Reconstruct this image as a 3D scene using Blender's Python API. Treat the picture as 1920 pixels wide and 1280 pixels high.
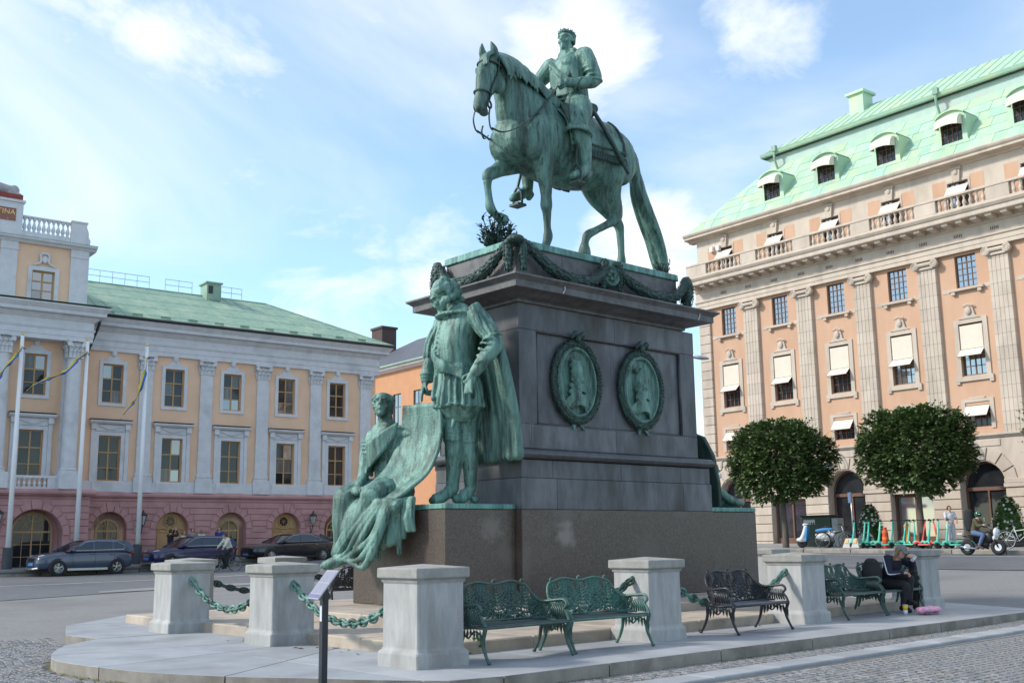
import bpy, bmesh, math, random
from math import sin, cos, pi, radians, sqrt, atan2
from mathutils import Vector, Matrix, Euler, noise as mnoise
random.seed(7)
S = bpy.context.scene
for o in list(bpy.data.objects): bpy.data.objects.remove(o)
COL = S.collection

# ---------------------------------------------------------------- camera
CAM_H = 1.53
hd, pit, rol = radians(-48.183), radians(10.372), radians(-0.778)
Fv = Vector((sin(hd)*cos(pit), cos(hd)*cos(pit), sin(pit)))
r0 = Vector((cos(hd), -sin(hd), 0)); u0 = r0.cross(Fv)
Rv = r0*cos(rol) + u0*sin(rol); Uv = -r0*sin(rol) + u0*cos(rol)
cd = bpy.data.cameras.new('camera'); cam = bpy.data.objects.new('camera', cd); COL.objects.link(cam)
cd.sensor_width = 36; cd.lens = 2034/1920*36; cd.clip_start = .1; cd.clip_end = 3000
cam.matrix_world = Matrix(((Rv.x, Uv.x, -Fv.x, 0), (Rv.y, Uv.y, -Fv.y, 0), (Rv.z, Uv.z, -Fv.z, CAM_H), (0, 0, 0, 1)))
S.camera = cam

# ---------------------------------------------------------------- light
SUN_AZ, SUN_EL = radians(218), radians(36)
W = bpy.data.worlds.new('World'); S.world = W; W.use_nodes = True
wn = W.node_tree; wn.nodes.clear()
def wnode(t, **k):
    n = wn.nodes.new(t)
    for a, b in k.items(): setattr(n, a, b)
    return n
sky = wnode('ShaderNodeTexSky', sky_type='NISHITA', sun_disc=False, sun_elevation=SUN_EL, sun_rotation=SUN_AZ, altitude=20, air_density=1.0, dust_density=.25, ozone_density=1.0)
tc = wnode('ShaderNodeTexCoord')
# a cloud layer: directions projected on a flat layer high above, so that clouds flatten towards the horizon
sep = wnode('ShaderNodeSeparateXYZ'); wn.links.new(tc.outputs['Generated'], sep.inputs[0])
def wmath(op, a, b=None, clamp=False):
    n = wnode('ShaderNodeMath', operation=op); n.use_clamp = clamp
    for i, q in enumerate((a, b)):
        if q is None: continue
        if isinstance(q, (int, float)): n.inputs[i].default_value = q
        else: wn.links.new(q, n.inputs[i])
    return n.outputs[0]
zz = wmath('ADD', wmath('MAXIMUM', sep.outputs[2], 0.0), 0.22)
comb = wnode('ShaderNodeCombineXYZ')
wn.links.new(wmath('DIVIDE', sep.outputs[0], zz), comb.inputs[0]); wn.links.new(wmath('DIVIDE', sep.outputs[1], zz), comb.inputs[1])
def wnoise(scale, detail, rough, dist, off):
    m = wnode('ShaderNodeMapping'); m.inputs['Location'].default_value = off
    wn.links.new(comb.outputs[0], m.inputs[0])
    n = wnode('ShaderNodeTexNoise'); n.inputs['Scale'].default_value = scale; n.inputs['Detail'].default_value = detail
    n.inputs['Roughness'].default_value = rough; n.inputs['Distortion'].default_value = dist
    wn.links.new(m.outputs[0], n.inputs['Vector']); return n.outputs['Fac']
def wsmooth(v, a, b):
    n = wnode('ShaderNodeMapRange', interpolation_type='SMOOTHERSTEP'); wn.links.new(v, n.inputs[0])
    n.inputs[1].default_value = a; n.inputs[2].default_value = b; return n.outputs[0]
fine = wnoise(3.1, 9, .62, .35, (3.1, 1.7, 0))
broad = wnoise(.9, 6, .55, .6, (31.7, 9.4, 0))
# a few cumulus heaps seen over the square, given by their direction and angular size; ragged by the noise
heaps = [(-43.8, 25.3, 0.105, 1.0), (-46.4, 26.3, 0.07, 0.8), (-41.3, 26.0, 0.06, 0.8), (-40.3, 14.9, 0.085, 1.0), (-42.6, 15.8, 0.05, 0.7), (-34.0, 26.4, 0.09, 0.85), (-51.9, 14.9, 0.075, 0.7), (-62.2, 26.5, 0.18, 0.45), (-55.8, 26.7, 0.12, 0.42), (-67.9, 23.9, 0.07, 0.55), (-58.8, 15.0, 0.06, 0.5), (-57.9, 13.1, 0.14, 0.55), (-73.4, 24.4, 0.14, 0.5), (-63.6, 19.4, 0.12, 0.35)]      # azimuth, elevation, angular size, weight
acc = None
for az, el, rad, amp in heaps:
    d = (sin(radians(az))*cos(radians(el)), cos(radians(az))*cos(radians(el)), sin(radians(el)))
    vs = wnode('ShaderNodeVectorMath', operation='DISTANCE'); vs.inputs[1].default_value = d
    wn.links.new(tc.outputs['Generated'], vs.inputs[0])
    g = wsmooth(vs.outputs['Value'], rad*1.25, 0.0); g = wmath('MULTIPLY', g, amp)
    acc = g if acc is None else wmath('MAXIMUM', acc, g)
dens = wmath('ADD', wmath('MULTIPLY', acc, .46), fine)
heap = wsmooth(dens, .52, 1.02)
wisp = wmath('MULTIPLY', wsmooth(broad, .36, .70), .68)
veil = wmath('MAXIMUM', heap, wmath('ADD', wisp, .12))
mixc = wnode('ShaderNodeMix', data_type='RGBA'); wn.links.new(veil, mixc.inputs['Factor'])
tint = wnode('ShaderNodeMix', data_type='RGBA', blend_type='MULTIPLY'); tint.inputs['Factor'].default_value = 1; tint.inputs['B'].default_value = (.84, 1.0, 1.04, 1); wn.links.new(sky.outputs[0], tint.inputs['A'])
wn.links.new(tint.outputs['Result'], mixc.inputs['A']); mixc.inputs['B'].default_value = (4.3, 4.5, 4.7, 1)
bg = wnode('ShaderNodeBackground'); wn.links.new(mixc.outputs['Result'], bg.inputs[0]); bg.inputs[1].default_value = .15
wo = wnode('ShaderNodeOutputWorld'); wn.links.new(bg.outputs[0], wo.inputs[0])
sl = bpy.data.lights.new('sun', 'SUN'); sun = bpy.data.objects.new('sun', sl); COL.objects.link(sun)
sl.energy = 2.3; sl.angle = radians(7); sl.color = (1, .93, .82)
sd = Vector((sin(SUN_AZ)*cos(SUN_EL), cos(SUN_AZ)*cos(SUN_EL), sin(SUN_EL)))
sun.rotation_euler = sd.to_track_quat('Z', 'Y').to_euler(); sun.location = sd*120
S.view_settings.view_transform = 'Standard'; S.view_settings.look = 'None'; S.view_settings.exposure = 0.8; S.view_settings.gamma = 1
S.render.engine = 'CYCLES'

# ---------------------------------------------------------------- helpers
def lin(c): return tuple(((v/12.92) if v <= .04045 else ((v+.055)/1.055)**2.4) for v in c)
MATS = {}
def mat(name, c1, c2=None, rough=.7, scale=6.0, bump=0.0, bscale=40.0, metal=0.0, stretch=(1, 1, 1), c3=None, s3=1.2, spec=.5, rnd=0.0, lo=.35, hi=.65, l3=.5, h3=.72, coat=0.0, detail=5):
    """procedural surface: two colours mixed by noise, an optional third in larger patches, relief, and a per-object shade"""
    if name in MATS: return MATS[name]
    m = bpy.data.materials.new(name); m.use_nodes = True; nt = m.node_tree; N = nt.nodes; L = nt.links
    b = N['Principled BSDF']; b.inputs['Roughness'].default_value = rough; b.inputs['Metallic'].default_value = metal
    b.inputs['Specular IOR Level'].default_value = spec; b.inputs['Coat Weight'].default_value = coat
    geo = N.new('ShaderNodeNewGeometry'); mp = N.new('ShaderNodeMapping'); mp.inputs['Scale'].default_value = stretch
    L.new(geo.outputs['Position'], mp.inputs[0])
    c2 = c2 or tuple(v*.75 for v in c1)
    def nz(s, d=detail, r=.6):
        n = N.new('ShaderNodeTexNoise'); n.inputs['Scale'].default_value = s; n.inputs['Detail'].default_value = d; n.inputs['Roughness'].default_value = r
        L.new(mp.outputs[0], n.inputs['Vector']); return n.outputs['Fac']
    def ramp(v, a, z):
        r = N.new('ShaderNodeMapRange'); r.inputs[1].default_value = a; r.inputs[2].default_value = z; L.new(v, r.inputs[0]); return r.outputs[0]
    def mix(f, a, z):
        x = N.new('ShaderNodeMix'); x.data_type = 'RGBA'
        if isinstance(f, float): x.inputs['Factor'].default_value = f
        else: L.new(f, x.inputs['Factor'])
        for k, q in (('A', a), ('B', z)):
            if isinstance(q, tuple): x.inputs[k].default_value = (*q, 1)
            else: L.new(q, x.inputs[k])
        return x.outputs['Result']
    c = mix(ramp(nz(scale), lo, hi), c1, c2)
    if c3: c = mix(ramp(nz(s3, 4, .55), l3, h3), c, c3)
    if rnd:
        oi = N.new('ShaderNodeObjectInfo'); hs = N.new('ShaderNodeHueSaturation')
        L.new(ramp2(N, L, oi.outputs['Random'], 1-rnd, 1+rnd), hs.inputs['Value']); L.new(c, hs.inputs['Color']); c = hs.outputs['Color']
    L.new(c, b.inputs['Base Color'])
    if bump:
        bp = N.new('ShaderNodeBump'); bp.inputs['Strength'].default_value = bump; bp.inputs['Distance'].default_value = .02
        L.new(nz(bscale, 6, .65), bp.inputs['Height']); L.new(bp.outputs[0], b.inputs['Normal'])
    MATS[name] = m; return m
def ramp2(N, L, v, a, z):
    r = N.new('ShaderNodeMapRange'); r.inputs[3].default_value = a; r.inputs[4].default_value = z; L.new(v, r.inputs[0]); return r.outputs[0]

class MB:
    """collects shapes and links them as one mesh object"""
    def __init__(s): s.v = []; s.f = []
    def add(s, vs, fs):
        o = len(s.v); s.v += [tuple(v) for v in vs]; s.f += [tuple(i+o for i in f) for f in fs]; return s
    def box(s, x0, x1, y0, y1, z0, z1, tx=0, ty=0):
        """tx, ty shrink the top"""
        return s.add([(x0, y0, z0), (x1, y0, z0), (x1, y1, z0), (x0, y1, z0), (x0+tx, y0+ty, z1), (x1-tx, y0+ty, z1), (x1-tx, y1-ty, z1), (x0+tx, y1-ty, z1)],
                     [(3, 2, 1, 0), (4, 5, 6, 7), (0, 1, 5, 4), (1, 2, 6, 5), (2, 3, 7, 6), (3, 0, 4, 7)])
    def cbox(s, c, h, ch=.01):
        """box with chamfered top edge"""
        (x, y, z), (a, b, d) = c, h
        s.add([(x-a, y-b, z-d), (x+a, y-b, z-d), (x+a, y+b, z-d), (x-a, y+b, z-d), (x-a, y-b, z+d-ch), (x+a, y-b, z+d-ch), (x+a, y+b, z+d-ch), (x-a, y+b, z+d-ch),
               (x-a+ch, y-b+ch, z+d), (x+a-ch, y-b+ch, z+d), (x+a-ch, y+b-ch, z+d), (x-a+ch, y+b-ch, z+d)],
              [(3, 2, 1, 0), (0, 1, 5, 4), (1, 2, 6, 5), (2, 3, 7, 6), (3, 0, 4, 7), (4, 5, 9, 8), (5, 6, 10, 9), (6, 7, 11, 10), (7, 4, 8, 11), (8, 9, 10, 11)]); return s
    def obox(s, c, A, B, C):
        c, A, B, C = map(Vector, (c, A, B, C))
        return s.add([c-A-B-C, c+A-B-C, c+A+B-C, c-A+B-C, c-A-B+C, c+A-B+C, c+A+B+C, c-A+B+C],
                     [(3, 2, 1, 0), (4, 5, 6, 7), (0, 1, 5, 4), (1, 2, 6, 5), (2, 3, 7, 6), (3, 0, 4, 7)])
    def prism(s, poly, a0, a1, axis='x'):
        """closed 2d outline swept along an axis; axis x takes (y,z), y takes (x,z), z takes (x,y)"""
        n = len(poly); P = {'x': lambda p, a: (a, p[0], p[1]), 'y': lambda p, a: (p[0], a, p[1]), 'z': lambda p, a: (p[0], p[1], a)}[axis]
        return s.add([P(p, a0) for p in poly]+[P(p, a1) for p in poly], [tuple(range(n-1, -1, -1)), tuple(range(n, 2*n))]+[(i, (i+1) % n, (i+1) % n+n, i+n) for i in range(n)])
    def tube(s, pts, rad, n=8, closed=False, caps=True, flat=None, up=None):
        pts = [Vector(p) for p in pts]; m = len(pts); rad = rad if isinstance(rad, (list, tuple)) else [rad]*m
        vs = []; fs = []; pu = None
        for i, p in enumerate(pts):
            a = pts[(i-1) % m] if (closed or i > 0) else p; b = pts[(i+1) % m] if (closed or i < m-1) else p
            t = (b-a)
            if t.length < 1e-9: t = Vector((0, 0, 1))
            t.normalize()
            ref = Vector(up) if up else (pu if pu else (Vector((0, 0, 1)) if abs(t.z) < .9 else Vector((1, 0, 0))))
            u = ref - t*ref.dot(t)
            if u.length < 1e-6: u = t.orthogonal()
            u.normalize(); w = t.cross(u); pu = u
            r = rad[i]; ra, rb = (r if isinstance(r, (list, tuple)) else (r, r if flat is None else r*flat))
            vs += [p + w*(ra*cos(2*pi*k/n)) + u*(rb*sin(2*pi*k/n)) for k in range(n)]
        for i in range(m if closed else m-1):
            j = (i+1) % m
            fs += [(i*n+k, i*n+(k+1) % n, j*n+(k+1) % n, j*n+k) for k in range(n)]
        if caps and not closed:
            fs += [tuple(range(n-1, -1, -1)), tuple(range((m-1)*n, m*n))]
        return s.add(vs, fs)
    def lathe(s, prof, n=12, c=(0, 0, 0), M=None, a0=0, a1=2*pi):
        full = abs(a1-a0-2*pi) < 1e-6; k = n if full else n+1; c = Vector(c); vs = []
        for r, z in prof:
            for i in range(k):
                a = a0+(a1-a0)*i/n; p = Vector((r*cos(a), r*sin(a), z)); vs.append(c+(M @ p if M else p))
        fs = []
        for j in range(len(prof)-1):
            for i in range(n):
                i2 = (i+1) % k; fs.append((j*k+i, j*k+i2, (j+1)*k+i2, (j+1)*k+i))
        if full:
            if prof[0][0] > 1e-6: fs.append(tuple(range(k-1, -1, -1)))
            if prof[-1][0] > 1e-6: fs.append(tuple((len(prof)-1)*k+i for i in range(k)))
        return s.add(vs, fs)
    def ell(s, c, r, M=None, n=14, m=9):
        prof = [(max(cos(-pi/2+pi*j/m), 1e-4), sin(-pi/2+pi*j/m)) for j in range(m+1)]
        r = r if isinstance(r, (tuple, list)) else (r, r, r); D = Matrix.Diagonal(Vector(r))
        return s.lathe(prof, n, c, (M @ D) if M else D)
    def xf(s, Mx, i0=0):
        s.v[i0:] = [tuple(Mx @ Vector(v)) for v in s.v[i0:]]; return s
    def mesh(s, name, m=None, smooth=False):
        me = bpy.data.meshes.new(name); me.from_pydata(s.v, [], s.f)
        if m: me.materials.append(m)
        if smooth: me.shade_smooth()
        me.update(); return me
    def build(s, name, m=None, parent=None, smooth=False, bevel=0, fix=False, loc=None, angle=None):
        me = s.mesh(name, m)
        if fix:
            b = bmesh.new(); b.from_mesh(me); bmesh.ops.recalc_face_normals(b, faces=b.faces); b.to_mesh(me); b.free()
        if smooth:
            if angle:
                me.shade_smooth(); me.set_sharp_from_angle(angle=radians(angle))
            else: me.shade_smooth()
        o = bpy.data.objects.new(name, me); COL.objects.link(o)
        if parent: o.parent = parent
        if loc: o.location = loc
        if bevel:
            md = o.modifiers.new('bevel', 'BEVEL'); md.width = bevel; md.segments = 1; md.limit_method = 'ANGLE'
        return o
def inst(name, me, parent=None, loc=(0, 0, 0), rot=(0, 0, 0), sc=(1, 1, 1)):
    o = bpy.data.objects.new(name, me); COL.objects.link(o); o.parent = parent
    o.location = loc; o.rotation_euler = rot; o.scale = sc; return o
def thing(name, label, cat, loc=(0, 0, 0), rz=0, group=None):
    o = bpy.data.objects.new(name, None); COL.objects.link(o); o.empty_display_size = .3
    o.location = loc; o.rotation_euler = (0, 0, rz); return tag(o, label, cat, group)
def tag(o, label, cat, group=None):
    o['label'] = label; o['category'] = cat
    if group: o['group'] = group
    return o
def struct(o, kind='structure'): o['kind'] = kind; return o
def copy_tree(o, parent=None):
    c = o.copy(); COL.objects.link(c)
    if parent: c.parent = parent
    for ch in list(o.children): copy_tree(ch, c)
    return c
def catmull(pts, k=5):
    """smooth path through points; entries may carry radii as further numbers"""
    out = []; n = len(pts)
    for i in range(n-1):
        p0, p1, p2, p3 = pts[max(i-1, 0)], pts[i], pts[i+1], pts[min(i+2, n-1)]
        for j in range(k):
            t = j/k
            out.append(tuple(.5*(2*b+(c-a)*t+(2*a-5*b+4*c-d)*t*t+(3*b-a-3*c+d)*t**3) for a, b, c, d in zip(p0, p1, p2, p3)))
    out.append(tuple(pts[-1])); return out
class Sculpt(MB):
    """solid lumps fused into one continuous skin by a voxel remesh"""
    def limb(s, pts, n=14, k=5, up=None):
        """pts: (x,y,z,r) or (x,y,z,ra,rb) smooth tapered limb with round ends"""
        P = catmull(pts, k); q = [Vector(p[:3]) for p in P]; R = [p[3:] if len(p) > 4 else (p[3], p[3]) for p in P]
        def cap(i, d):
            out = []
            for a in (.94, .72, .4):
                out.append((q[i]+d*(min(R[i])*.92*sqrt(max(0, 1-a*a))), (R[i][0]*a, R[i][1]*a)))
            return out
        d0 = (q[0]-q[1]).normalized(); d1 = (q[-1]-q[-2]).normalized()
        seq = cap(0, d0)[::-1]+[(a, b) for a, b in zip(q, R)]+cap(-1, d1)
        return s.tube([a for a, b in seq], [tuple(b) for a, b in seq], n, up=up)
    def solid(s, name, m, parent=None, vox=.02, smooth=4, fac=.5, disp=None, sharp=None):
        me = bpy.data.meshes.new(name); me.from_pydata(s.v, [], s.f)
        b = bmesh.new(); b.from_mesh(me); bmesh.ops.recalc_face_normals(b, faces=b.faces); b.to_mesh(me); b.free()
        o = bpy.data.objects.new(name, me); COL.objects.link(o)
        r = o.modifiers.new('r', 'REMESH'); r.mode = 'VOXEL'; r.voxel_size = vox; r.use_smooth_shade = True
        if smooth: k = o.modifiers.new('s', 'SMOOTH'); k.factor = fac; k.iterations = smooth
        dg = bpy.context.evaluated_depsgraph_get(); dg.update()
        nm = bpy.data.meshes.new_from_object(o.evaluated_get(dg)); o.modifiers.clear()
        o.data = nm; nm.name = name; bpy.data.meshes.remove(me)
        nm.materials.clear()
        if m: nm.materials.append(m)
        if disp:
            nn = len(nm.vertices); nv_ = [0.0]*(3*nn); co = [0.0]*(3*nn); nm.vertices.foreach_get('normal', nv_); nm.vertices.foreach_get('co', co)
            for i in range(0, 3*nn, 3):
                d = disp(Vector(co[i:i+3])); co[i] += nv_[i]*d; co[i+1] += nv_[i+1]*d; co[i+2] += nv_[i+2]*d
            nm.vertices.foreach_set('co', co); nm.update()
        nm.shade_smooth()
        if parent: o.parent = parent
        return o
def rotm(ax=0, ay=0, az=0): return Euler((ax, ay, az)).to_matrix()
def smst(x, a, b):
    t = min(1, max(0, (x-a)/(b-a))); return t*t*(3-2*t)
def ground_z(E, N):
    """the square rises gently to the north and west"""
    def sp(x, w): return w*math.log1p(math.exp(min(40, x/w)))
    zz = .006*sp(-14-E, 1.5)+.042*sp(N-21, 1.5)-.030*sp(N-39, 1.5)
    return zz*smst(max(-13-E, 0)+max(N-14, 0), -1, 6)
# ================================================================ materials
M_plaza = mat('paving_far', (.175, .172, .170), (.225, .222, .22), .85, 14, .35, 55, c3=(.145, .14, .135), s3=.35, l3=.45, h3=.75)
M_sett = mat('granite_setts', (.15, .15, .155), (.235, .232, .23), .75, 9, .3, 90, c3=(.19, .17, .155), s3=2.0, rnd=.22)
M_joint = mat('sett_joints', (.085, .08, .07), (.13, .12, .10), .95, 20, .4, 60)
M_asph = mat('asphalt', (.105, .11, .12), (.135, .14, .15), .82, 3, .25, 160, c3=(.085, .09, .10), s3=.25)
M_asph2 = mat('asphalt_pale', (.20, .20, .20), (.24, .24, .235), .85, 3, .25, 120)
M_paint = mat('road_paint', (.62, .62, .60), (.45, .45, .44), .7, 5, .1, 60)
M_slab = mat('platform_slabs', (.265, .275, .295), (.335, .345, .36), .6, 1.6, .14, 70, c3=(.20, .205, .21), s3=1.1, l3=.5, h3=.8, rnd=.10, detail=9)
M_kerbside = mat('kerb_stone', (.30, .27, .235), (.22, .195, .165), .8, 3.5, .35, 45, c3=(.13, .115, .095), s3=2.0, rnd=.1)
M_step = mat('step_stone', (.46, .38, .30), (.36, .31, .26), .75, 3, .25, 50, c3=(.26, .22, .19), s3=1.4, rnd=.08)
M_post = mat('pale_granite', (.40, .395, .385), (.30, .30, .295), .75, 9, .3, 120, stretch=(1, 1, .30), c3=(.20, .19, .175), s3=2.0, l3=.52, h3=.78, detail=9, rnd=.07)
M_brown = mat('polished_brown_granite', (.050, .036, .030), (.105, .078, .064), .38, 30, .06, 120, c3=(.135, .112, .098), s3=.9, l3=.55, h3=.80, spec=.45)
def blotch(m, pos, rad, col, amt):
    """a pale rubbed patch of its own shape on the stone"""
    nt = m.node_tree; N = nt.nodes; L = nt.links; b = N['Principled BSDF']; src = b.inputs['Base Color'].links[0].from_socket
    g = N.new('ShaderNodeNewGeometry'); d = N.new('ShaderNodeVectorMath'); d.operation = 'DISTANCE'; d.inputs[1].default_value = pos; n = N.new('ShaderNodeTexNoise'); n.inputs['Scale'].default_value = 7; n.inputs['Detail'].default_value = 8; L.new(g.outputs['Position'], n.inputs['Vector']); L.new(g.outputs['Position'], d.inputs[0])
    a = N.new('ShaderNodeMath'); a.operation = 'MULTIPLY_ADD'; L.new(n.outputs['Fac'], a.inputs[0]); a.inputs[1].default_value = rad*1.6; L.new(d.outputs['Value'], a.inputs[2])
    r = N.new('ShaderNodeMapRange'); r.interpolation_type = 'SMOOTHSTEP'; r.inputs[1].default_value = rad*1.85; r.inputs[2].default_value = rad*1.05; r.inputs[4].default_value = amt; L.new(a.outputs[0], r.inputs[0])
    x = N.new('ShaderNodeMix'); x.data_type = 'RGBA'; L.new(r.outputs[0], x.inputs['Factor']); L.new(src, x.inputs['A']); x.inputs['B'].default_value = (*col, 1); L.new(x.outputs['Result'], b.inputs['Base Color'])
blotch(M_brown, (-14.25, 13.98, 1.62), .30, (.22, .20, .185), .75); blotch(M_brown, (-14.42, 12.35, 1.75), .30, (.19, .165, .15), .5); blotch(M_brown, (-14.25, 16.2, 1.2), .55, (.10, .085, .078), .5)
M_brown2 = mat('brown_granite_lit', (.15, .118, .10), (.23, .185, .155), .5, 42, .08, 120, c3=(.29, .24, .20), s3=1.3, l3=.5, h3=.9)
M_dark = mat('dark_granite', (.056, .058, .066), (.122, .125, .138), .5, 4, .15, 110, stretch=(1, 1, .35), c3=(.030, .026, .026), s3=1.1, l3=.5, h3=.66, rnd=.2, detail=9)
M_dark2 = mat('dark_granite_polished', (.045, .045, .05), (.075, .075, .082), .3, 7, .06, 110, c3=(.035, .03, .03), s3=1.3)
M_grey = mat('grey_granite', (.075, .074, .077), (.135, .132, .133), .6, 7, .15, 110, c3=(.15, .145, .15), s3=1.5, rnd=.08)
def bronze(name, light, mid, dark, seed=0.0, st=(2.0, 2.0, .30), rough=.52):
    m = bpy.data.materials.new(name); m.use_nodes = True; nt = m.node_tree; N = nt.nodes; L = nt.links
    b = N['Principled BSDF']; b.inputs['Roughness'].default_value = rough; b.inputs['Metallic'].default_value = .12
    geo = N.new('ShaderNodeNewGeometry'); mp = N.new('ShaderNodeMapping'); mp.inputs['Scale'].default_value = st; mp.inputs['Location'].default_value = (seed, seed*.7, 0)
    L.new(geo.outputs['Position'], mp.inputs[0])
    def nz(s, d, r, vec=None):
        n = N.new('ShaderNodeTexNoise'); n.inputs['Scale'].default_value = s; n.inputs['Detail'].default_value = d; n.inputs['Roughness'].default_value = r
        L.new(vec or mp.outputs[0], n.inputs['Vector']); return n.outputs['Fac']
    def rp(v, a, z):
        r = N.new('ShaderNodeMapRange'); r.inputs[1].default_value = a; r.inputs[2].default_value = z; L.new(v, r.inputs[0]); return r.outputs[0]
    def mx(f, a, z):
        x = N.new('ShaderNodeMix'); x.data_type = 'RGBA'; L.new(f, x.inputs['Factor'])
        for k, q in (('A', a), ('B', z)):
            if isinstance(q, tuple): x.inputs[k].default_value = (*q, 1)
            else: L.new(q, x.inputs[k])
        return x.outputs['Result']
    c = mx(rp(nz(2.6, 8, .68), .40, .62), light, mid)
    c = mx(rp(nz(5.5, 9, .76), .50, .67), c, dark)
    c = mx(rp(nz(1.0, 5, .65), .54, .72), c, (dark[0]*1.9, dark[1]*1.45, dark[2]*1.25))
    L.new(c, b.inputs['Base Color'])
    r = N.new('ShaderNodeMapRange'); r.inputs[3].default_value = rough-.14; r.inputs[4].default_value = rough+.14; L.new(nz(9, 5, .6), r.inputs[0]); L.new(r.outputs[0], b.inputs['Roughness'])
    bp = N.new('ShaderNodeBump'); bp.inputs['Strength'].default_value = .6; bp.inputs['Distance'].default_value = .025
    L.new(nz(26, 6, .65, geo.outputs['Position']), bp.inputs['Height']); L.new(bp.outputs[0], b.inputs['Normal'])
    return m
M_br = bronze('verdigris_bronze', (.138, .268, .226), (.046, .110, .093), (.012, .022, .020))
M_br2 = bronze('verdigris_bronze_pale', (.168, .318, .268), (.058, .140, .118), (.013, .024, .021), 5.0)
M_brd = bronze('verdigris_bronze_dark', (.045, .092, .078), (.027, .055, .048), (.011, .017, .016), 9.0)
M_brplate = bronze('verdigris_plate', (.165, .36, .31), (.075, .20, .175), (.022, .045, .042), 3.0, (3.2, 3.2, .25))

# ================================================================ ground
def axis(a, b, fine0, fine1, fs, cs):
    out = [a]
    while out[-1] < b:
        x = out[-1]; out.append(x+(fs if fine0 <= x <= fine1 else cs))
    return out
def sheet(name, xs, ys, off, m, clip=None):
    mb = MB(); idx = {}
    for i, x in enumerate(xs):
        for j, y in enumerate(ys): idx[i, j] = len(mb.v); mb.v.append((x, y, ground_z(x, y)+off))
    for i in range(len(xs)-1):
        for j in range(len(ys)-1): mb.f.append((idx[i, j], idx[i+1, j], idx[i+1, j+1], idx[i, j+1]))
    return mb.build(name, m, smooth=True)
ground = struct(sheet('ground', axis(-420, 300, -70, 10, 2, 35), axis(-200, 420, -5, 70, 2, 35), -.02, M_plaza))
def band(name, near, far, off, m, n=40, thick=.0):
    """a strip of road between two poly-lines that follows the lie of the ground"""
    def res(L):
        out = []
        for i in range(n+1):
            t = i/n*(len(L)-1); k = min(int(t), len(L)-2); f = t-k
            out.append((L[k][0]*(1-f)+L[k+1][0]*f, L[k][1]*(1-f)+L[k+1][1]*f))
        return out
    A, B = res(near), res(far); mb = MB(); w = 8
    for a, b in zip(A, B):
        for k in range(w+1):
            x = a[0]+(b[0]-a[0])*k/w; y = a[1]+(b[1]-a[1])*k/w; mb.v.append((x, y, ground_z(x, y)+off))
    for i in range(n):
        for k in range(w):
            q = i*(w+1)+k; mb.f.append((q, q+w+1, q+w+2, q+1))
    o = mb.build(name, m, smooth=True, fix=True)
    return o
struct(band('road_west', [(-27, -20), (-31.9, 9.7), (-34.3, 15), (-34.9, 20), (-34.3, 32.2), (-36, 41)], [(-53, -20), (-52.7, 9.7), (-52.4, 15), (-52.1, 20), (-51.2, 32.2), (-50.5, 41)], -.008, M_asph))
struct(band('road_north', [(-52, 32.1), (-34, 32.2), (-22.5, 32.2), (-14, 32.4), (10, 32.4), (60, 33)], [(-52, 41.8), (-34, 41.4), (-22.5, 41.0), (-14, 40.7), (10, 40), (60, 39)], -.002, M_asph, 60))
struct(band('white_line', [(-40.9, 0), (-41.3, 12.3), (-42.1, 18.7), (-41.9, 22.8), (-41.2, 27)], [(-41.08, 0), (-41.48, 12.3), (-42.28, 18.7), (-42.08, 22.8), (-41.38, 27)], .006, M_paint))
struct(band('white_line', [(-30, 39.0), (-22.5, 38.7), (-14, 38.4), (10, 38)], [(-30, 39.16), (-22.5, 38.86), (-14, 38.56), (10, 38.16)], .008, M_paint))
struct(band('asphalt_patch', [(-34.6, 13.4), (-35.9, 15.6), (-36.4, 17.6), (-36.2, 20)], [(-33.8, 13.2), (-34.2, 15.4), (-34.6, 17.4), (-34.6, 20)], .002, M_asph2))
def raised(name, near, far, h, m, n=30):
    o = band(name, near, far, h, m, n); md = o.modifiers.new('t', 'SOLIDIFY'); md.thickness = h+.05; md.offset = -1
    return struct(o)
raised('pavement_west', [(-52.65, -20), (-52.35, 9.7), (-52.05, 15), (-51.75, 20), (-50.9, 32), (-50.5, 39)], [(-58, -20), (-58, 9.7), (-58, 15), (-57.6, 20), (-56.4, 32), (-55, 39)], .12, M_plaza)
raised('pavement_north', [(-46, 41.9), (-34, 41.4), (-22.5, 41.0), (-14, 40.7), (10, 40), (40, 39.5)], [(-46, 53), (-34, 52.5), (-22.5, 51.5), (-14, 51), (10, 50), (40, 48)], .12, mat('pavement_slabs', (.30, .29, .28), (.25, .245, .24), .85, 3, .2, 50))
# kerb stones of both pavements
mk = MB().cbox((0, 0, 0), (.98, .14, .09), .02).mesh('kerb_stone', M_kerbside)
def kerb_run(parent, L):
    for a, b in zip(L, L[1:]):
        d = Vector((b[0]-a[0], b[1]-a[1], 0)); n = max(1, int(d.length/2)); 
        for i in range(n):
            p = Vector((a[0], a[1], 0))+d*((i+.5)/n)
            inst('kerb_stone', mk, parent, (p.x, p.y, ground_z(p.x, p.y)+.055), (0, 0, atan2(d.y, d.x)), (d.length/n/2, 1, 1))
kerb_run(bpy.data.objects['pavement_west'], [(-52.2, 6), (-52.2, 15), (-51.9, 20), (-51.05, 32)])
kerb_run(bpy.data.objects['pavement_north'], [(-34, 41.25), (-22.5, 40.85), (-14, 40.55), (-8, 40.2)])

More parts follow.
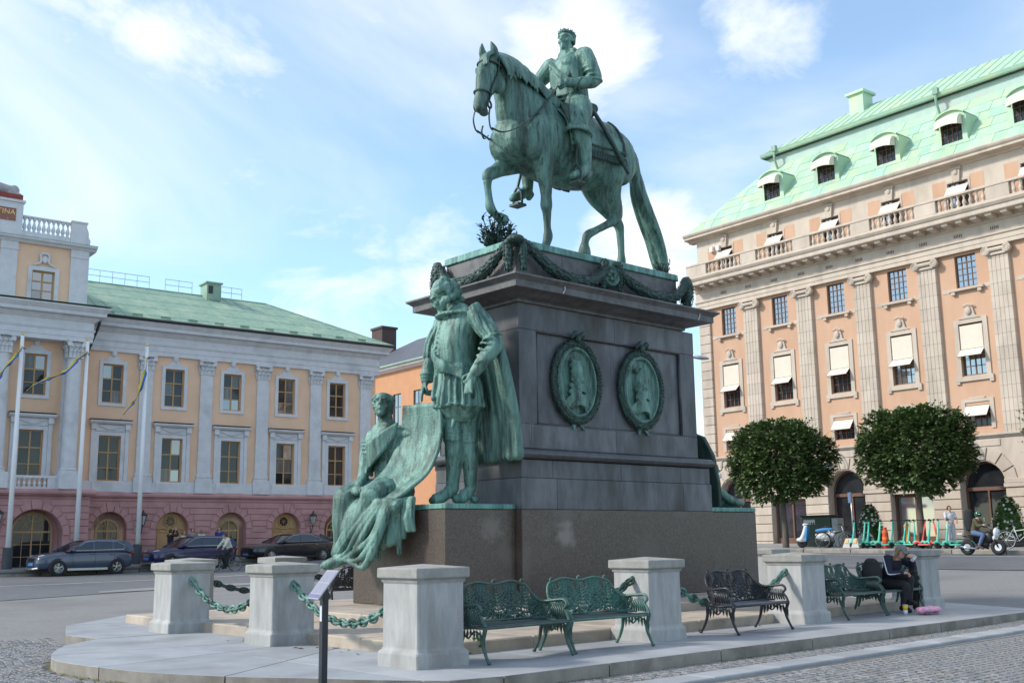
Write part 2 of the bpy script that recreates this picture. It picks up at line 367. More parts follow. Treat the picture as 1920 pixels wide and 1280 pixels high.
# ---- granite setts near the camera: the 300 that show largest are single stones, the others one mass
def sett_shape(mb, x, y, z, a, b, rot, jit):
    ca, sa = cos(rot), sin(rot); ch = .012; h = .035
    P = []
    for (u, v, w) in [(-a, -b, -h), (a, -b, -h), (a, b, -h), (-a, b, -h), (-a, -b, -ch), (a, -b, -ch), (a, b, -ch), (-a, b, -ch), (-a+ch, -b+ch, 0), (a-ch, -b+ch, 0), (a-ch, b-ch, 0), (-a+ch, b-ch, 0)]:
        P.append((x+u*ca-v*sa, y+u*sa+v*ca, z+w+(jit*(u/a)*.006)))
    mb.add(P, [(0, 1, 5, 4), (1, 2, 6, 5), (2, 3, 7, 6), (3, 0, 4, 7), (4, 5, 9, 8), (5, 6, 10, 9), (6, 7, 11, 10), (7, 4, 8, 11), (8, 9, 10, 11)])
rs = random.Random(3); setts = []
def rows_ns(E0, E1, N0, N1, w=.118):
    E = E0+w/2
    while E < E1:
        N = N0+rs.random()*.1
        while N < N1:
            l = rs.uniform(.13, .2); setts.append((E+rs.uniform(-.004, .004), N+l/2, l/2-.008, w/2-.007, pi/2+rs.uniform(-.03, .03), rs.uniform(-1, 1))); N += l
        E += w
rows_ns(-7.60, -3.2, 7.4, 24.5); rows_ns(-8.83, -8.2, 8.2, 21.5)
_P0 = None
def in_platform(E, N):
    pts = PLAT; c = False; j = len(pts)-1
    for i in range(len(pts)):
        if (pts[i][1] > N) != (pts[j][1] > N) and E < (pts[j][0]-pts[i][0])*(N-pts[i][1])/(pts[j][1]-pts[i][1])+pts[i][0]: c = not c
        j = i
    return c
PLAT = [(-8.85, 20.5), (-8.85, 7.9), (-8.98, 7.12), (-9.54, 6.68), (-10.14, 6.32), (-10.99, 5.76), (-12.04, 5.31), (-12.85, 5.14), (-13.71, 5.03), (-14.4, 5.06), (-15.32, 5.38), (-16.23, 5.85), (-16.96, 6.60), (-18.05, 6.52),
        (-20.2, 7.3), (-22.2, 9.2), (-22.4, 19.6), (-20.5, 21.8), (-17, 23.4), (-14, 23.2), (-11.5, 22.2), (-9.3, 21.2)]
N = 2.6
while N < 6.5:                      # the arc-laid cubes south of the platform
    E = -19.2
    while E < -10.2:
        s_ = rs.uniform(.105, .13); Ey = N+.12*sin(E*2.2)
        if not in_platform(E, Ey+.05) and not in_platform(E+.06, Ey+.06): setts.append((E, Ey, s_/2-.008, .052, rs.uniform(-.12, .12)+.25*cos(E*2.2), rs.uniform(-1, 1)))
        E += s_
    N += .118
def dist_key(t):
    d = Vector((t[0], t[1], -CAM_H)); f = d.dot(Fv); px = abs(d.dot(Rv)/f) if f > 0 else 9; py = -d.dot(Uv)/f if f > 0 else 9
    return d.length+(1000 if (f <= 0 or px > .475 or py > .316) else 0)
setts.sort(key=dist_key)
setts = [t for t in setts if dist_key(t) < 1000 or dist_key(t)-1000 < 14]
bed = MB()
for x0, x1, y0, y1 in ((-7.72, -3, 7, 25), (-8.9, -8.1, 7.6, 22), (-20, -9.8, 2.2, 6.9)):
    bed.add([(x0, y0, -.0125), (x1, y0, -.0125), (x1, y1, -.0125), (x0, y1, -.0125)], [(0, 1, 2, 3)])
joints = struct(bed.build('sett_bed', M_joint))
kinds = []
for k in range(8):
    mb = MB(); sett_shape(mb, 0, 0, 0, .075+.008*k/8, .052, 0, (k-3.5)/4); kinds.append(mb.mesh('sett', M_sett))
for t in setts[:300]:
    E, N, a, b, r, j = t; inst('sett', kinds[int((j+1)*3.99)], joints, (E, N, ground_z(E, N)), (0, 0, r), (a/.078, b/.052, 1))
mass = MB()
for E, N, a, b, r, j in setts[300:]: sett_shape(mass, E, N, ground_z(E, N), a, b, r, j)
struct(mass.build('setts', M_sett, joints), 'stuff')

# ---- the drain kerb that crosses the paving
strip = struct(thing('kerb_strip', '', '')); del strip['label'], strip['category']
N = 7.2
while N < 26:
    l = rs.uniform(1.0, 1.5); mb = MB(); e0 = -8.17-.012*(N-9); mb.cbox((e0+.21, N+l/2-.004, ground_z(e0, N)-.03), (.20, l/2-.006, .055), .012)
    mb.build('kerb_slab', M_slab, strip); N += l

# ---- platform of big slabs
plat = struct(thing('platform', '', '')); del plat['label'], plat['category']
def clip(poly, p, n):
    out = []
    for i in range(len(poly)):
        a, b = poly[i], poly[(i+1) % len(poly)]; da = (a[0]-p[0])*n[0]+(a[1]-p[1])*n[1]; db = (b[0]-p[0])*n[0]+(b[1]-p[1])*n[1]
        if da >= 0: out.append(a)
        if da*db < 0: t = da/(da-db); out.append((a[0]+(b[0]-a[0])*t, a[1]+(b[1]-a[1])*t))
    return out
def inset(poly, d):
    """pull a polygon in by d (works for the gentle outlines used here)"""
    n = len(poly); area = sum(poly[i][0]*poly[(i+1) % n][1]-poly[(i+1) % n][0]*poly[i][1] for i in range(n)); sgn = 1 if area > 0 else -1; out = []
    for i in range(n):
        a, b, c = Vector(poly[i-1]), Vector(poly[i]), Vector(poly[(i+1) % n]); e1 = (b-a).normalized(); e2 = (c-b).normalized()
        n1 = Vector((-e1.y, e1.x))*sgn; n2 = Vector((-e2.y, e2.x))*sgn; m = (n1+n2)
        if m.length < .2: out.append(tuple(b)); continue
        m.normalize(); out.append(tuple(b+m*(d/max(.35, m.dot(n1)))))
    return out
def slab(poly, z0, z1, m, parent, name='slab', gap=.010, ch=.003):
    if len(poly) < 3: return
    q = [poly[0]]
    for p in poly[1:]:
        if (Vector(p)-Vector(q[-1])).length > .02: q.append(p)
    if (Vector(q[0])-Vector(q[-1])).length < .02: q.pop()
    if len(q) < 3: return
    P = inset(q, gap); Q = inset(P, ch); n = len(P); mb = MB()
    mb.add([(*p, z0) for p in P]+[(*p, z1-ch) for p in P]+[(*p, z1) for p in Q], [(i, (i+1) % n, (i+1) % n+n, i+n) for i in range(n)]+[(i+n, (i+1) % n+n, (i+1) % n+2*n, i+2*n) for i in range(n)]+[tuple(range(2*n, 3*n))])
    return mb.build(name, m, parent, fix=True)
def two_tone(o):
    """top faces keep the bluer slab colour, side faces take the browner kerb colour"""
    o.data.materials.append(M_kerbside)
    for p in o.data.polygons:
        if abs(p.normal.z) < .5: p.material_index = 1
PT = .14
prev = 20.5
for nj in (18.9, 17.1, 15.5, 13.45, 11.4, 9.35, 7.75):
    two_tone(slab([(-11.0, nj), (-8.85, nj), (-8.85, prev), (-11.0, prev)], -.05, PT, M_slab, plat)); prev = nj
south = [p for p in PLAT if p[1] < 7.8]
S_POLY = south+[(-16.9, 8.6), (-11.0, 8.6), (-11.0, 7.75)]
S_POLY = [(-8.85, 7.75)]+catmull(PLAT[2:12], 4)+[(-16.96, 6.6), (-16.9, 8.7), (-11.0, 8.7), (-11.0, 7.75)]
cuts = [((-10.02, 7.35), (-8.82, 6.9)), ((-11.0, 5.6), (-12.1, 7.2)), ((-13.0, 5.0), (-13.45, 6.8)), ((-14.88, 5.3), (-14.7, 6.9))]
rest = S_POLY
for (a, b) in cuts[1:]:
    d = (b[0]-a[0], b[1]-a[1]); n = (d[1], -d[0])
    if n[0] < 0: n = (-n[0], -n[1])
    piece = clip(rest, a, n); rest = clip(rest, a, (-n[0], -n[1]))
    for lo, hi in ((None, (0, -1)), (None, (0, 1))):
        pc = clip(piece, (0, 6.95), hi); 
        if len(pc) >= 3: two_tone(slab(pc, -.05, PT, M_slab, plat))
for hi in ((0, -1), (0, 1)):
    pc = clip(rest, (0, 6.95), hi)
    if len(pc) >= 3: two_tone(slab(pc, -.05, PT, M_slab, plat))
two_tone(slab([(-16.98, 6.62), (-16.98, 8.7), (-20.2, 8.7), (-20.2, 7.3), (-18.05, 6.52)], -.05, PT, M_slab, plat))
two_tone(slab([(-20.22, 7.3), (-20.22, 20.5), (-22.4, 19.6), (-22.2, 9.2)], -.05, PT, M_slab, plat))
two_tone(slab([(-8.85, 20.52), (-9.3, 21.2), (-11.5, 22.2), (-14, 23.2), (-17, 23.4), (-20.2, 21.9), (-20.2, 20.52)], -.05, PT, M_slab, plat))
core = MB().box(-20.2, -11.0, 8.7, 20.5, -.05, .13); core.build('core', M_step, plat)
# two broad steps, laid in blocks
def ring_blocks(E0, E1, N0, N1, w, z0, z1, parent, l=1.7):
    for (a0, a1, fx) in ((N0, N1, 'E'), (N0, N1, 'W')):
        x = (E1-w, E1) if fx == 'E' else (E0, E0+w); n = round((a1-a0)/l)
        for i in range(n):
            y0, y1 = a0+(a1-a0)*i/n, a0+(a1-a0)*(i+1)/n; slab([(x[0], y0), (x[1], y0), (x[1], y1), (x[0], y1)], z0, z1, M_step, parent, 'step_block', .003, .018)
    for yy in ((N0, N0+w), (N1-w, N1)):
        n = round((E1-E0-2*w)/l)
        for i in range(n):
            x0, x1 = E0+w+(E1-E0-2*w)*i/n, E0+w+(E1-E0-2*w)*(i+1)/n; slab([(x0, yy[0]), (x1, yy[0]), (x1, yy[1]), (x0, yy[1])], z0, z1, M_step, parent, 'step_block', .003, .018)
steps = struct(thing('steps', '', '')); del steps['label'], steps['category']
ring_blocks(-20.0, -10.86, 8.3, 20.4, 1.5, PT-.02, .29, steps); ring_blocks(-18.5, -12.4, 9.68, 19.9, 2.0, .27, .44, steps)

# ================================================================ pedestal
ped = thing('monument_pedestal', 'tall dark granite pedestal with bronze garlands and oval portrait medallions', 'pedestal', (-15.5, 15.5, .44))
def pw(o, parent=ped): o.parent = parent; o.location = -parent.location; return o
def block(name, E0, E1, N0, N1, z0, z1, m, bev=.012, tx=0):
    return pw(MB().box(E0, E1, N0, N1, z0, z1, tx, tx).build(name, m, bevel=bev))
ES, EN = -14.25, -16.75
block('base_block', EN, ES, 12.93, 18.30, .44, 2.064, M_brown)
block('base_block', -17.16, -14.42, 11.36, 12.926, .44, 2.064, M_brown)
block('base_block', -16.6, -14.42, 18.305, 20.0, .44, 2.064, M_brown)
def row(z0, z1, E1, joints, m, name='granite_block', ins=0.0):
    for a, b in zip(joints, joints[1:]): block(name, EN+ins, E1, a+.002, b-.002, z0, z1-.003, m, .008)
row(2.067, 2.62, ES-.01, (12.94, 13.81, 17.37, 18.29), M_dark)
row(2.62, 2.95, ES-.03, (12.96, 13.73, 15.55, 17.33, 18.27), M_dark)
# torus moulding
def ring_mould(name, prof, E0, E1, N0, N1, m):
    """a moulding round the pedestal: prof is (outward, z)"""
    mb = MB(); k = len(prof)
    for (ex, ey) in ((1, -1), (1, 1), (-1, 1), (-1, -1)):
        for d, z in prof: mb.v.append(((E1+d if ex > 0 else E0-d), (N1+d if ey > 0 else N0-d), z))
    for c in range(4):
        for i in range(k-1): mb.f.append((c*k+i, ((c+1) % 4)*k+i, ((c+1) % 4)*k+i+1, c*k+i+1))
    mb.f.append(tuple(c*k+k-1 for c in range(4))); mb.f.append(tuple(c*k for c in (3, 2, 1, 0)))
    return pw(mb.build(name, m, fix=True, smooth=True, angle=35))
DE0, DE1, DN0, DN1 = -16.70, -14.405, 13.05, 18.07
ring_mould('torus_moulding', [(.0, 2.95)]+[(.155+.085*cos(a), 3.045+.088*sin(a)) for a in [(-pi/2+pi*i/8) for i in range(9)]]+[(.03, 3.15), (.0, 3.16)], DE0, DE1, DN0, DN1, M_dark2)
block('die_block', DE0, DE1, DN0, 15.58, 3.162, 3.60, M_dark, .006); block('die_block', DE0, DE1, 15.583, DN1, 3.162, 3.60, M_dark, .006)
block('die_block', DE0, DE1, DN0, 13.49, 3.603, 5.34, M_dark, .006); block('die_block', DE0, DE1, 17.60, DN1, 3.603, 5.34, M_dark, .006)
block('die_panel', DE0, DE1-.06, 13.493, 15.54, 3.603, 5.34, M_dark, .004); block('die_panel', DE0, DE1-.06, 15.543, 17.597, 3.603, 5.34, M_dark, .004)
block('die_block', DE0, DE1, DN0, 15.62, 5.343, 5.82, M_dark, .006); block('die_block', DE0, DE1, 15.623, DN1, 5.343, 5.82, M_dark, .006)
fr = MB()                                                              # moulded frame of the sunk panel
for (a, b) in (((13.49, 3.6), (17.6, 3.6)), ((17.6, 3.6), (17.6, 5.34)), ((17.6, 5.34), (13.49, 5.34)), ((13.49, 5.34), (13.49, 3.6))):
    fr.tube([(DE1-.03, *a), (DE1-.03, *b)], .035, 8)
pw(fr.build('panel_moulding', M_dark2, smooth=True))
ring_mould('cornice', [(0, 5.82), (.06, 5.825), (.075, 5.86), (.06, 5.885), (.09, 5.90), (.13, 5.905), (.22, 5.93), (.28, 5.965), (.30, 5.972), (.49, 5.975), (.495, 5.98), (.495, 6.10), (.52, 6.115), (.535, 6.13), (.57, 6.155), (.595, 6.17), (.595, 6.20), (.5, 6.215), (.0, 6.23)], DE0+.22, DE1, DN0, DN1-.40, M_grey)
ring_mould('plinth_course', [(.0, 6.2), (.0, 6.36), (-.02, 6.37), (-.02, 6.38)], -16.62, -14.36, 12.98, 17.78, M_grey)
for a, b in ((13.06, 14.25), (14.252, 16.0), (16.002, 17.66)): block('plinth_block', -16.52, -14.46, a, b, 6.38, 6.905, M_grey, .006)
bp = MB().box(-16.56, -14.42, 13.02, 17.70, 6.907, 7.05, .01, .01); pw(bp.build('bronze_plate', M_brplate, bevel=.015))
bp = MB().box(-17.0, -14.40, 11.34, 12.92, 2.066, 2.155); pw(bp.build('bronze_plate', M_brplate, bevel=.012))
bp = MB().box(-16.6, -14.40, 18.31, 19.98, 2.066, 2.155); pw(bp.build('bronze_plate', M_brplate, bevel=.012))
# laurel garlands: a rope of overlapping leaves
def leaf_rope(mb, path, rad, step=.05, per=7, ll=.11, seed=1):
    rl = random.Random(seed); P = catmull([(*p, r) for p, r in zip(path, rad)], 8); acc = 0
    mb.tube([p[:3] for p in P], [p[3]*.86 for p in P], 10)
    for i in range(len(P)-1):
        a, b = Vector(P[i][:3]), Vector(P[i+1][:3]); d = b-a; acc += d.length
        if acc < step: continue
        acc = 0; t = d.normalized(); u = t.orthogonal().normalized(); w = t.cross(u); r = P[i][3]; ph = rl.random()*6
        for k in range(per):
            an = ph+2*pi*k/per+rl.uniform(-.2, .2); o = u*cos(an)+w*sin(an); sd_ = t.cross(o); base = a+o*r*.80; l = ll*rl.uniform(.8, 1.2)
            tip = base+t*l+o*(.16*l*rl.uniform(.2, 1.3)); mid = base+t*l*.5+o*.022
            mb.add([base, mid+sd_*l*.24, tip, mid-sd_*l*.24, mid+o*.014], [(0, 1, 4), (1, 2, 4), (2, 3, 4), (3, 0, 4)])
ge, gs = -14.36, 12.97
def garland(path, rad, seed): 
    mb = MB(); leaf_rope(mb, path, rad, seed=seed); return pw(mb.build('garland', M_brd))
X = ge+.06
garland([(X, 13.12, 6.95), (X+.04, 13.4, 6.75), (X+.05, 13.8, 6.52), (X+.05, 14.3, 6.40), (X+.05, 14.8, 6.44), (X+.03, 15.12, 6.62), (X, 15.3, 6.82)], [.08, .10, .12, .13, .12, .10, .08], 1)
garland([(X, 15.6, 6.82), (X+.03, 15.85, 6.66), (X+.05, 16.3, 6.48), (X+.05, 16.8, 6.41), (X+.05, 17.25, 6.46), (X+.03, 17.6, 6.66), (X, 17.74, 6.86)], [.08, .10, .12, .13, .12, .11, .09], 2)
Y = gs-.05
garland([(-14.5, Y, 6.95), (-14.75, Y-.04, 6.74), (-15.1, Y-.05, 6.52), (-15.6, Y-.05, 6.40), (-16.1, Y-.05, 6.45), (-16.4, Y-.03, 6.64), (-16.55, Y, 6.84)], [.08, .10, .12, .13, .12, .11, .09], 3)
for (x, y, s2) in ((-14.32, 12.93, 0), (-14.31, 17.80, 4), (-16.66, 12.93, 5)):       # corner bunches
    mb = MB()
    if s2 == 0:
        leaf_rope(mb, [(x+.03, y+.17, 6.98), (x+.05, y+.15, 6.75), (x+.05, y+.14, 6.42)], [.09, .095, .06], seed=7)
        leaf_rope(mb, [(x-.17, y-.03, 6.98), (x-.15, y-.05, 6.75), (x-.14, y-.05, 6.42)], [.09, .095, .06], seed=8)
        mb.ell((x-.02, y+.02, 6.98), (.17, .17, .09))
    else: leaf_rope(mb, [(x, y, 6.98), (x+.02, y, 6.8), (x, y, 6.55), (x-.02, y, 6.34)], [.09, .15, .15, .08], per=9, seed=s2)
    pw(mb.build('leaf_bunch', M_brd))
mb = MB(); Mro = Matrix.Rotation(pi/2, 3, 'Y')
mb.lathe([(.0, .10), (.10, .12), (.14, .09), (.17, .12), (.20, .13), (.225, .10), (.23, -.05)][::-1], 22, (ge-.02, 15.45, 6.66), Mro)
for k in range(6): mb.ell((ge+.10, 15.45+.08*cos(k*pi/3), 6.66+.08*sin(k*pi/3)), (.03, .05, .05), n=8, m=5)
rl2 = random.Random(4)
pw(mb.build('rosette', M_br, smooth=True, fix=True, angle=40))
mb = MB()
for sgn in (-1, 1): leaf_rope(mb, [(X, 15.45+sgn*.10, 6.93), (X+.03, 15.45+sgn*.22, 6.86), (X+.01, 15.45+sgn*.27, 6.62), (X, 15.45+sgn*.24, 6.38)], [.07, .08, .07, .05], seed=11+sgn)
pw(mb.build('leaf_bunch', M_brd))
# oval portrait medallions
def medallion(Nc, zc, seed):
    e = DE1-.05
    wr = MB(); n = 26; path = [(e+.07, Nc+.60*cos(2*pi*i/n+pi/2), zc+.74*sin(2*pi*i/n+pi/2)) for i in range(n+1)]
    leaf_rope(wr, path, [.068]*(n+1), .045, 6, .085, seed)
    w = pw(wr.build('wreath', M_brd))
    dm = MB(); k = 40
    for r, d in ((.57, .0), (.57, .09), (.53, .13), (.50, .125), (.475, .07), (.001, .05)):
        dm.v += [(e+d, Nc+r*.92*cos(2*pi*i/k), zc+r*1.24*sin(2*pi*i/k)) for i in range(k)]
    for j in range(5):
        dm.f += [(j*k+i, j*k+(i+1) % k, (j+1)*k+(i+1) % k, (j+1)*k+i) for i in range(k)]
    disc = pw(dm.build('oval_disc', M_br, smooth=True, fix=True, angle=40))
    s = Sculpt(); h = e+.06
    prof = [(-.06, .40), (.08, .42), (.155, .35), (.175, .26), (.165, .21), (.235, .07), (.225, .045), (.175, .04), (.205, .0), (.18, -.03), (.205, -.06), (.175, -.10), (.215, -.22), (.10, -.17), (.04, -.26), (-.12, -.22), (-.16, .1)]
    s.prism([(Nc+n_, zc+z_) for n_, z_ in prof], h-.06, h+.07, 'x'); s.ell((h+.02, Nc-.01, zc+.20), (.11, .15, .20)); s.limb([(h+.05, Nc+.12, zc+.20, .022), (h+.06, Nc+.17, zc+.21, .02)], n=6); s.ell((h+.06, Nc+.09, zc+.05), (.05, .06, .07))
    rp = random.Random(seed)
    for k2 in range(34):                                                                     # long curls
        t_ = k2/33; zz_ = .40-.66*t_; w0 = -.17+.03*sin(zz_*9); nn_ = w0+rp.uniform(-.05, .14)*(1 if t_ < .8 else .7); s.ell((h+.05+rp.uniform(0, .035), Nc+nn_+.02, zc+zz_), (.045, .045, .05), n=7, m=5)
    for k2 in range(6): s.limb([(h+.01, Nc-.34+.035*k2, zc-.42-.015*k2, .028), (h+.09, Nc-.16+.03*k2, zc-.25-.035*k2, .026), (h+.10, Nc+.02+.02*k2, zc-.24-.045*k2, .026), (h+.07, Nc+.20-.005*k2, zc-.36-.04*k2, .026), (h+.01, Nc+.30-.02*k2, zc-.50-.025*k2, .024)], n=7)
    s.limb([(h, Nc-.26, zc-.42, .10, .06), (h+.03, Nc, zc-.30, .10, .07), (h, Nc+.22, zc-.44, .09, .06)], up=(1, 0, 0)); s.limb([(h, Nc-.02, zc-.1, .10), (h, Nc, zc-.3, .12)])
    po = s.solid('portrait_relief', M_br2, None, .011, 1); pw(po)
    bw = MB(); bw.tube(catmull([(e+.1, Nc-.14, zc+.84), (e+.18, Nc-.10, zc+.93), (e+.12, Nc, zc+.84), (e+.18, Nc+.10, zc+.93), (e+.1, Nc+.14, zc+.84)], 5), .045, 8); bw.ell((e+.13, Nc, zc+.83), (.06, .07, .08))
    for q in (-.08, .09): pw(MB().add([(e+.05, Nc+q-.05, zc-.78), (e+.08, Nc+q+.06, zc-.78), (e+.12, Nc+q*1.7, zc-.93), (e+.04, Nc+q*1.7, zc-.90)], [(0, 1, 2), (3, 1, 0), (0, 2, 3), (1, 3, 2)]).build('ribbon_end', M_br2))
    pw(bw.build('bow', M_brd, smooth=True))
medallion(14.50, 4.46, 21); medallion(16.33, 4.46, 22)
for (Np, zp, n_) in ((13.75, 6.12, 1), (17.68, 6.12, 2)):          # bird-lime runs on the cornice
    mb = MB(); e = DE1+.5
    mb.tube(catmull([(e+.02, Np, zp), (e+.006, Np+.01, zp-.07), (e+.006, Np-.03, zp-.12), (e+.005, Np-.035, zp-.14)], 4), .012, 6); pw(mb.build('white_streak', mat('lime', (.6, .6, .57), (.5, .5, .48), .9)))

for (Np, z0, z1) in ((13.14, 3.62, 3.42), (13.30, 3.62, 3.30), (13.36, 3.62, 3.20), (17.75, 3.60, 3.45), (17.68, 3.58, 3.50)):
    mb = MB().add([(DE1+.003, Np-.012, z0), (DE1+.003, Np+.014, z0), (DE1+.003, Np+.006, z1), (DE1+.003, Np-.004, z1)], [(0, 1, 2, 3)]); pw(mb.build('white_streak', mat('lime_faint', (.26, .26, .27), (.12, .12, .13), .9, 30)))
# ================================================================ facade helpers (local frame: x along the front, -y outward, z up)
M_glass = mat('window_glass', (.018, .02, .024), (.03, .032, .036), .04, 1.5, 0); M_glass.node_tree.nodes['Principled BSDF'].inputs['IOR'].default_value = 1.45
M_glass2 = mat('window_glass_bright', (.03, .035, .045), (.05, .055, .07), .03, 1.5, 0); M_glass2.node_tree.nodes['Principled BSDF'].inputs['IOR'].default_value = 3.2
M_glassc = mat('glass_before_curtain', (.16, .16, .155), (.07, .07, .07), .05, 2.0, stretch=(6, 6, .4)); M_glasss = mat('glass_with_sky', (.06, .07, .085), (.03, .035, .04), .03, 1.5); M_glasss.node_tree.nodes['Principled BSDF'].inputs['IOR'].default_value = 2.6
M_curtain = mat('pale_curtain', (.5, .5, .48), (.38, .38, .37), .9, 3, 0, stretch=(3, 3, .3))
def wall_holes(mb, x0, x1, z0, z1, holes, depth, y=0.0):
    xs = sorted({x0, x1, *[h[0] for h in holes], *[h[1] for h in holes]}); zs = sorted({z0, z1, *[h[2] for h in holes], *[h[3] for h in holes]})
    for a, b in zip(xs, xs[1:]):
        for c, d in zip(zs, zs[1:]):
            mx, mz = (a+b)/2, (c+d)/2
            if any(h[0] < mx < h[1] and h[2] < mz < h[3] for h in holes): continue
            mb.add([(a, y, c), (b, y, c), (b, y, d), (a, y, d)], [(0, 1, 2, 3)])
    for a, b, c, d in holes:
        yd = y+depth; mb.add([(a, y, c), (b, y, c), (b, y, d), (a, y, d), (a, yd, c), (b, yd, c), (b, yd, d), (a, yd, d)], [(0, 4, 5, 1), (1, 5, 6, 2), (2, 6, 7, 3), (3, 7, 4, 0)])
def arch_wall(mb, x0, x1, z0, z1, cx, hw, zs, depth, y=0.0, n=14, back=True):
    P = [(cx-hw*cos(pi*i/n), zs+hw*sin(pi*i/n)) for i in range(n+1)]
    mb.add([(x0, y, z0), (cx-hw, y, z0), (cx-hw, y, zs), (cx-hw, y, z1), (x0, y, z1), (x0, y, zs)], [(0, 1, 2, 5), (5, 2, 3, 4)])
    mb.add([(cx+hw, y, z0), (x1, y, z0), (x1, y, zs), (x1, y, z1), (cx+hw, y, z1), (cx+hw, y, zs)], [(0, 1, 2, 5), (5, 2, 3, 4)])
    for (ax, az), (bx, bz) in zip(P, P[1:]): mb.add([(ax, y, az), (bx, y, bz), (bx, y, z1), (ax, y, z1)], [(0, 1, 2, 3)])
    Q = [(cx-hw, z0)]+P+[(cx+hw, z0)]
    for (ax, az), (bx, bz) in zip(Q, Q[1:]): mb.add([(ax, y, az), (bx, y, bz), (bx, y+depth, bz), (ax, y+depth, az)], [(0, 3, 2, 1)])
    if back: mb.add([(x, y+depth, z) for x, z in Q], [tuple(range(len(Q)))])
def part(mb, name, m, parent, **k): return mb.build(name, m, parent, **k)
def sash(parent, name, x0, x1, z0, z1, y, nx, rows, m_frame, m_glass=M_glass, fw=.07, bw=.045, panes=True, seed=0, mid=.07):
    """a window: the frame is the part, each pane a sub-part; rows are relative heights from the top"""
    mb = MB(); t = .05
    mb.box(x0, x1, y, y+t, z0, z0+fw); mb.box(x0, x1, y, y+t, z1-fw, z1); mb.box(x0, x0+fw, y+.002, y+t, z0+fw, z1-fw); mb.box(x1-fw, x1, y+.002, y+t, z0+fw, z1-fw)
    gx0, gx1, gz0, gz1 = x0+fw, x1-fw, z0+fw, z1-fw; tot = sum(rows); zz_ = gz1; zc = []
    for i, r in enumerate(rows):
        h = (gz1-gz0)*r/tot; zc.append((zz_-h, zz_)); zz_ -= h
        if i < len(rows)-1:
            w = mid if i == 0 else bw; mb.box(gx0, gx1, y-.004 if i == 0 else y+.004, y+t, zz_-w/2, zz_+w/2)
    xc = [(gx0+(gx1-gx0)*i/nx, gx0+(gx1-gx0)*(i+1)/nx) for i in range(nx)]
    for i in range(1, nx):
        w = mid*1.1 if (nx % 2 == 0 and i == nx//2) else bw; mb.box(xc[i][0]-w/2, xc[i][0]+w/2, y+.001, y+t, gz0, gz1)
    fo = mb.build(name, m_frame, parent); rg = random.Random(seed*13+int(x0*10))
    if panes:
        for i, (a, b) in enumerate(zc):
            for (c, d) in xc:
                p = MB(); q = rg.uniform(-.006, .006); w = rg.uniform(-.008, .008); p.add([(c, y+.035+q, a), (d, y+.035-q, a), (d, y+.035-q+w, b), (c, y+.035+q+w, b)], [(0, 1, 2, 3)]); p.build('pane', (m_glass if rg.random() > .3 or seed >= 60 else (M_glassc if rg.random() < .5 else M_glasss)), fo)
    else:
        p = MB(); p.add([(gx0, y+.035, gz0), (gx1, y+.035, gz0), (gx1, y+.037, gz1), (gx0, y+.037, gz1)], [(0, 1, 2, 3)]); p.build('pane', m_glass, fo)
    return fo
def baluster_mesh(h, r, m, n=10):
    pr = [(.95, 0), (.95, .08), (.6, .10), (.55, .16), (.9, .26), (1.0, .36), (.85, .48), (.45, .66), (.40, .74), (.6, .80), (.55, .85), (.9, .90), (.9, 1.0)]
    mb = MB().lathe([(r*a, h*b) for a, b in pr], n); me = mb.mesh('baluster', m); me.shade_smooth(); me.set_sharp_from_angle(angle=radians(40)); return me
def corinthian(w, d, h, m):
    """capital of a pilaster or column: bell, two rows of leaves, volutes, abacus"""
    mb = MB(); mb.box(-w*.48, w*.48, -d*.5, d*.5, 0, h*.84); mb.box(-w*.5, w*.5, -d*.55, d*.5, 0, h*.05)
    for row, (z0, z1, out, n) in enumerate(((.05, .42, .10, 4), (.28, .68, .15, 3))):
        for i in range(n):
            cx = (i+.5)/n*w-w/2 if row == 0 else (i+.5)/n*w-w/2; lw = w/n*.46
            for y0 in (-d*.5,):
                pts = [(cx, y0-.005, h*z0), (cx, y0-out*.35, h*(z0+(z1-z0)*.6)), (cx, y0-out*.95, h*(z1-.03)), (cx, y0-out*1.15, h*(z1-.10))]
                mb.tube(catmull(pts, 3), [(lw, .03), (lw*1.05, .03), (lw*1.05, .03), (lw, .03), (lw*.95, .035), (lw*.9, .035), (lw*.85, .04), (lw*.75, .04), (lw*.6, .04), (lw*.4, .03)], 7, up=(0, -1, 0))
        for sx in (-1, 1):
            pts = [(sx*w*.5, 0, h*z0), (sx*(w*.5+out*.35), 0, h*(z0+(z1-z0)*.6)), (sx*(w*.5+out*.95), 0, h*(z1-.03)), (sx*(w*.5+out*1.1), 0, h*(z1-.1))]
            mb.tube(pts, [(d*.4, .03), (d*.4, .03), (d*.35, .04), (d*.2, .03)], 7, up=(sx, 0, 0))
    for sx in (-1, 1):
        mb.lathe([(.02, -.05), (h*.13, -.05), (h*.15, 0), (h*.13, .05), (.02, .05)], 12, (sx*w*.5, -d*.5-.10, h*.74), Matrix.Rotation(pi/2, 3, 'X'))
        mb.tube([(sx*w*.10, -d*.5-.02, h*.5), (sx*w*.28, -d*.5-.06, h*.72), (sx*w*.5, -d*.5-.12, h*.86)], .03, 6)
    mb.box(-w*.62, w*.62, -d*.5-.16, d*.5, h*.87, h); mb.ell((0, -d*.5-.15, h*.92), (.07, .06, .07), n=8, m=6)
    me = mb.mesh('capital', m); return me

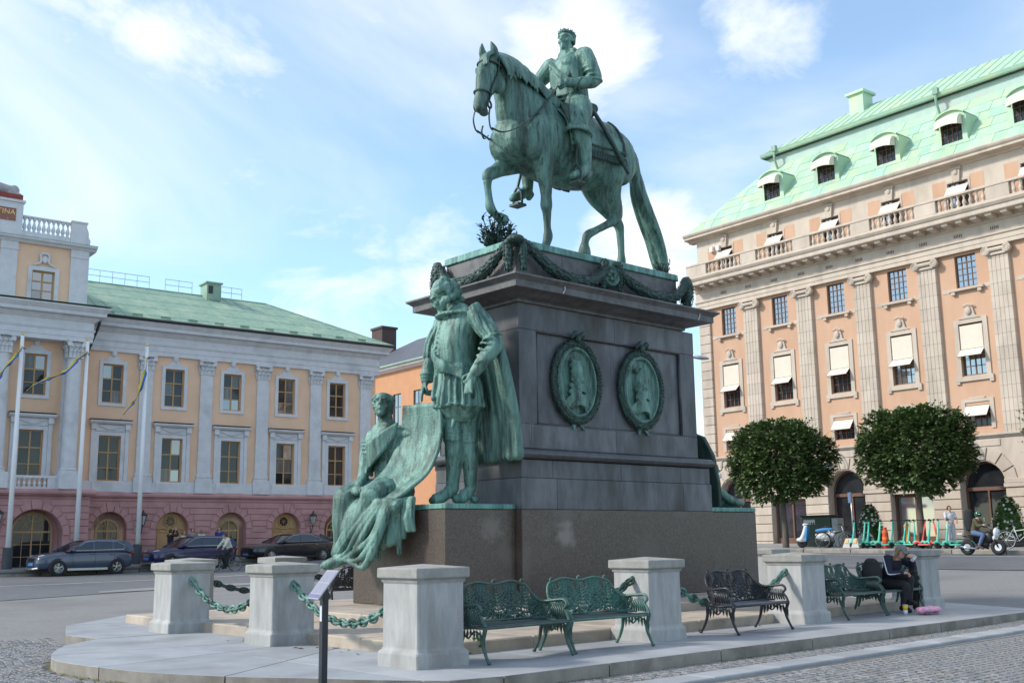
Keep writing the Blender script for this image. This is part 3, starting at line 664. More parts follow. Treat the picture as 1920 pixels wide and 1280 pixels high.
# ================================================================ the palace on the left
pal = thing('palace', 'yellow palace with pink ground floor, white pilasters and green copper roof', 'building', (-58, 15, 0), radians(90-4.36))
M_ylw = mat('yellow_stucco', (.82, .555, .39), (.77, .51, .35), .9, 1.2, .12, 60, c3=(.70, .46, .30), s3=.5)
M_trim = mat('palace_trim', (.66, .665, .69), (.58, .585, .61), .8, 2.5, .1, 60, c3=(.40, .41, .44), s3=.7, l3=.55, h3=.85)
M_pink = mat('pink_stucco', (.50, .275, .27), (.43, .235, .23), .9, 1.5, .15, 60, c3=(.28, .15, .15), s3=.6, l3=.5, h3=.85)
M_wood = mat('ochre_window_wood', (.50, .31, .15), (.41, .245, .115), .6, 4, .05, 60, stretch=(2, 2, .4))
M_copper = mat('copper_roof', (.27, .40, .30), (.19, .32, .245), .65, 2.2, .15, 30, stretch=(1.5, 1.5, .4), c3=(.36, .46, .34), s3=.6, l3=.46, h3=.75, detail=9)
M_blackmetal = mat('black_metal', (.02, .021, .023), (.03, .03, .032), .5, 5)
HB = 3.39; WC = [7.51+HB*k for k in range(5)]; PC = [9.30+3.425*k for k in range(5)]; AC = [7.70+3.37*k for k in range(5)]
W0, W1 = 5.4, 23.75
holes = [(c-.54, c+.54, 9.05, 11.15) for c in WC]+[(c-.58, c+.58, 4.9, 7.3) for c in WC]
mb = MB(); wall_holes(mb, W0, W1, 4.06, 12.0, holes, .22)
mb.add([(W1, 0, 0), (W1, 14, 0), (W1, 14, 13.4), (W1, 0, 13.4)], [(0, 1, 2, 3)]); mb.box(W0, W1-.01, .3, 14, 0, 13.4)
part(mb, 'wall', M_ylw, pal)
mb = MB(); mb.box(W0, W1+.05, -.09, 0, 4.30, 4.90)
for c in WC: mb.box(c-.85, c+.85, -.12, -.085, 4.34, 4.86)
part(mb, 'dado', M_trim, pal, bevel=.01)
# ground floor: wall with arches, rusticated bands and wedge stones
def rusticated(parent, x0, x1, z0, z1, arches, y, m, course=.335, rad_extra=.36):
    """horizontal bands between the arches and wedges round them, each its own piece; arches = (cx, half width, spring)"""
    z = z0
    while z < z1-.05:
        t = min(z+course, z1); segs = [(x0, x1)]
        for cx, hw, zs in arches:
            R = hw+rad_extra
            def half(zq):
                if zq <= zs: return hw
                return sqrt(max(0, R*R-(zq-zs)**2)) if zq < zs+R else 0
            k = max(half(z+.05), half(t-.05))
            if z+.02 >= zs-course*.6 and k > 0: k = max(k, 0)
            if k <= 0: continue
            out = []
            for a, b in segs:
                if cx-k > a+.05: out.append((a, min(b, cx-k)))
                if cx+k < b-.05: out.append((max(a, cx+k), b))
            segs = out
        for a, b in segs:
            if b-a > .12: MB().box(a, b, y-.05, y-.001, z+.022, t-.022, .012, 0).build('rusticated_band', m, parent, bevel=.014)
        z = t
    for cx, hw, zs in arches:
        n = 9
        for i in range(n):
            a0, a1 = pi*i/n+.015, pi*(i+1)/n-.015; R = hw+rad_extra-.02; r = hw+.012
            am = (a0+a1)/2; R2 = R+(.16 if i == n//2 else 0)
            q = [(cx-r*cos(a0), zs+r*sin(a0)), (cx-r*cos(am), zs+r*sin(am)), (cx-r*cos(a1), zs+r*sin(a1)), (cx-R2*cos(a1), min(z1-.02, zs+R2*sin(a1))), (cx-R2*cos(a0), min(z1-.02, zs+R2*sin(a0)))]
            MB().prism(q, y-.055, y-.001, 'y').build('wedge_stone', m, parent, bevel=.012, fix=True)
mb = MB(); xb = [W0]+[(AC[i]+AC[i+1])/2 for i in range(4)]+[W1+.05]
for i, c in enumerate(AC): arch_wall(mb, xb[i], xb[i+1], -.5, 4.0, c, .90, 2.38, .42, -.12)
mb.box(W1+.05, W1+.06, -.12, 14, -.5, 4.0)
part(mb, 'ground_floor_wall', M_pink, pal)
rusticated(pal, W0, W1+.05, .15, 3.95, [(c, .90, 2.38) for c in AC], -.12, M_pink)
mb = MB(); mb.prism([(0, 4.0), (-.16, 4.0), (-.24, 4.08), (-.27, 4.10), (-.27, 4.20), (-.22, 4.24), (-.12, 4.32), (0, 4.32)], W0, W1+.12)
part(mb, 'string_course', M_pink, pal, fix=True)
def fan_window(parent, cx, zs, hw, y, z0):
    """arched window: radiating bars over panes"""
    mb = MB(); n = 16; P = [(cx-hw*cos(pi*i/n), zs+hw*sin(pi*i/n)) for i in range(n+1)]; r2 = hw-.10
    outer = [(cx-hw, z0)]+P+[(cx+hw, z0)]; inner = [(cx-r2, z0+.1)]+[(cx-r2*cos(pi*i/n), zs+r2*sin(pi*i/n)) for i in range(n+1)]+[(cx+r2, z0+.1)]
    k = len(outer)
    for yy in (y,):
        mb.add([(x, yy, z) for x, z in outer]+[(x, yy, z) for x, z in inner]+[(x, yy+.06, z) for x, z in inner], [(i, (i+1) % k, (i+1) % k+k, i+k) for i in range(k)]+[(i+k, (i+1) % k+k, (i+1) % k+2*k, i+2*k) for i in range(k)])
    mb.box(cx-r2, cx+r2, y+.005, y+.05, zs-.05, zs+.04); mb.box(cx-.035, cx+.035, y+.003, y+.05, z0+.1, zs+r2)
    for a in (pi/4, 3*pi/4, pi*.39, pi*.61):
        mb.tube([(cx-.12*cos(a), y+.03, zs+.12*sin(a)), (cx-r2*cos(a), y+.03, zs+r2*sin(a))], .018, 5)
    mb.tube([(cx-hw*.55*cos(pi*i/10), y+.03, zs+hw*.55*sin(pi*i/10)) for i in range(11)], .018, 5)
    for zz_ in (.33, .66): mb.box(cx-r2, cx+r2, y+.01, y+.045, z0+.1+(zs-z0-.1)*zz_-.015, z0+.1+(zs-z0-.1)*zz_+.015)
    for q in (-.5, .5): mb.box(cx+r2*q-.015, cx+r2*q+.015, y+.012, y+.045, z0+.1, zs-.04)
    f = part(mb, 'arched_window', M_wood, parent, fix=True)
    g = MB(); g.add([(x, y+.055, z) for x, z in inner], [tuple(range(len(inner)))]); g.build('pane', M_glass, f)
    return f
def oval_door(parent, cx, zs, hw, y):
    """double door with a round light over it"""
    mb = MB(); n = 16; P = [(cx-hw*cos(pi*i/n), zs+hw*sin(pi*i/n)) for i in range(n+1)]; Q = [(cx-hw, 0)]+P+[(cx+hw, 0)]
    mb.add([(x, y, z) for x, z in Q], [tuple(range(len(Q)))]); mb.tube([(cx+.30*cos(2*pi*i/20), y-.02, zs+.40+.30*sin(2*pi*i/20)) for i in range(20)], .05, 6, closed=True)
    mb.tube(catmull([(cx-.75, y-.03, zs-.05), (cx-.4, y-.03, zs+.06), (cx-.15, y-.03, zs-.02), (cx, y-.03, zs+.03), (cx+.15, y-.03, zs-.02), (cx+.4, y-.03, zs+.06), (cx+.75, y-.03, zs-.05)], 4), .05, 6)
    mb.box(cx-hw, cx+hw, y-.05, y, zs-.16, zs-.08); mb.box(cx-.03, cx+.03, y-.04, y, .3, zs-.16)
    for s_ in (-1, 1):
        for (a, b) in ((.5, 1.15), (1.3, zs-.3)): mb.box(cx+s_*hw*.52-.26, cx+s_*hw*.52+.26, y-.03, y, a, b, .03, 0)
    d = part(mb, 'door', M_wood, parent, fix=True)
    g = MB(); g.lathe([(.0, 0), (.27, 0)], 20, (cx, y-.025, zs+.40), Matrix.Rotation(pi/2, 3, 'X')); g.build('round_pane', M_glass, d)
    g = MB()
    for a in range(4): g.tube([(cx-.27*cos(a*pi/4), y-.04, zs+.4-.27*sin(a*pi/4)), (cx+.27*cos(a*pi/4), y-.04, zs+.4+.27*sin(a*pi/4))], .012, 5)
    g.build('glazing_bars', M_wood, d)
for i, c in enumerate(AC):
    if i in (1, 3): oval_door(pal, c, 2.38, .88, .26)
    else: fan_window(pal, c+.0, 2.30, .62, .22, .9)
# windows of the wing
def shell(mb, c, z, y, w=.5):
    """the cartouche over an upper window"""
    mb.prism([(c-w, z), (c+w, z), (c+w, z+.06), (c+w*.75, z+.10), (c+w*.55, z+.22), (c+w*.3, z+.28), (c+w*.25, z+.5), (c, z+.6), (c-w*.25, z+.5), (c-w*.3, z+.28), (c-w*.55, z+.22), (c-w*.75, z+.10), (c-w, z+.06)], y-.06, y, 'y')
    mb.ell((c, y-.08, z+.40), (.14, .09, .18), n=10, m=7); mb.tube([(c+.12*cos(t), y-.1, z+.40+.16*sin(t)) for t in [2*pi*i/12 for i in range(12)]], .028, 5, closed=True)
def up_window(parent, c, y=0.0, seed=0):
    sf = MB(); f = .19
    sf.box(c-.54-f, c-.54, y-.06, y+.0, 8.88, 11.33); sf.box(c+.54, c+.54+f, y-.06, y, 8.88, 11.33); sf.box(c-.54, c+.54, y-.06, y, 11.15, 11.33); sf.box(c-.54, c+.54, y-.06, y, 8.88, 9.05)
    shell(sf, c, 11.32, y, .48); s_ = part(sf, 'window_surround', M_trim, parent, fix=True)
    sash(s_, 'window_frame', c-.54, c+.54, 9.05, 11.15, y+.14, 2, (.36, .34, .30), M_wood, seed=seed)
def low_window(parent, c, y=0.0, seed=1):
    sf = MB(); f = .20
    sf.box(c-.58-f, c-.58, y-.07, y, 4.9, 7.50); sf.box(c+.58, c+.58+f, y-.07, y, 4.9, 7.50); sf.box(c-.58, c+.58, y-.07, y, 7.3, 7.50)
    for s2 in (-1, 1): sf.box(c+s2*.89-.10, c+s2*.89+.10, y-.10, y, 4.9, 7.62); sf.box(c+s2*.89-.13, c+s2*.89+.13, y-.22, y, 7.62, 7.90)
    sf.box(c-.76, c+.76, y-.08, y, 7.52, 7.88); sf.tube(catmull([(c-.6, y-.1, 7.80), (c, y-.14, 7.62), (c+.6, y-.1, 7.80)], 4), .03, 6)
    sf.prism([(y, 7.90), (y-.20, 7.90), (y-.28, 7.96), (y-.32, 8.02), (y-.32, 8.08), (y, 8.13)], c-1.12, c+1.12)
    s_ = part(sf, 'window_surround', M_trim, parent, fix=True)
    r = MB().box(c-1.13, c+1.13, y-.33, y, 8.132, 8.15); r.build('lead_cover', M_blackmetal, s_)
    sash(s_, 'window_frame', c-.58, c+.58, 4.9, 7.3, y+.14, 2, (.36, .36, .28), M_wood, seed=seed)
for i, c in enumerate(WC): up_window(pal, c, seed=i); low_window(pal, c, seed=i+9)
# curtains behind some panes: lighter glass parts are what the sky gives; here cloth shows
ME_cap = corinthian(.80, .16, .86, M_trim)
for i, c in enumerate(PC):
    mb = MB(); mb.box(c-.38, c+.38, -.13, 0, 5.32, 10.95, .02, .0); mb.box(c-.44, c+.44, -.17, 0, 5.18, 5.32); mb.box(c-.42, c+.42, -.15, 0, 5.10, 5.18); mb.box(c-.50, c+.50, -.22, 0, 4.31, 5.10)
    p = part(mb, 'pilaster', M_trim, pal, bevel=.012); inst('capital', ME_cap, p, (c, -.06, 10.95))
ENT = [(.1, 11.82), (-.14, 11.82), (-.14, 12.05), (-.17, 12.06), (-.17, 12.32), (-.22, 12.40), (-.24, 12.46), (-.16, 12.47), (-.16, 12.86), (-.22, 12.88), (-.30, 12.98), (-.34, 13.0), (-.34, 13.08), (-.62, 13.12), (-.64, 13.14), (-.64, 13.30), (-.68, 13.33), (-.78, 13.46), (-.82, 13.5), (-.82, 13.58), (.1, 13.66)]
def entab(parent, x0, x1, y, ret_right=True, name='entablature'):
    """the moulded cornice with a mitred return at the right end"""
    mb = MB(); k = len(ENT)
    for (xx, s_) in ((x0, 0), (x1, 1)):
        mb.v += [(xx-(py if s_ else 0), y+py, pz) for py, pz in ENT]
    if ret_right: mb.v += [(x1-py, y+2.6 if True else 0, pz) for py, pz in ENT]
    for c in range(2 if ret_right else 1):
        mb.f += [(c*k+i, c*k+i+1, (c+1)*k+i+1, (c+1)*k+i) for i in range(k-1)]
    return part(mb, name, M_trim, parent, fix=True)
entab(pal, W0, W1, 0)
gt = MB(); gt.tube([(W0, -.86, 13.63), (W1+.8, -.86, 13.63), (W1+.86, -.4, 13.63), (W1+.86, 8, 13.63)], .09, 8)
part(gt, 'gutter', M_blackmetal, pal, smooth=True)
dp = MB(); dp.tube(catmull([(W0+1.05, -.9, 13.6), (W0+1.0, -.75, 13.0), (W0+.75, -.35, 12.0), (W0+.62, -.22, 11.2), (W0+.62, -.2, 9)], 4), .075, 7); part(dp, 'downpipe', M_blackmetal, pal, smooth=True)
# hipped copper roof with standing seams
e0, r0_, rz_, ez_ = -.84, 6.0, 16.95, 13.66
RR = [(W0-3, e0, ez_), (W1+.84, e0, ez_), (18.9, r0_, rz_), (W0-3, r0_, rz_), (W1+.84, 13, ez_), (W0-3, 13, ez_)]
mb = MB(); mb.add(RR, [(0, 1, 2, 3), (1, 4, 2), (4, 5, 3, 2)]); roof = part(mb, 'roof', M_copper, pal)
sm = MB(); x = W0-2.5
while x < W1+.5:
    t = 1.0 if x < 18.9 else max(0, (W1+.84-x)/(W1+.84-18.9))
    if t > .03: sm.tube([(x, e0, ez_+.015), (x, e0+(r0_-e0)*t, ez_+(rz_-ez_)*t+.015)], .014, 4)
    x += .62
sm.tube([(W1+.84, e0, ez_+.02), (18.9, r0_, rz_+.02), (W0-3, r0_, rz_+.02)], .05, 6)
for q in (.12, .36, .6, .84):
    sm.tube([(W0-3, e0+(r0_-e0)*q, ez_+(rz_-ez_)*q+.01), (W1+.84-(W1+.84-18.9)*q, e0+(r0_-e0)*q, ez_+(rz_-ez_)*q+.01)], .008, 4)
sm.build('roof_seams', M_copper, roof)['kind'] = 'stuff'
for xx in [7+1.55*i for i in range(11)]:
    MB().obox((xx, e0+.45, ez_+.30), (.28, 0, 0), (0, .02, .012), (0, -.02, .05)).build('snow_guard', M_copper, roof)
lv = MB().box(14.6, 15.5, 5.2, 6.3, 16.6, 17.65); lv.box(14.5, 15.6, 5.1, 6.4, 17.65, 17.75); lvo = part(lv, 'roof_vent', M_copper, roof); MB().box(14.7, 14.98, 5.17, 5.19, 17.0, 17.5).build('louvre', M_blackmetal, lvo)
ch = MB().lathe([(.22, 14), (.22, 15.9), (.3, 15.95), (.3, 16.1), (.0, 16.2)], 10, (21.9, 5.6, 0)); part(ch, 'flue', M_copper, roof)
rl_ = MB()
for (a, b) in ((7.5, 11.2), (12.2, 13.9), (15.8, 17.2)):
    for zz_ in (17.35, 17.7): rl_.tube([(a, 5.9, zz_), (b, 5.9, zz_)], .018, 5)
    k = int((b-a)/.9)+1
    for i in range(k+1): rl_.tube([(a+(b-a)*i/k, 5.9, 16.9), (a+(b-a)*i/k, 5.9, 17.7)], .018, 5)
part(rl_, 'roof_railing', mat('grey_steel', (.35, .36, .37), (.3, .3, .3), .5), pal)
# ---- the middle block with columns and attic
R1 = 5.62
mb = MB()
wall_holes(mb, -6, R1, 4.3, 12.0, [(c-.54, c+.54, 9.05, 11.15) for c in (3.25, -.15)]+[(c-.58, c+.58, 4.9, 7.3) for c in (3.25, -.15)], .25, -1.25)
mb.add([(R1, -1.25, 4.3), (R1, 1, 4.3), (R1, 1, 12), (R1, -1.25, 12)], [(0, 1, 2, 3)]); part(mb, 'wall', M_ylw, pal)
mb = MB(); arch_wall(mb, 1.9, 6.0, -.5, 4.0, 3.5, 1.28, 2.05, .9, -2.25); arch_wall(mb, -3, 1.9, -.5, 4.0, .0, 1.28, 2.05, .9, -2.25)
mb.add([(6.0, -2.25, -.5), (6.0, 0, -.5), (6.0, 0, 4.0), (6.0, -2.25, 4.0)], [(0, 1, 2, 3)]); mb.add([(-3, -2.25, 4.0), (6, -2.25, 4.0), (6, 0, 4.0), (-3, 0, 4.0)], [(0, 1, 2, 3)])
part(mb, 'ground_floor_wall', M_pink, pal)
rusticated(pal, -2, 6.0, .15, 3.95, [(3.5, 1.28, 2.05), (.0, 1.28, 2.05)], -2.25, M_pink)
mb = MB(); mb.prism([(-1.2, 4.0), (-2.41, 4.0), (-2.49, 4.08), (-2.52, 4.10), (-2.52, 4.20), (-2.4, 4.32), (-1.2, 4.32)], -6, 6.22); part(mb, 'string_course', M_pink, pal, fix=True)
fan_window(pal, 3.55, 2.25, .98, -1.44, .35); fan_window(pal, .05, 2.25, .98, -1.44, .35)
for i, c in enumerate((3.25, -.15)):
    up_window(pal, c, -1.25, 20+i); low_window(pal, c, -1.25, 24+i)
ba = baluster_mesh(.42, .09, M_trim)
for c in (3.25, -.15):
    mb = MB(); mb.box(c-1.15, c+1.15, -2.1, -1.95, 4.33, 4.42); mb.box(c-1.15, c+1.15, -2.12, -1.93, 4.86, 4.98); mb.box(c-1.15, c-.72, -2.1, -1.95, 4.42, 4.86); mb.box(c+.72, c+1.15, -2.1, -1.95, 4.42, 4.86)
    p = part(mb, 'balcony_parapet', M_trim, pal)
    for k in range(6): inst('baluster', ba, p, (c-.6+.24*k, -2.03, 4.43))
ME_cap2 = corinthian(.72, .66, .95, M_trim)
for c in (1.52, 4.92, -1.9):
    mb = MB(); mb.lathe([(.47, 5.10), (.47, 5.18), (.43, 5.22), (.46, 5.30), (.38, 5.36), (.37, 7.6), (.33, 10.9), (.37, 10.93), (.37, 10.98)], 20, (c, -2.0, 0)); mb.box(c-.52, c+.52, -2.5, -1.3, 4.325, 5.10)
    p = part(mb, 'column', M_trim, pal, smooth=True, angle=35); inst('capital', ME_cap2, p, (c, -2.0, 10.93))
for c in (1.52, 4.92):
    mb = MB().box(c-.36, c+.36, -1.36, -1.25, 5.1, 10.95); p = part(mb, 'pilaster', M_trim, pal); inst('capital', ME_cap, p, (c, -1.30, 10.95), sc=(.9, 1, 1))
entab(pal, -6, R1, -1.95, True)
mb = MB().box(-6, R1-.1, -1.9, -1.2, 11.83, 12.1); part(mb, 'porch_soffit', M_trim, pal)
mb = MB(); mb.prism([(-2.85, 13.66), (-1.3, 13.66), (-1.3, 13.85)], -6, R1+.85); part(mb, 'ledge_cover', M_copper, pal, fix=True)
AX = 5.36
mb = MB(); wall_holes(mb, -6, AX, 13.7, 16.72, [(2.72, 3.82, 13.86, 15.40), (-.68, .42, 13.86, 15.40)], .2, -1.55)
mb.add([(AX, -1.55, 13.7), (AX, 6, 13.7), (AX, 6, 16.72), (AX, -1.55, 16.72)], [(0, 1, 2, 3)]); part(mb, 'attic_wall', M_ylw, pal)
for c in (1.55, 4.95):
    mb = MB().box(c-.40, c+.405, -1.66, -1.55, 13.7, 16.45); mb.box(c-.42, c+.425, -1.70, -1.55, 16.3, 16.72); part(mb, 'attic_pilaster', M_trim, pal)
mb = MB().box(AX, AX+.10, -1.66, -.75, 13.7, 16.72); part(mb, 'attic_pilaster', M_trim, pal)
for i, c in enumerate((3.27, -.13)):
    sf = MB(); sf.box(c-.76, c-.55, -1.62, -1.55, 13.72, 15.6); sf.box(c+.55, c+.76, -1.62, -1.55, 13.72, 15.6); sf.box(c-.55, c+.55, -1.62, -1.55, 15.40, 15.62); sf.box(c-.85, c+.85, -1.68, -1.55, 13.7, 13.86)
    sf.tube(catmull([(c-.5, -1.64, 15.66), (c-.2, -1.68, 15.82), (c-.2, -1.7, 16.2), (c, -1.7, 16.28), (c+.2, -1.7, 16.2), (c+.2, -1.68, 15.82), (c+.5, -1.64, 15.66)], 4), .06, 6); sf.ell((c, -1.66, 15.98), (.16, .08, .2))
    s_ = part(sf, 'window_surround', M_trim, pal); sash(s_, 'window_frame', c-.55, c+.55, 13.86, 15.40, -1.42, 2, (1, 1, 1), M_wood, M_glass2, seed=40+i)
mb = MB(); mb.prism([(-1.5, 16.72), (-1.75, 16.72), (-1.82, 16.80), (-1.98, 16.88), (-2.0, 16.98), (-1.5, 17.0)], -6, AX+.42); mb.box(AX, AX+.42, -1.5, 1, 16.72, 16.98); part(mb, 'attic_cornice', M_trim, pal, fix=True)
mb = MB(); mb.add([(-6, -2.02, 16.99), (AX+.45, -2.02, 16.99), (AX+.45, -1.2, 17.03), (-6, -1.2, 17.03)], [(0, 1, 2, 3)]); part(mb, 'ledge_cover', M_copper, pal)
mb = MB(); mb.box(2.05, 4.45, -1.68, -1.40, 17.03, 17.32); mb.box(2.05, 4.45, -1.68, -1.42, 18.08, 18.16); mb.box(4.46, 5.25, -1.72, -1.3, 17.03, 18.18); mb.box(4.42, 5.29, -1.76, -1.26, 18.18, 18.26)
mb.prism([(5.26, 17.03), (5.45, 17.03), (5.48, 17.3), (5.38, 17.5), (5.36, 17.75), (5.26, 18.0)], -1.65, -1.4, 'y'); att = part(mb, 'roof_parapet', M_trim, pal)
ba2 = baluster_mesh(.76, .11, M_trim)
for k in range(10): inst('baluster', ba2, att, (2.2+.235*k, -1.55, 17.32))
mb = MB(); mb.box(-4, 2.04, -1.85, -.9, 17.03, 18.72); mb.box(-4, 2.12, -1.93, -.85, 18.72, 18.84); ped2 = part(mb, 'attic_pedestal', M_trim, pal)
mb = MB().box(-4, 1.98, -1.88, -.95, 18.842, 19.12); mb.build('red_plinth', mat('red_stone', (.30, .06, .045), (.22, .05, .04), .8), ped2)
mb = MB().box(-3, 1.70, -1.875, -1.852, 17.72, 18.38); mb.build('inscription_panel', mat('rust_panel', (.30, .125, .095), (.26, .11, .085), .7), ped2)
M_gold = mat('gilt', (.75, .55, .2), (.65, .46, .15), .35, metal=.6)
def text(name, s_, size, m, parent, loc, rot, align='RIGHT', ext=.004, sp=1.0):
    cu = bpy.data.curves.new(name, 'FONT'); cu.body = s_; cu.size = size; cu.align_x = align; cu.extrude = ext; cu.space_character = sp
    t = bpy.data.objects.new(name, cu); COL.objects.link(t); dg = bpy.context.evaluated_depsgraph_get(); dg.update()
    me = bpy.data.meshes.new_from_object(t.evaluated_get(dg)); bpy.data.objects.remove(t); me.materials.clear(); me.materials.append(m)
    o = bpy.data.objects.new(name, me); COL.objects.link(o); o.parent = parent; o.location = loc; o.rotation_euler = rot; return o
text('inscription', 'TINA', .36, M_gold, ped2, (1.66, -1.88, 18.04), (pi/2, 0, 0), sp=1.05); text('inscription', '.', .36, M_gold, ped2, (1.36, -1.88, 17.79), (pi/2, 0, 0))
s = Sculpt()                                                    # reclining stone beast on the attic
s.limb([(.2, -1.4, 19.6, .34), (.9, -1.4, 19.45, .30), (1.5, -1.4, 19.35, .30)]); s.ell((1.62, -1.4, 19.42), (.28, .26, .30)); s.limb([(.3, -1.4, 19.7, .28), (.15, -1.42, 20.15, .2), (.15, -1.45, 20.4, .2)]); s.ell((.12, -1.5, 20.5), (.22, .2, .22))
s.limb([(1.4, -1.6, 19.2, .14), (1.9, -1.62, 19.18, .09)]); s.limb([(.3, -1.6, 19.3, .15), (-.2, -1.62, 19.2, .10)])
s.solid('stone_beast', mat('old_stone', (.42, .40, .42), (.3, .29, .30), .9, 6, .3), ped2, .05, 3)
# wall lanterns
def lantern():
    r = thing('wall_lantern', '', 'lantern'); mb = MB(); mb.tube(catmull([(0, 0, -.35), (0, -.1, -.4), (0, -.25, -.2), (0, -.32, 0)], 4), .025, 6); mb.tube([(0, 0, -.5), (0, -.02, -.1)], .03, 6); mb.build('bracket', M_blackmetal, r)
    mb = MB(); c = (0, -.36, 0)
    mb.lathe([(.05, 0), (.07, .02), (.07, .04)], 6, c); mb.lathe([(.22, .52), (.24, .56), (.12, .68), (.05, .72), (.05, .80), (.0, .86)], 6, c)
    for i in range(6): mb.tube([(c[0]+.075*cos(i*pi/3), c[1]+.075*sin(i*pi/3), .03), (c[0]+.21*cos(i*pi/3), c[1]+.21*sin(i*pi/3), .53)], .012, 4)
    mb.build('cage', M_blackmetal, r); MB().lathe([(.07, .04), (.20, .52)], 6, c).build('glass', mat('lamp_glass', (.45, .46, .44), (.4, .4, .4), .15), r); return r
lt = lantern(); first = True
for k, (sx, dy, lab) in enumerate(((9.33, -.14, 'black wall lantern on pink wall between grey and dark blue cars'), (19.35, -.14, 'black wall lantern on pink wall above the black sedan'), (1.72, -2.28, 'black wall lantern on pink wall at the far left edge'))):
    o = lt if first else copy_tree(lt); first = False; p = pal.matrix_basis @ Vector((sx, dy, 2.55)); o.location = p; o.rotation_euler = (0, 0, radians(90-4.36)); tag(o, lab, 'lantern', 'wall lanterns on the palace')
bpy.context.view_layer.update()

# ================================================================ the stone and stucco block on the right
bld = thing('stone_office_building', 'long orange and beige building with fluted pilasters and green mansard roof', 'building', (-40, 52, 0), radians(-3.38))
M_st = mat('warm_limestone', (.56, .475, .395), (.49, .41, .335), .85, 2, .2, 60, stretch=(1, 1, .35), c3=(.37, .31, .255), s3=1.3, l3=.52, h3=.80, rnd=.07, detail=8)
M_oc = mat('orange_stucco', (.58, .365, .25), (.53, .325, .215), .9, 1.5, .12, 60, stretch=(1, 1, .3), c3=(.47, .285, .19), s3=1.0, l3=.53, h3=.85, detail=8)
M_fr = mat('brown_frame', (.16, .085, .055), (.12, .06, .04), .6, 4)
M_awn = mat('cream_awning', (.70, .63, .53), (.66, .59, .49), .85, 3, .05, 120)
M_roof2 = mat('copper_roof_pale', (.40, .57, .41), (.34, .52, .39), .6, 2, .15, 30, stretch=(1, 1, .3), c3=(.50, .58, .35), s3=.8, l3=.5, h3=.75, rnd=.10)
M_roof3 = mat('copper_roof_lime', (.42, .565, .37), (.36, .52, .365), .6, 2, .1, 30, c3=(.47, .56, .32), s3=1.2, rnd=.08); M_roof4 = mat('copper_roof_mint', (.35, .55, .42), (.31, .50, .395), .6, 2, .1, 30, rnd=.08)
BB = 3.745; CC = [3.13+BB*k for k in range(9)]; WB = [1.38+BB*k for k in range(9)]
BX1 = WB[-1]+2.5; BX0 = -.86
holes = []
for c in WB: holes += [(c-.545, c+.545, 13.40, 15.0), (c-.62, c+.62, 9.05, 11.6), (c-.62, c+.62, 6.55, 7.6)]
mb = MB(); wall_holes(mb, 0, BX1, 6.2, 15.2, holes, .25); mb.box(0, BX1, .9, 16, .2, 19.5); part(mb, 'stucco_wall', M_oc, bld)
mb = MB(); z = 4.3
while z < 15.1: MB().box(BX0, -.002, -.14, .5, z+.012, z+.535, 0, 0).build('quoin_block', M_st, bld, bevel=.02); z += .545
# arcade floor: arches at every other bay, shop windows between
mb = MB()
for i, c in enumerate(WB):
    x0 = BX0 if i == 0 else c-BB/2; x1 = c+BB/2
    if i % 2 == 0: arch_wall(mb, x0, x1, 0, 6.0, c, 1.12, 3.80, .55, -.2, back=False)
    else: wall_holes(mb, x0, x1, 0, 6.0, [(c-1.15, c+1.15, 1.0, 3.55)], .5, -.2)
mb.add([(BX0, -.2, 0), (BX0, 2, 0), (BX0, 2, 6.0), (BX0, -.2, 6.0)], [(0, 1, 2, 3)])
part(mb, 'arcade_wall', M_st, bld, fix=False)
z = .8
while z < 3.7:
    for i, c in enumerate(WB[:7]):
        x0 = (BX0 if i == 0 else WB[i-1]+(1.12 if i % 2 else 1.15)); x1 = c-(1.12 if i % 2 == 0 else 1.15)
        if i == 0: x0 = BX0
        MB().box(x0-.0, x1, -.27, -.201, z+.015, min(z+.46, 3.62)).build('rusticated_block', M_st, bld, bevel=.025)
    z += .475
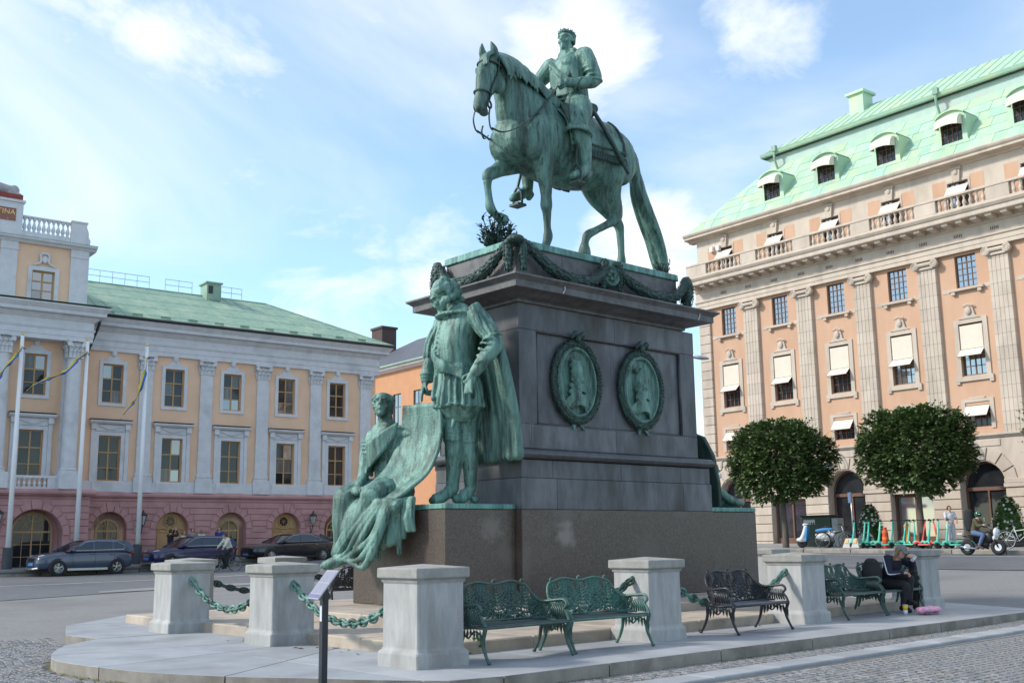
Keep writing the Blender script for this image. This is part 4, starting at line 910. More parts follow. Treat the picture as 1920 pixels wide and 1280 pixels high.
for i, c in enumerate(WB[:7]):
    x0 = (BX0 if i == 0 else WB[i-1]+(1.12 if i % 2 else 1.15)); x1 = c-(1.12 if i % 2 == 0 else 1.15)
    mb = MB().box(x0-.05, x1+.05, -.34, -.2, 3.64, 3.82); mb.box(x0-.03, x1+.03, -.30, -.2, 3.83, 4.05); part(mb, 'impost_band', M_st, bld, bevel=.015)
    if i % 2 == 0:
        n = 7
        for k in range(n):
            a0, a1 = pi*k/n+.02, pi*(k+1)/n-.02; r, R = 1.14, 1.75; hi = lambda zz_: min(5.55, zz_)
            q = [(c-r*cos(a0), 3.83+r*sin(a0)), (c-r*cos((a0+a1)/2), 3.83+r*sin((a0+a1)/2)), (c-r*cos(a1), 3.83+r*sin(a1)), (c-R*cos(a1), hi(3.83+R*sin(a1))), (c-R*cos(a0), hi(3.83+R*sin(a0)))]
            MB().prism(q, -.26, -.203, 'y').build('wedge_stone', M_st, bld, bevel=.02, fix=True)
        f = MB(); f.add([(c-1.1, .33, 0), (c+1.1, .33, 0), (c+1.1, .33, 4.95), (c-1.1, .33, 4.95)], [(0, 1, 2, 3)]); fo = part(f, 'arch_glass', M_glass, bld)
        f = MB(); f.box(c-1.12, c+1.12, .25, .34, 3.55, 3.72); f.box(c-1.12, c-1.0, .25, .34, .8, 3.55); f.box(c+1.0, c+1.12, .25, .34, .8, 3.55); f.box(c-.04, c+.04, .26, .34, .8, 3.55); f.tube([(c-1.06*cos(pi*k/14), .30, 3.8+1.06*sin(pi*k/14)) for k in range(15)], .05, 6); f.build('shop_frame', M_fr, fo)
    else:
        f = MB(); f.add([(c-1.1, .2, 1.0), (c+1.1, .2, 1.0), (c+1.1, .2, 3.5), (c-1.1, .2, 3.5)], [(0, 1, 2, 3)]); fo = part(f, 'shop_glass', M_glass2, bld)
        f = MB(); f.box(c-1.15, c+1.15, .12, .2, 3.38, 3.55); f.box(c-1.15, c-1.05, .12, .2, 1.0, 3.38); f.box(c+1.05, c+1.15, .12, .2, 1.0, 3.38); f.box(c-.05, c+.05, .12, .2, 1.45, 3.38); f.box(c-1.15, c+1.15, .1, .2, 1.0, 1.45); f.build('shop_frame', M_fr, fo)
mb = MB(); mb.prism([(0, 5.98), (-.26, 5.98), (-.32, 6.06), (-.36, 6.08), (-.36, 6.16), (-.1, 6.2), (0, 6.2)], BX0, BX1); part(mb, 'string_course', M_st, bld, fix=True)
for c in WB[:7]: MB().box(c-1.05, c+1.05, -.24, -.202, 5.58, 5.9).build('carved_panel', M_st, bld, bevel=.02)
# storeys between the pilasters
def flap(parent, x0, x1, ztop, drop, out, m=M_awn):
    """a fabric shade hinged at the top and swung out, with its side arms"""
    y0, y1 = -.03, -.03-out; mb = MB()
    mb.add([(x0, y0, ztop), (x1, y0, ztop), (x1, y1, ztop-drop), (x0, y1, ztop-drop), (x0, y0+.015, ztop), (x1, y0+.015, ztop), (x1, y1+.012, ztop-drop-.012), (x0, y1+.012, ztop-drop-.012)], [(0, 3, 2, 1), (4, 5, 6, 7), (0, 1, 5, 4), (2, 3, 7, 6), (1, 2, 6, 5), (3, 0, 4, 7)])
    a = mb.build('awning', m, parent); r = MB()
    for x in (x0+.02, x1-.02): r.tube([(x, .0, ztop-drop*1.25), (x, y1, ztop-drop)], .012, 4)
    r.tube([(x0, y1, ztop-drop), (x1, y1, ztop-drop)], .015, 5); r.build('awning_arms', M_fr, a); return a
for i, c in enumerate(WB):
    near = i < 6
    sf = MB(); sf.box(c-.9, c+.9, -.20, 0, 13.22, 13.34); sf.box(c-.78, c-.58, -.17, 0, 13.06, 13.22); sf.box(c+.58, c+.78, -.17, 0, 13.06, 13.22)
    s_ = part(sf, 'window_sill', M_st, bld, bevel=.012); sash(s_, 'window_frame', c-.545, c+.545, 13.40, 15.0, .12, 4, (1, 1, 1, 1, 1), M_fr, M_glass2, .055, .028, False, i, .045)
    MB().box(c-1.30, c-.9, -.02, 0, 13.22, 13.42).build('stone_band', M_st, bld); MB().box(c+.9, c+1.30, -.02, 0, 13.22, 13.42).build('stone_band', M_st, bld)
    sf = MB(); sf.box(c-.85, c-.62, -.06, 0, 8.78, 11.82); sf.box(c+.62, c+.85, -.06, 0, 8.78, 11.82); sf.box(c-.62, c+.62, -.06, 0, 11.6, 11.82); sf.box(c-.95, c+.95, -.10, 0, 8.78, 9.0); sf.box(c-.95, c-.75, -.09, 0, 8.66, 8.78); sf.box(c+.75, c+.95, -.09, 0, 8.66, 8.78)
    sf.prism([(c-.55, 11.82), (c+.55, 11.82), (c+.3, 11.95), (c+.2, 12.35), (c-.2, 12.35), (c-.3, 11.95)], -.10, 0, 'y'); sf.ell((c, -.14, 12.18), (.15, .08, .2), n=10, m=7); sf.tube([(c-.26, -.12, 12.42), (c, -.16, 12.5), (c+.26, -.12, 12.42)], .05, 6)
    s_ = part(sf, 'window_surround', M_st, bld, fix=True); sash(s_, 'window_frame', c-.62, c+.62, 9.05, 11.6, .14, 4, (1, 1, 1, 1, 1, 1), M_fr, M_glass2 if i > 2 else M_glass, .06, .03, False, i, .05)
    MB().box(c-.57, c+.57, -.035, .02, 10.35, 11.50).build('roller_blind', M_awn, s_); flap(s_, c-.60, c+.60, 10.33, .38, .42)
    sf = MB(); sf.box(c-.82, c-.62, -.05, 0, 6.45, 7.75); sf.box(c+.62, c+.82, -.05, 0, 6.45, 7.75); sf.box(c-.82, c+.82, -.05, 0, 7.75, 7.9); sf.box(c-.4, c+.4, -.06, 0, 7.9, 7.98)
    s_ = part(sf, 'window_surround', M_st, bld); sash(s_, 'window_frame', c-.62, c+.62, 6.55, 7.6, .14, 4, (1, 1, 1), M_fr, M_glass, .06, .03, False, i, .05); flap(s_, c-.60, c+.60, 7.57, .52, .40)
# giant fluted pilasters in courses, with ionic capitals
fl = []; nf = 5; pwid = 1.04
for k in range(nf):
    a = -pwid/2+pwid*k/nf; fl += [(a+.015, -.17), (a+.03, -.19), (a+pwid/nf-.03, -.19), (a+pwid/nf-.015, -.17)]
drum = MB().prism([(-pwid/2, 0)]+fl+[(pwid/2, 0)], 0, .603, 'z').mesh('pilaster_block', M_st)
def ionic(m):
    mb = MB(); mb.box(-.62, .62, -.34, 0, .42, .50); mb.box(-.55, .55, -.28, 0, .0, .12); mb.tube([(-.5, -.26, .26), (.5, -.26, .26)], .11, 8)
    for sx in (-1, 1):
        c = Vector((sx*.52, -.26, .22)); mb.lathe([(.0, -.08), (.20, -.08), (.21, -.04), (.21, .1), (0, .1)], 16, c, Matrix.Rotation(pi/2, 3, 'X'))
        sp = [c+Vector((sx*-1*(.205-.16*t)*cos(t*4.2*pi+pi/2), -.10, (.205-.16*t)*sin(t*4.2*pi+pi/2))) for t in [i/30 for i in range(31)]]
        mb.tube(sp, [.032-.012*i/30 for i in range(31)], 5)
    for k in range(7): mb.ell((-.36+.12*k, -.33, .22), (.045, .05, .07), n=6, m=5)
    return mb.mesh('ionic_capital', m)
me_ion = ionic(M_st)
for k, c in enumerate(CC):
    p = part(MB().box(c-.48, c+.48, -.15, .1, 4.1, 14.62), 'pilaster', M_st, bld); z = 4.1; n = 0
    while z < 14.5:
        h = min(.61, 14.62-z); inst('pilaster_block', drum, p, (c, 0, z), (0, 0, 0), (1, 1, (h-.012)/.603)); z += .61
    inst('ionic_capital', me_ion, p, (c, -.0, 14.62))
# entablature, modillions, balustrade, attic storey
mb = MB(); mb.prism([(.3, 15.12), (-.22, 15.12), (-.22, 15.32), (-.25, 15.33), (-.25, 15.55), (-.32, 15.60), (-.32, 15.66), (-.2, 15.67), (-.2, 16.22), (-.28, 16.25), (-.32, 16.32), (-.34, 16.50), (-1.08, 16.52), (-1.1, 16.56), (-1.1, 16.74), (-1.16, 16.78), (-1.24, 16.9), (-1.24, 16.96), (.3, 16.99)], -.95, BX1); part(mb, 'entablature', M_st, bld, fix=True)
mo = MB().prism([(-.33, .0), (-.95, .08), (-.98, .14), (-.98, .22), (-.33, .22)], -.16, .16).mesh('modillion', M_st)
x = -.5
while x < BX1-.3: inst('modillion', mo, bld, (x, 0, 16.295)); x += .749
for k, c in enumerate(CC[:6]):
    for sx in (c-BB/2, c):
        v = MB()
        for q in range(5): v.box(sx-.22+.09*q, sx-.17+.09*q, -.208, -.2, 15.86, 16.02)
        v.build('frieze_vent', M_fr, bld)
mb = MB().box(-.95, BX1, -1.0, -.72, 16.99, 17.12); mb.box(-.97, BX1, -1.02, -.70, 17.74, 17.86); rail = part(mb, 'balustrade', M_st, bld, bevel=.012)
bal = baluster_mesh(.62, .105, M_st)
edges = [(.66, 3.22)]+[(4.42+BB*k, 6.93+BB*k) for k in range(8)]
prev = -.95
for a, b in edges:
    MB().box(prev, a-.04, -.99, -.73, 17.122, 17.738).build('balustrade_pier', M_st, rail, bevel=.012)
    for k in range(8): inst('baluster', bal, rail, (a+.14+(b-a-.28)*k/7, -.86, 17.121))
    prev = b+.04
mb = MB(); ah = [(c-.55, c+.55, 17.3, 18.75) for c in WB]; wall_holes(mb, BX0, BX1, 16.99, 19.55, ah, .25, -.02); mb.add([(BX0, -.02, 16.99), (BX0, 8, 16.99), (BX0, 8, 19.55), (BX0, -.02, 19.55)], [(0, 1, 2, 3)]); part(mb, 'attic_wall', M_st, bld, fix=False)
for i, c in enumerate(WB):
    for sx in (-1, 1): MB().box(c+sx*1.0-.36, c+sx*1.0+.36, -.028, -.02, 17.3, 18.95).build('stucco_panel', M_oc, bld)
    sf = MB(); sf.prism([(c-.24, 19.35), (c-.16, 18.72), (c+.16, 18.72), (c+.24, 19.35)], -.16, -.03, 'y'); sf.box(c-.30, c+.30, -.2, -.03, 19.35, 19.45); sf.ell((c, -.17, 19.2), (.13, .06, .15), n=8, m=6)
    sf.box(c-.66, c-.55, -.05, -.02, 17.3, 18.86); sf.box(c+.55, c+.66, -.05, -.02, 17.3, 18.86); sf.box(c-.55, c-.25, -.05, -.02, 18.75, 18.86); sf.box(c+.25, c+.55, -.05, -.02, 18.75, 18.86)
    s_ = part(sf, 'window_surround', M_st, bld, fix=True); sash(s_, 'window_frame', c-.55, c+.55, 17.3, 18.75, .12, 4, (1, 1, 1, 1), M_fr, M_glass2, .055, .03, False, i, .045); flap(s_, c-.55, c+.55, 18.55, .70, .55)
mb = MB(); mb.prism([(.3, 19.5), (-.10, 19.5), (-.16, 19.58), (-.55, 19.62), (-.58, 19.64), (-.58, 19.74), (-.66, 19.82), (-.70, 19.90), (-.70, 19.96), (.3, 20.0)], BX0-.55, BX1); mb.box(BX0-.55, BX0+.3, -.5, 8, 19.6, 19.96); part(mb, 'attic_cornice', M_st, bld, fix=True)
# mansard in copper sheets
YB, ZB = 2.55, 23.75; ROOF0 = BX0-.45; hipx = 3.2
def mans(x, t):
    """point on the lower slope, t from eave to break"""
    return Vector((x, -.5+(YB+.5)*t, 19.99+(ZB-19.99)*t))
rf = part(MB().add([(ROOF0, -.5, 19.97), (BX1, -.5, 19.97), (BX1, YB, ZB-.02), (hipx, YB, ZB-.02), (ROOF0, 12, 19.97), (hipx, 10, ZB-.02)], [(0, 1, 2, 3), (4, 0, 3, 5)]), 'mansard_roof', M_roof2, bld)
nr = 6; sheets = 0
for r_ in range(nr):
    t0, t1 = r_/nr+.003, (r_+1)/nr-.003; x = ROOF0+(hipx-ROOF0)*t0-.3*(r_ % 2); x = max(x, ROOF0+(hipx-ROOF0)*t0)
    lim = BX1 if r_ < 9 else 0
    while x < 22.5:
        w = .62 if r_ % 2 else .66; a0, a1 = x+.006, x+w-.006; xl = ROOF0+(hipx-ROOF0)*t1
        q = [mans(a0, t0), mans(a1, t0), mans(max(a1, xl), t1), mans(max(a0, xl), t1)]; nrm = Vector((0, -(ZB-20), YB+.5)).normalized()*(.018+.006*((sheets*7) % 3))
        MB().add([p+nrm for p in q]+[Vector(p) for p in q], [(0, 1, 2, 3), (0, 4, 5, 1), (1, 5, 6, 2), (2, 6, 7, 3), (3, 7, 4, 0)]).build('roof_sheet', (M_roof2, M_roof2, M_roof3, M_roof2, M_roof4)[(sheets*sheets*7+sheets//5) % 5], rf, fix=True); x += w; sheets += 1
mb = MB(); mb.box(hipx-.05, BX1, YB-.05, YB+.8, ZB-.05, ZB+.62); part(mb, 'roof_frieze', mat('copper_white', (.42, .55, .48), (.37, .50, .45), .7, 2, c3=(.46, .45, .43), s3=.6), rf)
mb = MB(); mb.prism([(YB+.9, ZB+.62), (YB-.35, ZB+.62), (YB-.42, ZB+.68), (YB-.48, ZB+.84), (YB-.3, ZB+.9), (YB+.9, ZB+1.0)], hipx-.5, BX1); part(mb, 'roof_gutter', M_roof2, rf, fix=True)
mb = MB().box(hipx-.45, BX1, YB-.34, YB+.1, ZB+.605, ZB+.618); part(mb, 'gutter_soffit', M_blackmetal, rf)
UZ = ZB+.98; mb = MB().add([(hipx-.3, YB-.2, UZ), (BX1, YB-.2, UZ), (BX1, 5.3, 26.75), (hipx+4.2, 5.3, 26.75), (hipx-.3, 10, UZ)], [(0, 1, 2, 3), (0, 3, 4)]); up = part(mb, 'upper_roof', M_roof2, rf)
sm = MB(); x = hipx
while x < BX1:
    t = min(1, (x-hipx+.3)/4.5); sm.tube([(x, YB-.2, UZ+.015), (x, YB-.2+(5.5-YB)*t, UZ+(26.75-UZ)*t+.015)], .016, 4); x += .64
so = sm.build('roof_seams', M_roof2, up); so['kind'] = 'stuff'
mb = MB().box(7.75, 8.7, 4.3, 5.3, 25.6, 27.25); mb.box(7.6, 8.85, 4.15, 5.45, 27.25, 27.4); part(mb, 'roof_vent', M_roof2, up)
for xx in (hipx+.65, 14.5):
    mb = MB(); mb.tube(catmull([(xx, YB-.5, ZB+.8), (xx, YB-.55, ZB+.35), (xx, YB-.3, ZB-.3), (xx, YB-.32, ZB-.7)], 4), .07, 7); mb.box(xx-.14, xx+.14, YB-.62, YB-.38, ZB+.75, ZB+1.1); part(mb, 'downpipe', M_fr if False else M_copper, rf)
for i in range(1, 8):                                            # dormers with bowed hoods and striped shades
    c = WB[i]-.14; yf = .10; z0, z1 = 20.82, 22.15; zf = 21.55
    d = MB(); n = 10; top = [(c-.85*cos(pi*(.13+.74*k/n)), z1-.10+.52*sin(pi*(.13+.74*k/n))) for k in range(n+1)]
    d.add([(c-.82, yf, z0), (c-.56, yf, z0), (c-.56, yf, z1-.15), (c-.82, yf, z1)], [(0, 1, 2, 3)]); d.add([(c+.56, yf, z0), (c+.82, yf, z0), (c+.82, yf, z1), (c+.56, yf, z1-.15)], [(0, 1, 2, 3)])
    for sx in (-.82, .82): d.add([(c+sx, yf, z0), (c+sx, yf, z1+.05), (c+sx, 1.75, z1+.05)], [(0, 1, 2)])
    for k in range(n):
        (ax, az), (bx, bz) = top[k], top[k+1]; d.add([(ax, yf-.14, az), (bx, yf-.14, bz), (bx, 2.1, bz), (ax, 2.1, az)], [(0, 1, 2, 3)]); d.add([(ax, yf-.14, az-.07), (bx, yf-.14, bz-.07), (bx, yf-.14, bz), (ax, yf-.14, az)], [(0, 1, 2, 3)])
        d.add([(ax, yf, z1-.15), (bx, yf, z1-.15), (bx, yf, bz), (ax, yf, az)], [(0, 1, 2, 3)]); d.add([(ax, yf-.14, az-.07), (bx, yf-.14, bz-.07), (bx, yf+.2, bz-.07), (ax, yf+.2, az-.07)], [(0, 1, 2, 3)])
    d.box(c-.9, c+.9, yf-.06, yf+.1, z0-.12, z0); do = part(d, 'dormer', M_roof2, rf)
    sash(do, 'window_frame', c-.56, c+.56, z0, z1-.12, yf+.08, 4, (1, 1, 1), M_fr, M_glass, .05, .03, False, i, .045)
    aw = MB(); m_ = 8
    for k in range(m_):
        a0, a1 = pi/2*k/m_, pi/2*(k+1)/m_
        for j in range(6):
            x0_, x1_ = c-.62+1.24*j/6, c-.62+1.24*(j+1)/6; bow = lambda x: .10*(1-((x-c)/.62)**2); P = lambda x, a: (x, yf-.05-.5*sin(a), z1+.02-.62*(1-cos(a))+bow(x))
            aw.add([P(x0_, a0), P(x1_, a0), P(x1_, a1), P(x0_, a1)], [(0, 3, 2, 1)])
        for xx in (c-.62, c+.62): aw.add([(xx, yf-.05, z1-.5), P(xx, a0), P(xx, a1)], [(0, 1, 2)])
    ao = aw.build('dormer_awning', M_awn, do)
for xx, yy in ((.95, -.1), (.45, -.05)): MB().box(xx-.12, xx+.12, -.25, -.03, 18.6, 18.9).build('security_camera', mat('white_plastic', (.7, .7, .68), (.65, .65, .63), .5), bld)
# scrolled bracket lamps with white globes
M_globe = mat('white_globe', (.75, .76, .8), (.7, .71, .75), .2)
for k, c in enumerate((WB[0], WB[2], WB[4])):
    o = thing('globe_lamp', ['globe wall lamp on a green scroll bracket behind the bronze trophy', 'globe wall lamp on a scroll bracket between the two clipped trees', 'globe wall lamp on a scroll bracket just right of the large tree'][k], 'wall lamp', bld.matrix_basis @ Vector((c-.25, -.2, 5.35)), radians(-3.38), 'globe lamps on the arcade')
    mb = MB(); mb.tube(catmull([(0, 0, .35), (0, -.3, .55), (0, -.7, .45), (0, -.75, .1), (0, -.95, -.05), (0, -1.15, .1), (0, -1.15, .3)], 5), .035, 6); mb.tube(catmull([(0, -.1, .1), (0, -.35, .3), (0, -.5, .1), (0, -.35, .0)], 5), .025, 5); mb.tube([(0, -1.1, .2), (0, -1.1, -.1)], .03, 6); mb.lathe([(.03, 0), (.09, -.06), (.1, -.1)], 10, (0, -1.1, -.05)); mb.box(-.1, .1, -.03, .0, -.1, .5); mb.build('bracket', M_br, o)
    MB().ell((0, -1.1, -.33), .2).build('globe', M_globe, o, smooth=True)

# ================================================================ orange house behind
oh = thing('orange_house', 'plain orange house with dark roof and red awnings behind the palace', 'building', (-66, 52, 0), radians(-3.38))
M_or = mat('orange_plaster', (.56, .29, .155), (.52, .26, .14), .9, 1.2, .1, 60)
M_slate = mat('dark_roof_sheet', (.075, .08, .10), (.10, .105, .125), .6, 2, .1, 30)
hz = [(-7.0+3.1*k-.62, -7.0+3.1*k+.62, 10.9, 13.6) for k in range(5)]+[(-7.0+3.1*k-.62, -7.0+3.1*k+.62, 6.9, 9.4) for k in range(5)]+[(-10.1-.62, -10.1+.62, 10.9, 13.6), (-10.1-.62, -10.1+.62, 6.9, 9.4)]
mb = MB(); wall_holes(mb, -17, 10, 0, 15.6, hz, .2); mb.box(-17, 10, .25, 12, 0, 15.6); mb.add([(-17, 0, 0), (-17, 12, 0), (-17, 12, 15.6), (-17, 0, 15.6)], [(0, 1, 2, 3)]); part(mb, 'wall', M_or, oh)
for k, (a, b, c, d) in enumerate(hz[:5]+hz[10:11]): sash(oh, 'window_frame', a, b, c, d, .08, 2, (.4, .6), mat('grey_window', (.10, .13, .12), (.08, .1, .1), .6), M_glass2, seed=60+k)
for k, (a, b, c, d) in enumerate(hz[5:10]+hz[11:]):
    sash(oh, 'window_frame', a, b, c, d, .08, 2, (.4, .6), MATS['grey_window'], M_glass2, seed=70+k); flap(oh, a-.1, b+.1, d+.15, .7, .8, mat('red_cloth', (.62, .045, .035), (.55, .04, .03), .8))
mb = MB(); mb.prism([(.2, 15.5), (-.15, 15.5), (-.3, 15.62), (-.5, 15.7), (-.55, 15.9), (.2, 15.95)], -17.4, 10.4); part(mb, 'cornice', M_trim, oh, fix=True)
MB().tube([(-17.4, -.6, 15.95), (10.4, -.6, 15.95)], .1, 8).build('gutter', M_copper, oh)
part(MB().add([(-17.5, -.6, 15.95), (10.5, -.6, 15.95), (10.5, 5, 19.4), (-11.5, 5, 19.4), (-17.5, 11, 15.95)], [(0, 1, 2, 3), (0, 3, 4)]), 'roof', M_slate, oh)

part(MB().box(-15.3, -13.5, 2.5, 4.0, 15.5, 20.5).box(-15.4, -13.4, 2.4, 4.1, 20.5, 20.7), 'chimney', mat('dark_brick', (.055, .035, .032), (.08, .05, .045), .8, 6, .3, 40), oh)
# ================================================================ figures
def basis(fwd, up=(0, 0, 1)):
    """matrix whose x axis looks along fwd, z roughly up"""
    f = Vector(fwd).normalized(); l = Vector(up).cross(f).normalized(); u = f.cross(l); return Matrix((f, l, u)).transposed()
def head(s, c, R, h, beard=0, hair=None, fem=False, ears=True, i=0):
    """skull, jaw, brow, nose, lips, ears; h = chin to crown; returns a local-to-world function"""
    c = Vector(c); P = lambda x, y, z: tuple(c+R @ Vector((x*h, y*h, z*h)))
    D = lambda a, b, d: (a*h, b*h, d*h)
    s.ell(P(-.05, 0, .14), D(.40, .325, .36), R); s.ell(P(.10, 0, -.12), D(.27, .25, .36), R); s.ell(P(.20, 0, -.38), D(.12, .13, .11), R)
    s.limb([(*P(.355, 0, .10), .045*h), (*P(.40, 0, 0), .05*h), (*P(.44, 0, -.10), .065*h)], n=8); s.ell(P(.37, 0, -.115), D(.06, .10, .04), R, 8, 6)
    for q in (-1, 1):
        s.limb([(*P(.35, q*.05, .10), .04*h), (*P(.34, q*.15, .125), .045*h), (*P(.25, q*.26, .08), .04*h)], n=8)
        s.ell(P(.29, q*.14, .03), D(.05, .07, .045), R, 8, 6); s.ell(P(.22, q*.19, -.12), D(.10, .10, .10), R, 8, 6)
        if ears: s.limb([(*P(-.04, q*.335, .08), .05*h), (*P(-.05, q*.345, -.02), .05*h), (*P(-.0, q*.32, -.11), .035*h)], n=8)
    s.limb([(*P(.31, -.09, -.215), .025*h), (*P(.365, 0, -.20), .035*h), (*P(.31, .09, -.215), .025*h)], n=8); s.limb([(*P(.31, -.07, -.26), .025*h), (*P(.355, 0, -.262), .038*h), (*P(.31, .07, -.26), .025*h)], n=8)
    if beard:
        for q in (-1, 1): s.limb([(*P(.39, q*.02, -.17), .035*h), (*P(.34, q*.12, -.19), .035*h), (*P(.27, q*.2, -.15), .02*h)], n=8)
        s.limb([(*P(.30, 0, -.36), .09*h), (*P(.36, 0, -.47), .07*h), (*P(.36, 0, -.6*beard), .03*h)], n=8)
    return P
def hand(s, w, R, L, curl=.5, spread=.05, thumb=1, point=None):
    """palm and five bent fingers; x of R runs along the hand, z out of its back; L = hand length"""
    w = Vector(w); P = lambda x, y, z: w+R @ Vector((x*L, y*L, z*L))
    s.limb([(*P(0, 0, 0), .17*L, .13*L), (*P(.25, 0, 0), .24*L, .12*L), (*P(.45, 0, 0), .25*L, .11*L)], n=10, k=3, up=tuple(R @ Vector((0, 0, 1))))
    for k, (y, ln) in enumerate(((.19, .46), (.065, .52), (-.065, .48), (-.185, .38))):
        c = curl if k != point else .08; a = 0; x, z = .42, 0; pts = [(*P(x, y, z), .075*L)]
        for sgm in (.45, .32, .23):
            a += c*1.15; x += ln*sgm*cos(a); z -= ln*sgm*sin(a); pts.append((*P(x, y+spread*(1.5-k)*.5, z), .068*L if sgm > .3 else .055*L))
        s.limb(pts, n=8, k=3)
    t = thumb; s.limb([(*P(.12, t*.17, -.03), .09*L), (*P(.28, t*.34, -.10), .075*L), (*P(.44, t*.36, -.22*max(.4, curl*1.4)), .06*L)], n=8, k=3)

# ---------------------------------------------------------------- the rider on his horse
eq = thing('equestrian_statue', 'green bronze statue of a laurelled rider on a striding horse', 'statue', (-15.5, 15.4, 7.05), -pi/2)
s = Sculpt(); U = (0, 0, 1)
s.limb([(1.45, 0, 2.42, .44, .50), (1.1, 0, 2.52, .55, .72), (.5, 0, 2.52, .61, .80), (-.2, 0, 2.54, .65, .80), (-.8, 0, 2.63, .66, .75), (-1.35, 0, 2.72, .62, .64), (-1.72, 0, 2.70, .42, .46)], 24, up=U)
s.limb([(.75, 0, 2.75, .50, .80), (1.15, 0, 3.08, .43, .76), (1.48, .04, 3.48, .31, .57), (1.82, .12, 3.74, .235, .41), (2.12, .22, 3.76, .19, .30)], 20, up=U)
HF = Vector((.92, .38, 0)).normalized()
s.limb([(2.22, .27, 3.72, .17, .24), (2.34, .31, 3.50, .195, .31), (2.47, .37, 3.24, .17, .27), (2.60, .44, 2.95, .125, .19), (2.68, .485, 2.74, .125, .165), (2.71, .50, 2.62, .115, .13)], 18, up=tuple(HF))
sd_ = Vector((-.38, .92, 0)).normalized()
for q in (-1, 1):
    s.ell(Vector((2.20, .28, 3.34))+sd_*q*.10, (.20, .10, .24)); s.ell(Vector((2.45, .36, 3.50))+sd_*q*.16, (.08, .05, .065)); s.limb([(*(Vector((2.42, .35, 3.58))+sd_*q*.12), .05), (*(Vector((2.52, .38, 3.54))+sd_*q*.15), .04)], n=8)
    b = Vector((2.73, .50, 2.72))+sd_*q*.085; s.tube([tuple(b+HF*.03*cos(t)+Vector((0, 0, .055*sin(t)))+sd_*q*.02) for t in [2*pi*i/10 for i in range(10)]], .022, 6, closed=True)
    e0_ = Vector((2.26, .28, 3.86))+sd_*q*.12; s.limb([(*e0_, .085), (*(e0_+Vector((.07, .02, .13))+sd_*q*.01), .075), (*(e0_+Vector((.13, .04, .27))-sd_*q*.02), .02)], n=10)
s.ell((2.60, .47, 2.56), (.10, .10, .07)); s.limb([(2.55, .45, 2.62, .07), (2.64, .49, 2.54, .06)], n=8)
for y in (.22, -.22):                                            # breast and shoulder muscle
    s.ell((1.52, y, 2.38), (.30, .26, .38)); s.ell((1.15, y*2.0, 2.45), (.36, .17, .55), rotm(0, -.5, 0)); s.ell((-1.25, y*1.75, 2.62), (.55, .22, .55))
V = (1, 0, 0)
s.limb([(1.0, .36, 2.3, .22, .36), (.93, .36, 1.95, .18, .27), (.88, .34, 1.65, .145, .18), (.84, .32, 1.32, .105, .125), (.83, .31, 1.12, .115, .13), (.81, .3, .95, .08, .09), (.80, .3, .66, .072, .08), (.79, .3, .48, .095, .11), (.86, .3, .27, .08, .085), (.90, .3, .12, .12, .13), (.91, .3, .03, .14, .155)], 14, up=V)
s.limb([(1.05, -.34, 2.25, .22, .36), (1.32, -.31, 2.03, .17, .24), (1.66, -.27, 1.80, .13, .15), (1.88, -.25, 1.66, .12, .135), (1.91, -.25, 1.47, .085, .09), (1.87, -.25, 1.18, .075, .08), (1.83, -.25, 1.0, .095, .10), (1.71, -.25, .88, .08, .085), (1.58, -.25, .83, .11, .12), (1.50, -.25, .80, .125, .135)], 14, up=(0, 0, 1))
s.limb([(-1.42, .32, 2.7, .30, .52), (-1.2, .38, 2.35, .28, .46), (-1.03, .40, 2.05, .22, .34), (-1.1, .36, 1.72, .145, .22), (-1.24, .32, 1.40, .105, .16), (-1.22, .30, 1.22, .10, .13), (-.98, .30, 1.06, .08, .09), (-.62, .30, .86, .075, .08), (-.36, .30, .71, .095, .10), (-.27, .30, .54, .08, .085), (-.25, .30, .40, .115, .12), (-.24, .30, .28, .135, .14)], 14, up=V)
s.limb([(-1.14, .31, 1.40, .07, .08), (-1.36, .30, 1.30, .06, .07)], n=8)
s.limb([(-1.42, -.32, 2.7, .30, .52), (-1.32, -.38, 2.3, .28, .44), (-1.40, -.38, 1.95, .21, .32), (-1.66, -.32, 1.62, .14, .2), (-1.92, -.27, 1.36, .105, .145), (-1.97, -.26, 1.14, .085, .095), (-1.98, -.25, .72, .075, .08), (-1.97, -.25, .50, .10, .11), (-1.89, -.25, .27, .08, .085), (-1.84, -.25, .12, .12, .13), (-1.83, -.25, .03, .14, .155)], 14, up=V)
horse = s.solid('horse', M_br, eq, .022, 3, .5, disp=lambda p: .010*mnoise.noise(p*2.6)+.004*mnoise.noise(p*9))
rr = random.Random(5)
s = Sculpt()                                                     # mane, forelock and tail in wavy locks
crest = catmull([(.45, .02, 3.60), (.85, .03, 3.82), (1.27, .05, 4.02), (1.60, .08, 4.12), (1.92, .14, 4.12), (2.2, .25, 3.98)], 10)
for i, p in enumerate(crest):
    x, y, z = p; l = rr.uniform(.50, .60)*(1 if x > .7 else .75); dx = -rr.uniform(.12, .26)
    s.limb([(x, y, z-.03, .055), (x+dx*.3-.02, y+.15, z-.12*l-.04, .05), (x+dx*.6, y+.26, z-.45*l, .045), (x+dx+.04*sin(i*1.1), y+.31, z-.75*l, .04), (x+dx*1.2-.03*sin(i*1.1), y+.33, z-1.0*l, .022)], n=8, k=4)
for q in (-.06, 0, .06, .12): s.limb([(2.3, .3+q, 3.92, .05), (2.5, .37+q, 3.78, .05), (2.58, .41+q*1.3, 3.55, .03)], n=8)
s.solid('mane', M_br, eq, .02, 2)
s = Sculpt()
tp = [(-1.95, 0, 2.95, .09), (-2.17, 0, 2.75, .12), (-2.26, 0, 2.4, .145), (-2.35, 0, 2.0, .165), (-2.57, 0, 1.55, .18), (-2.82, 0, 1.1, .185), (-2.96, 0, .7, .18), (-3.03, 0, .42, .15)]
s.limb([(x, y, z, r*.72) for x, y, z, r in tp], 14)
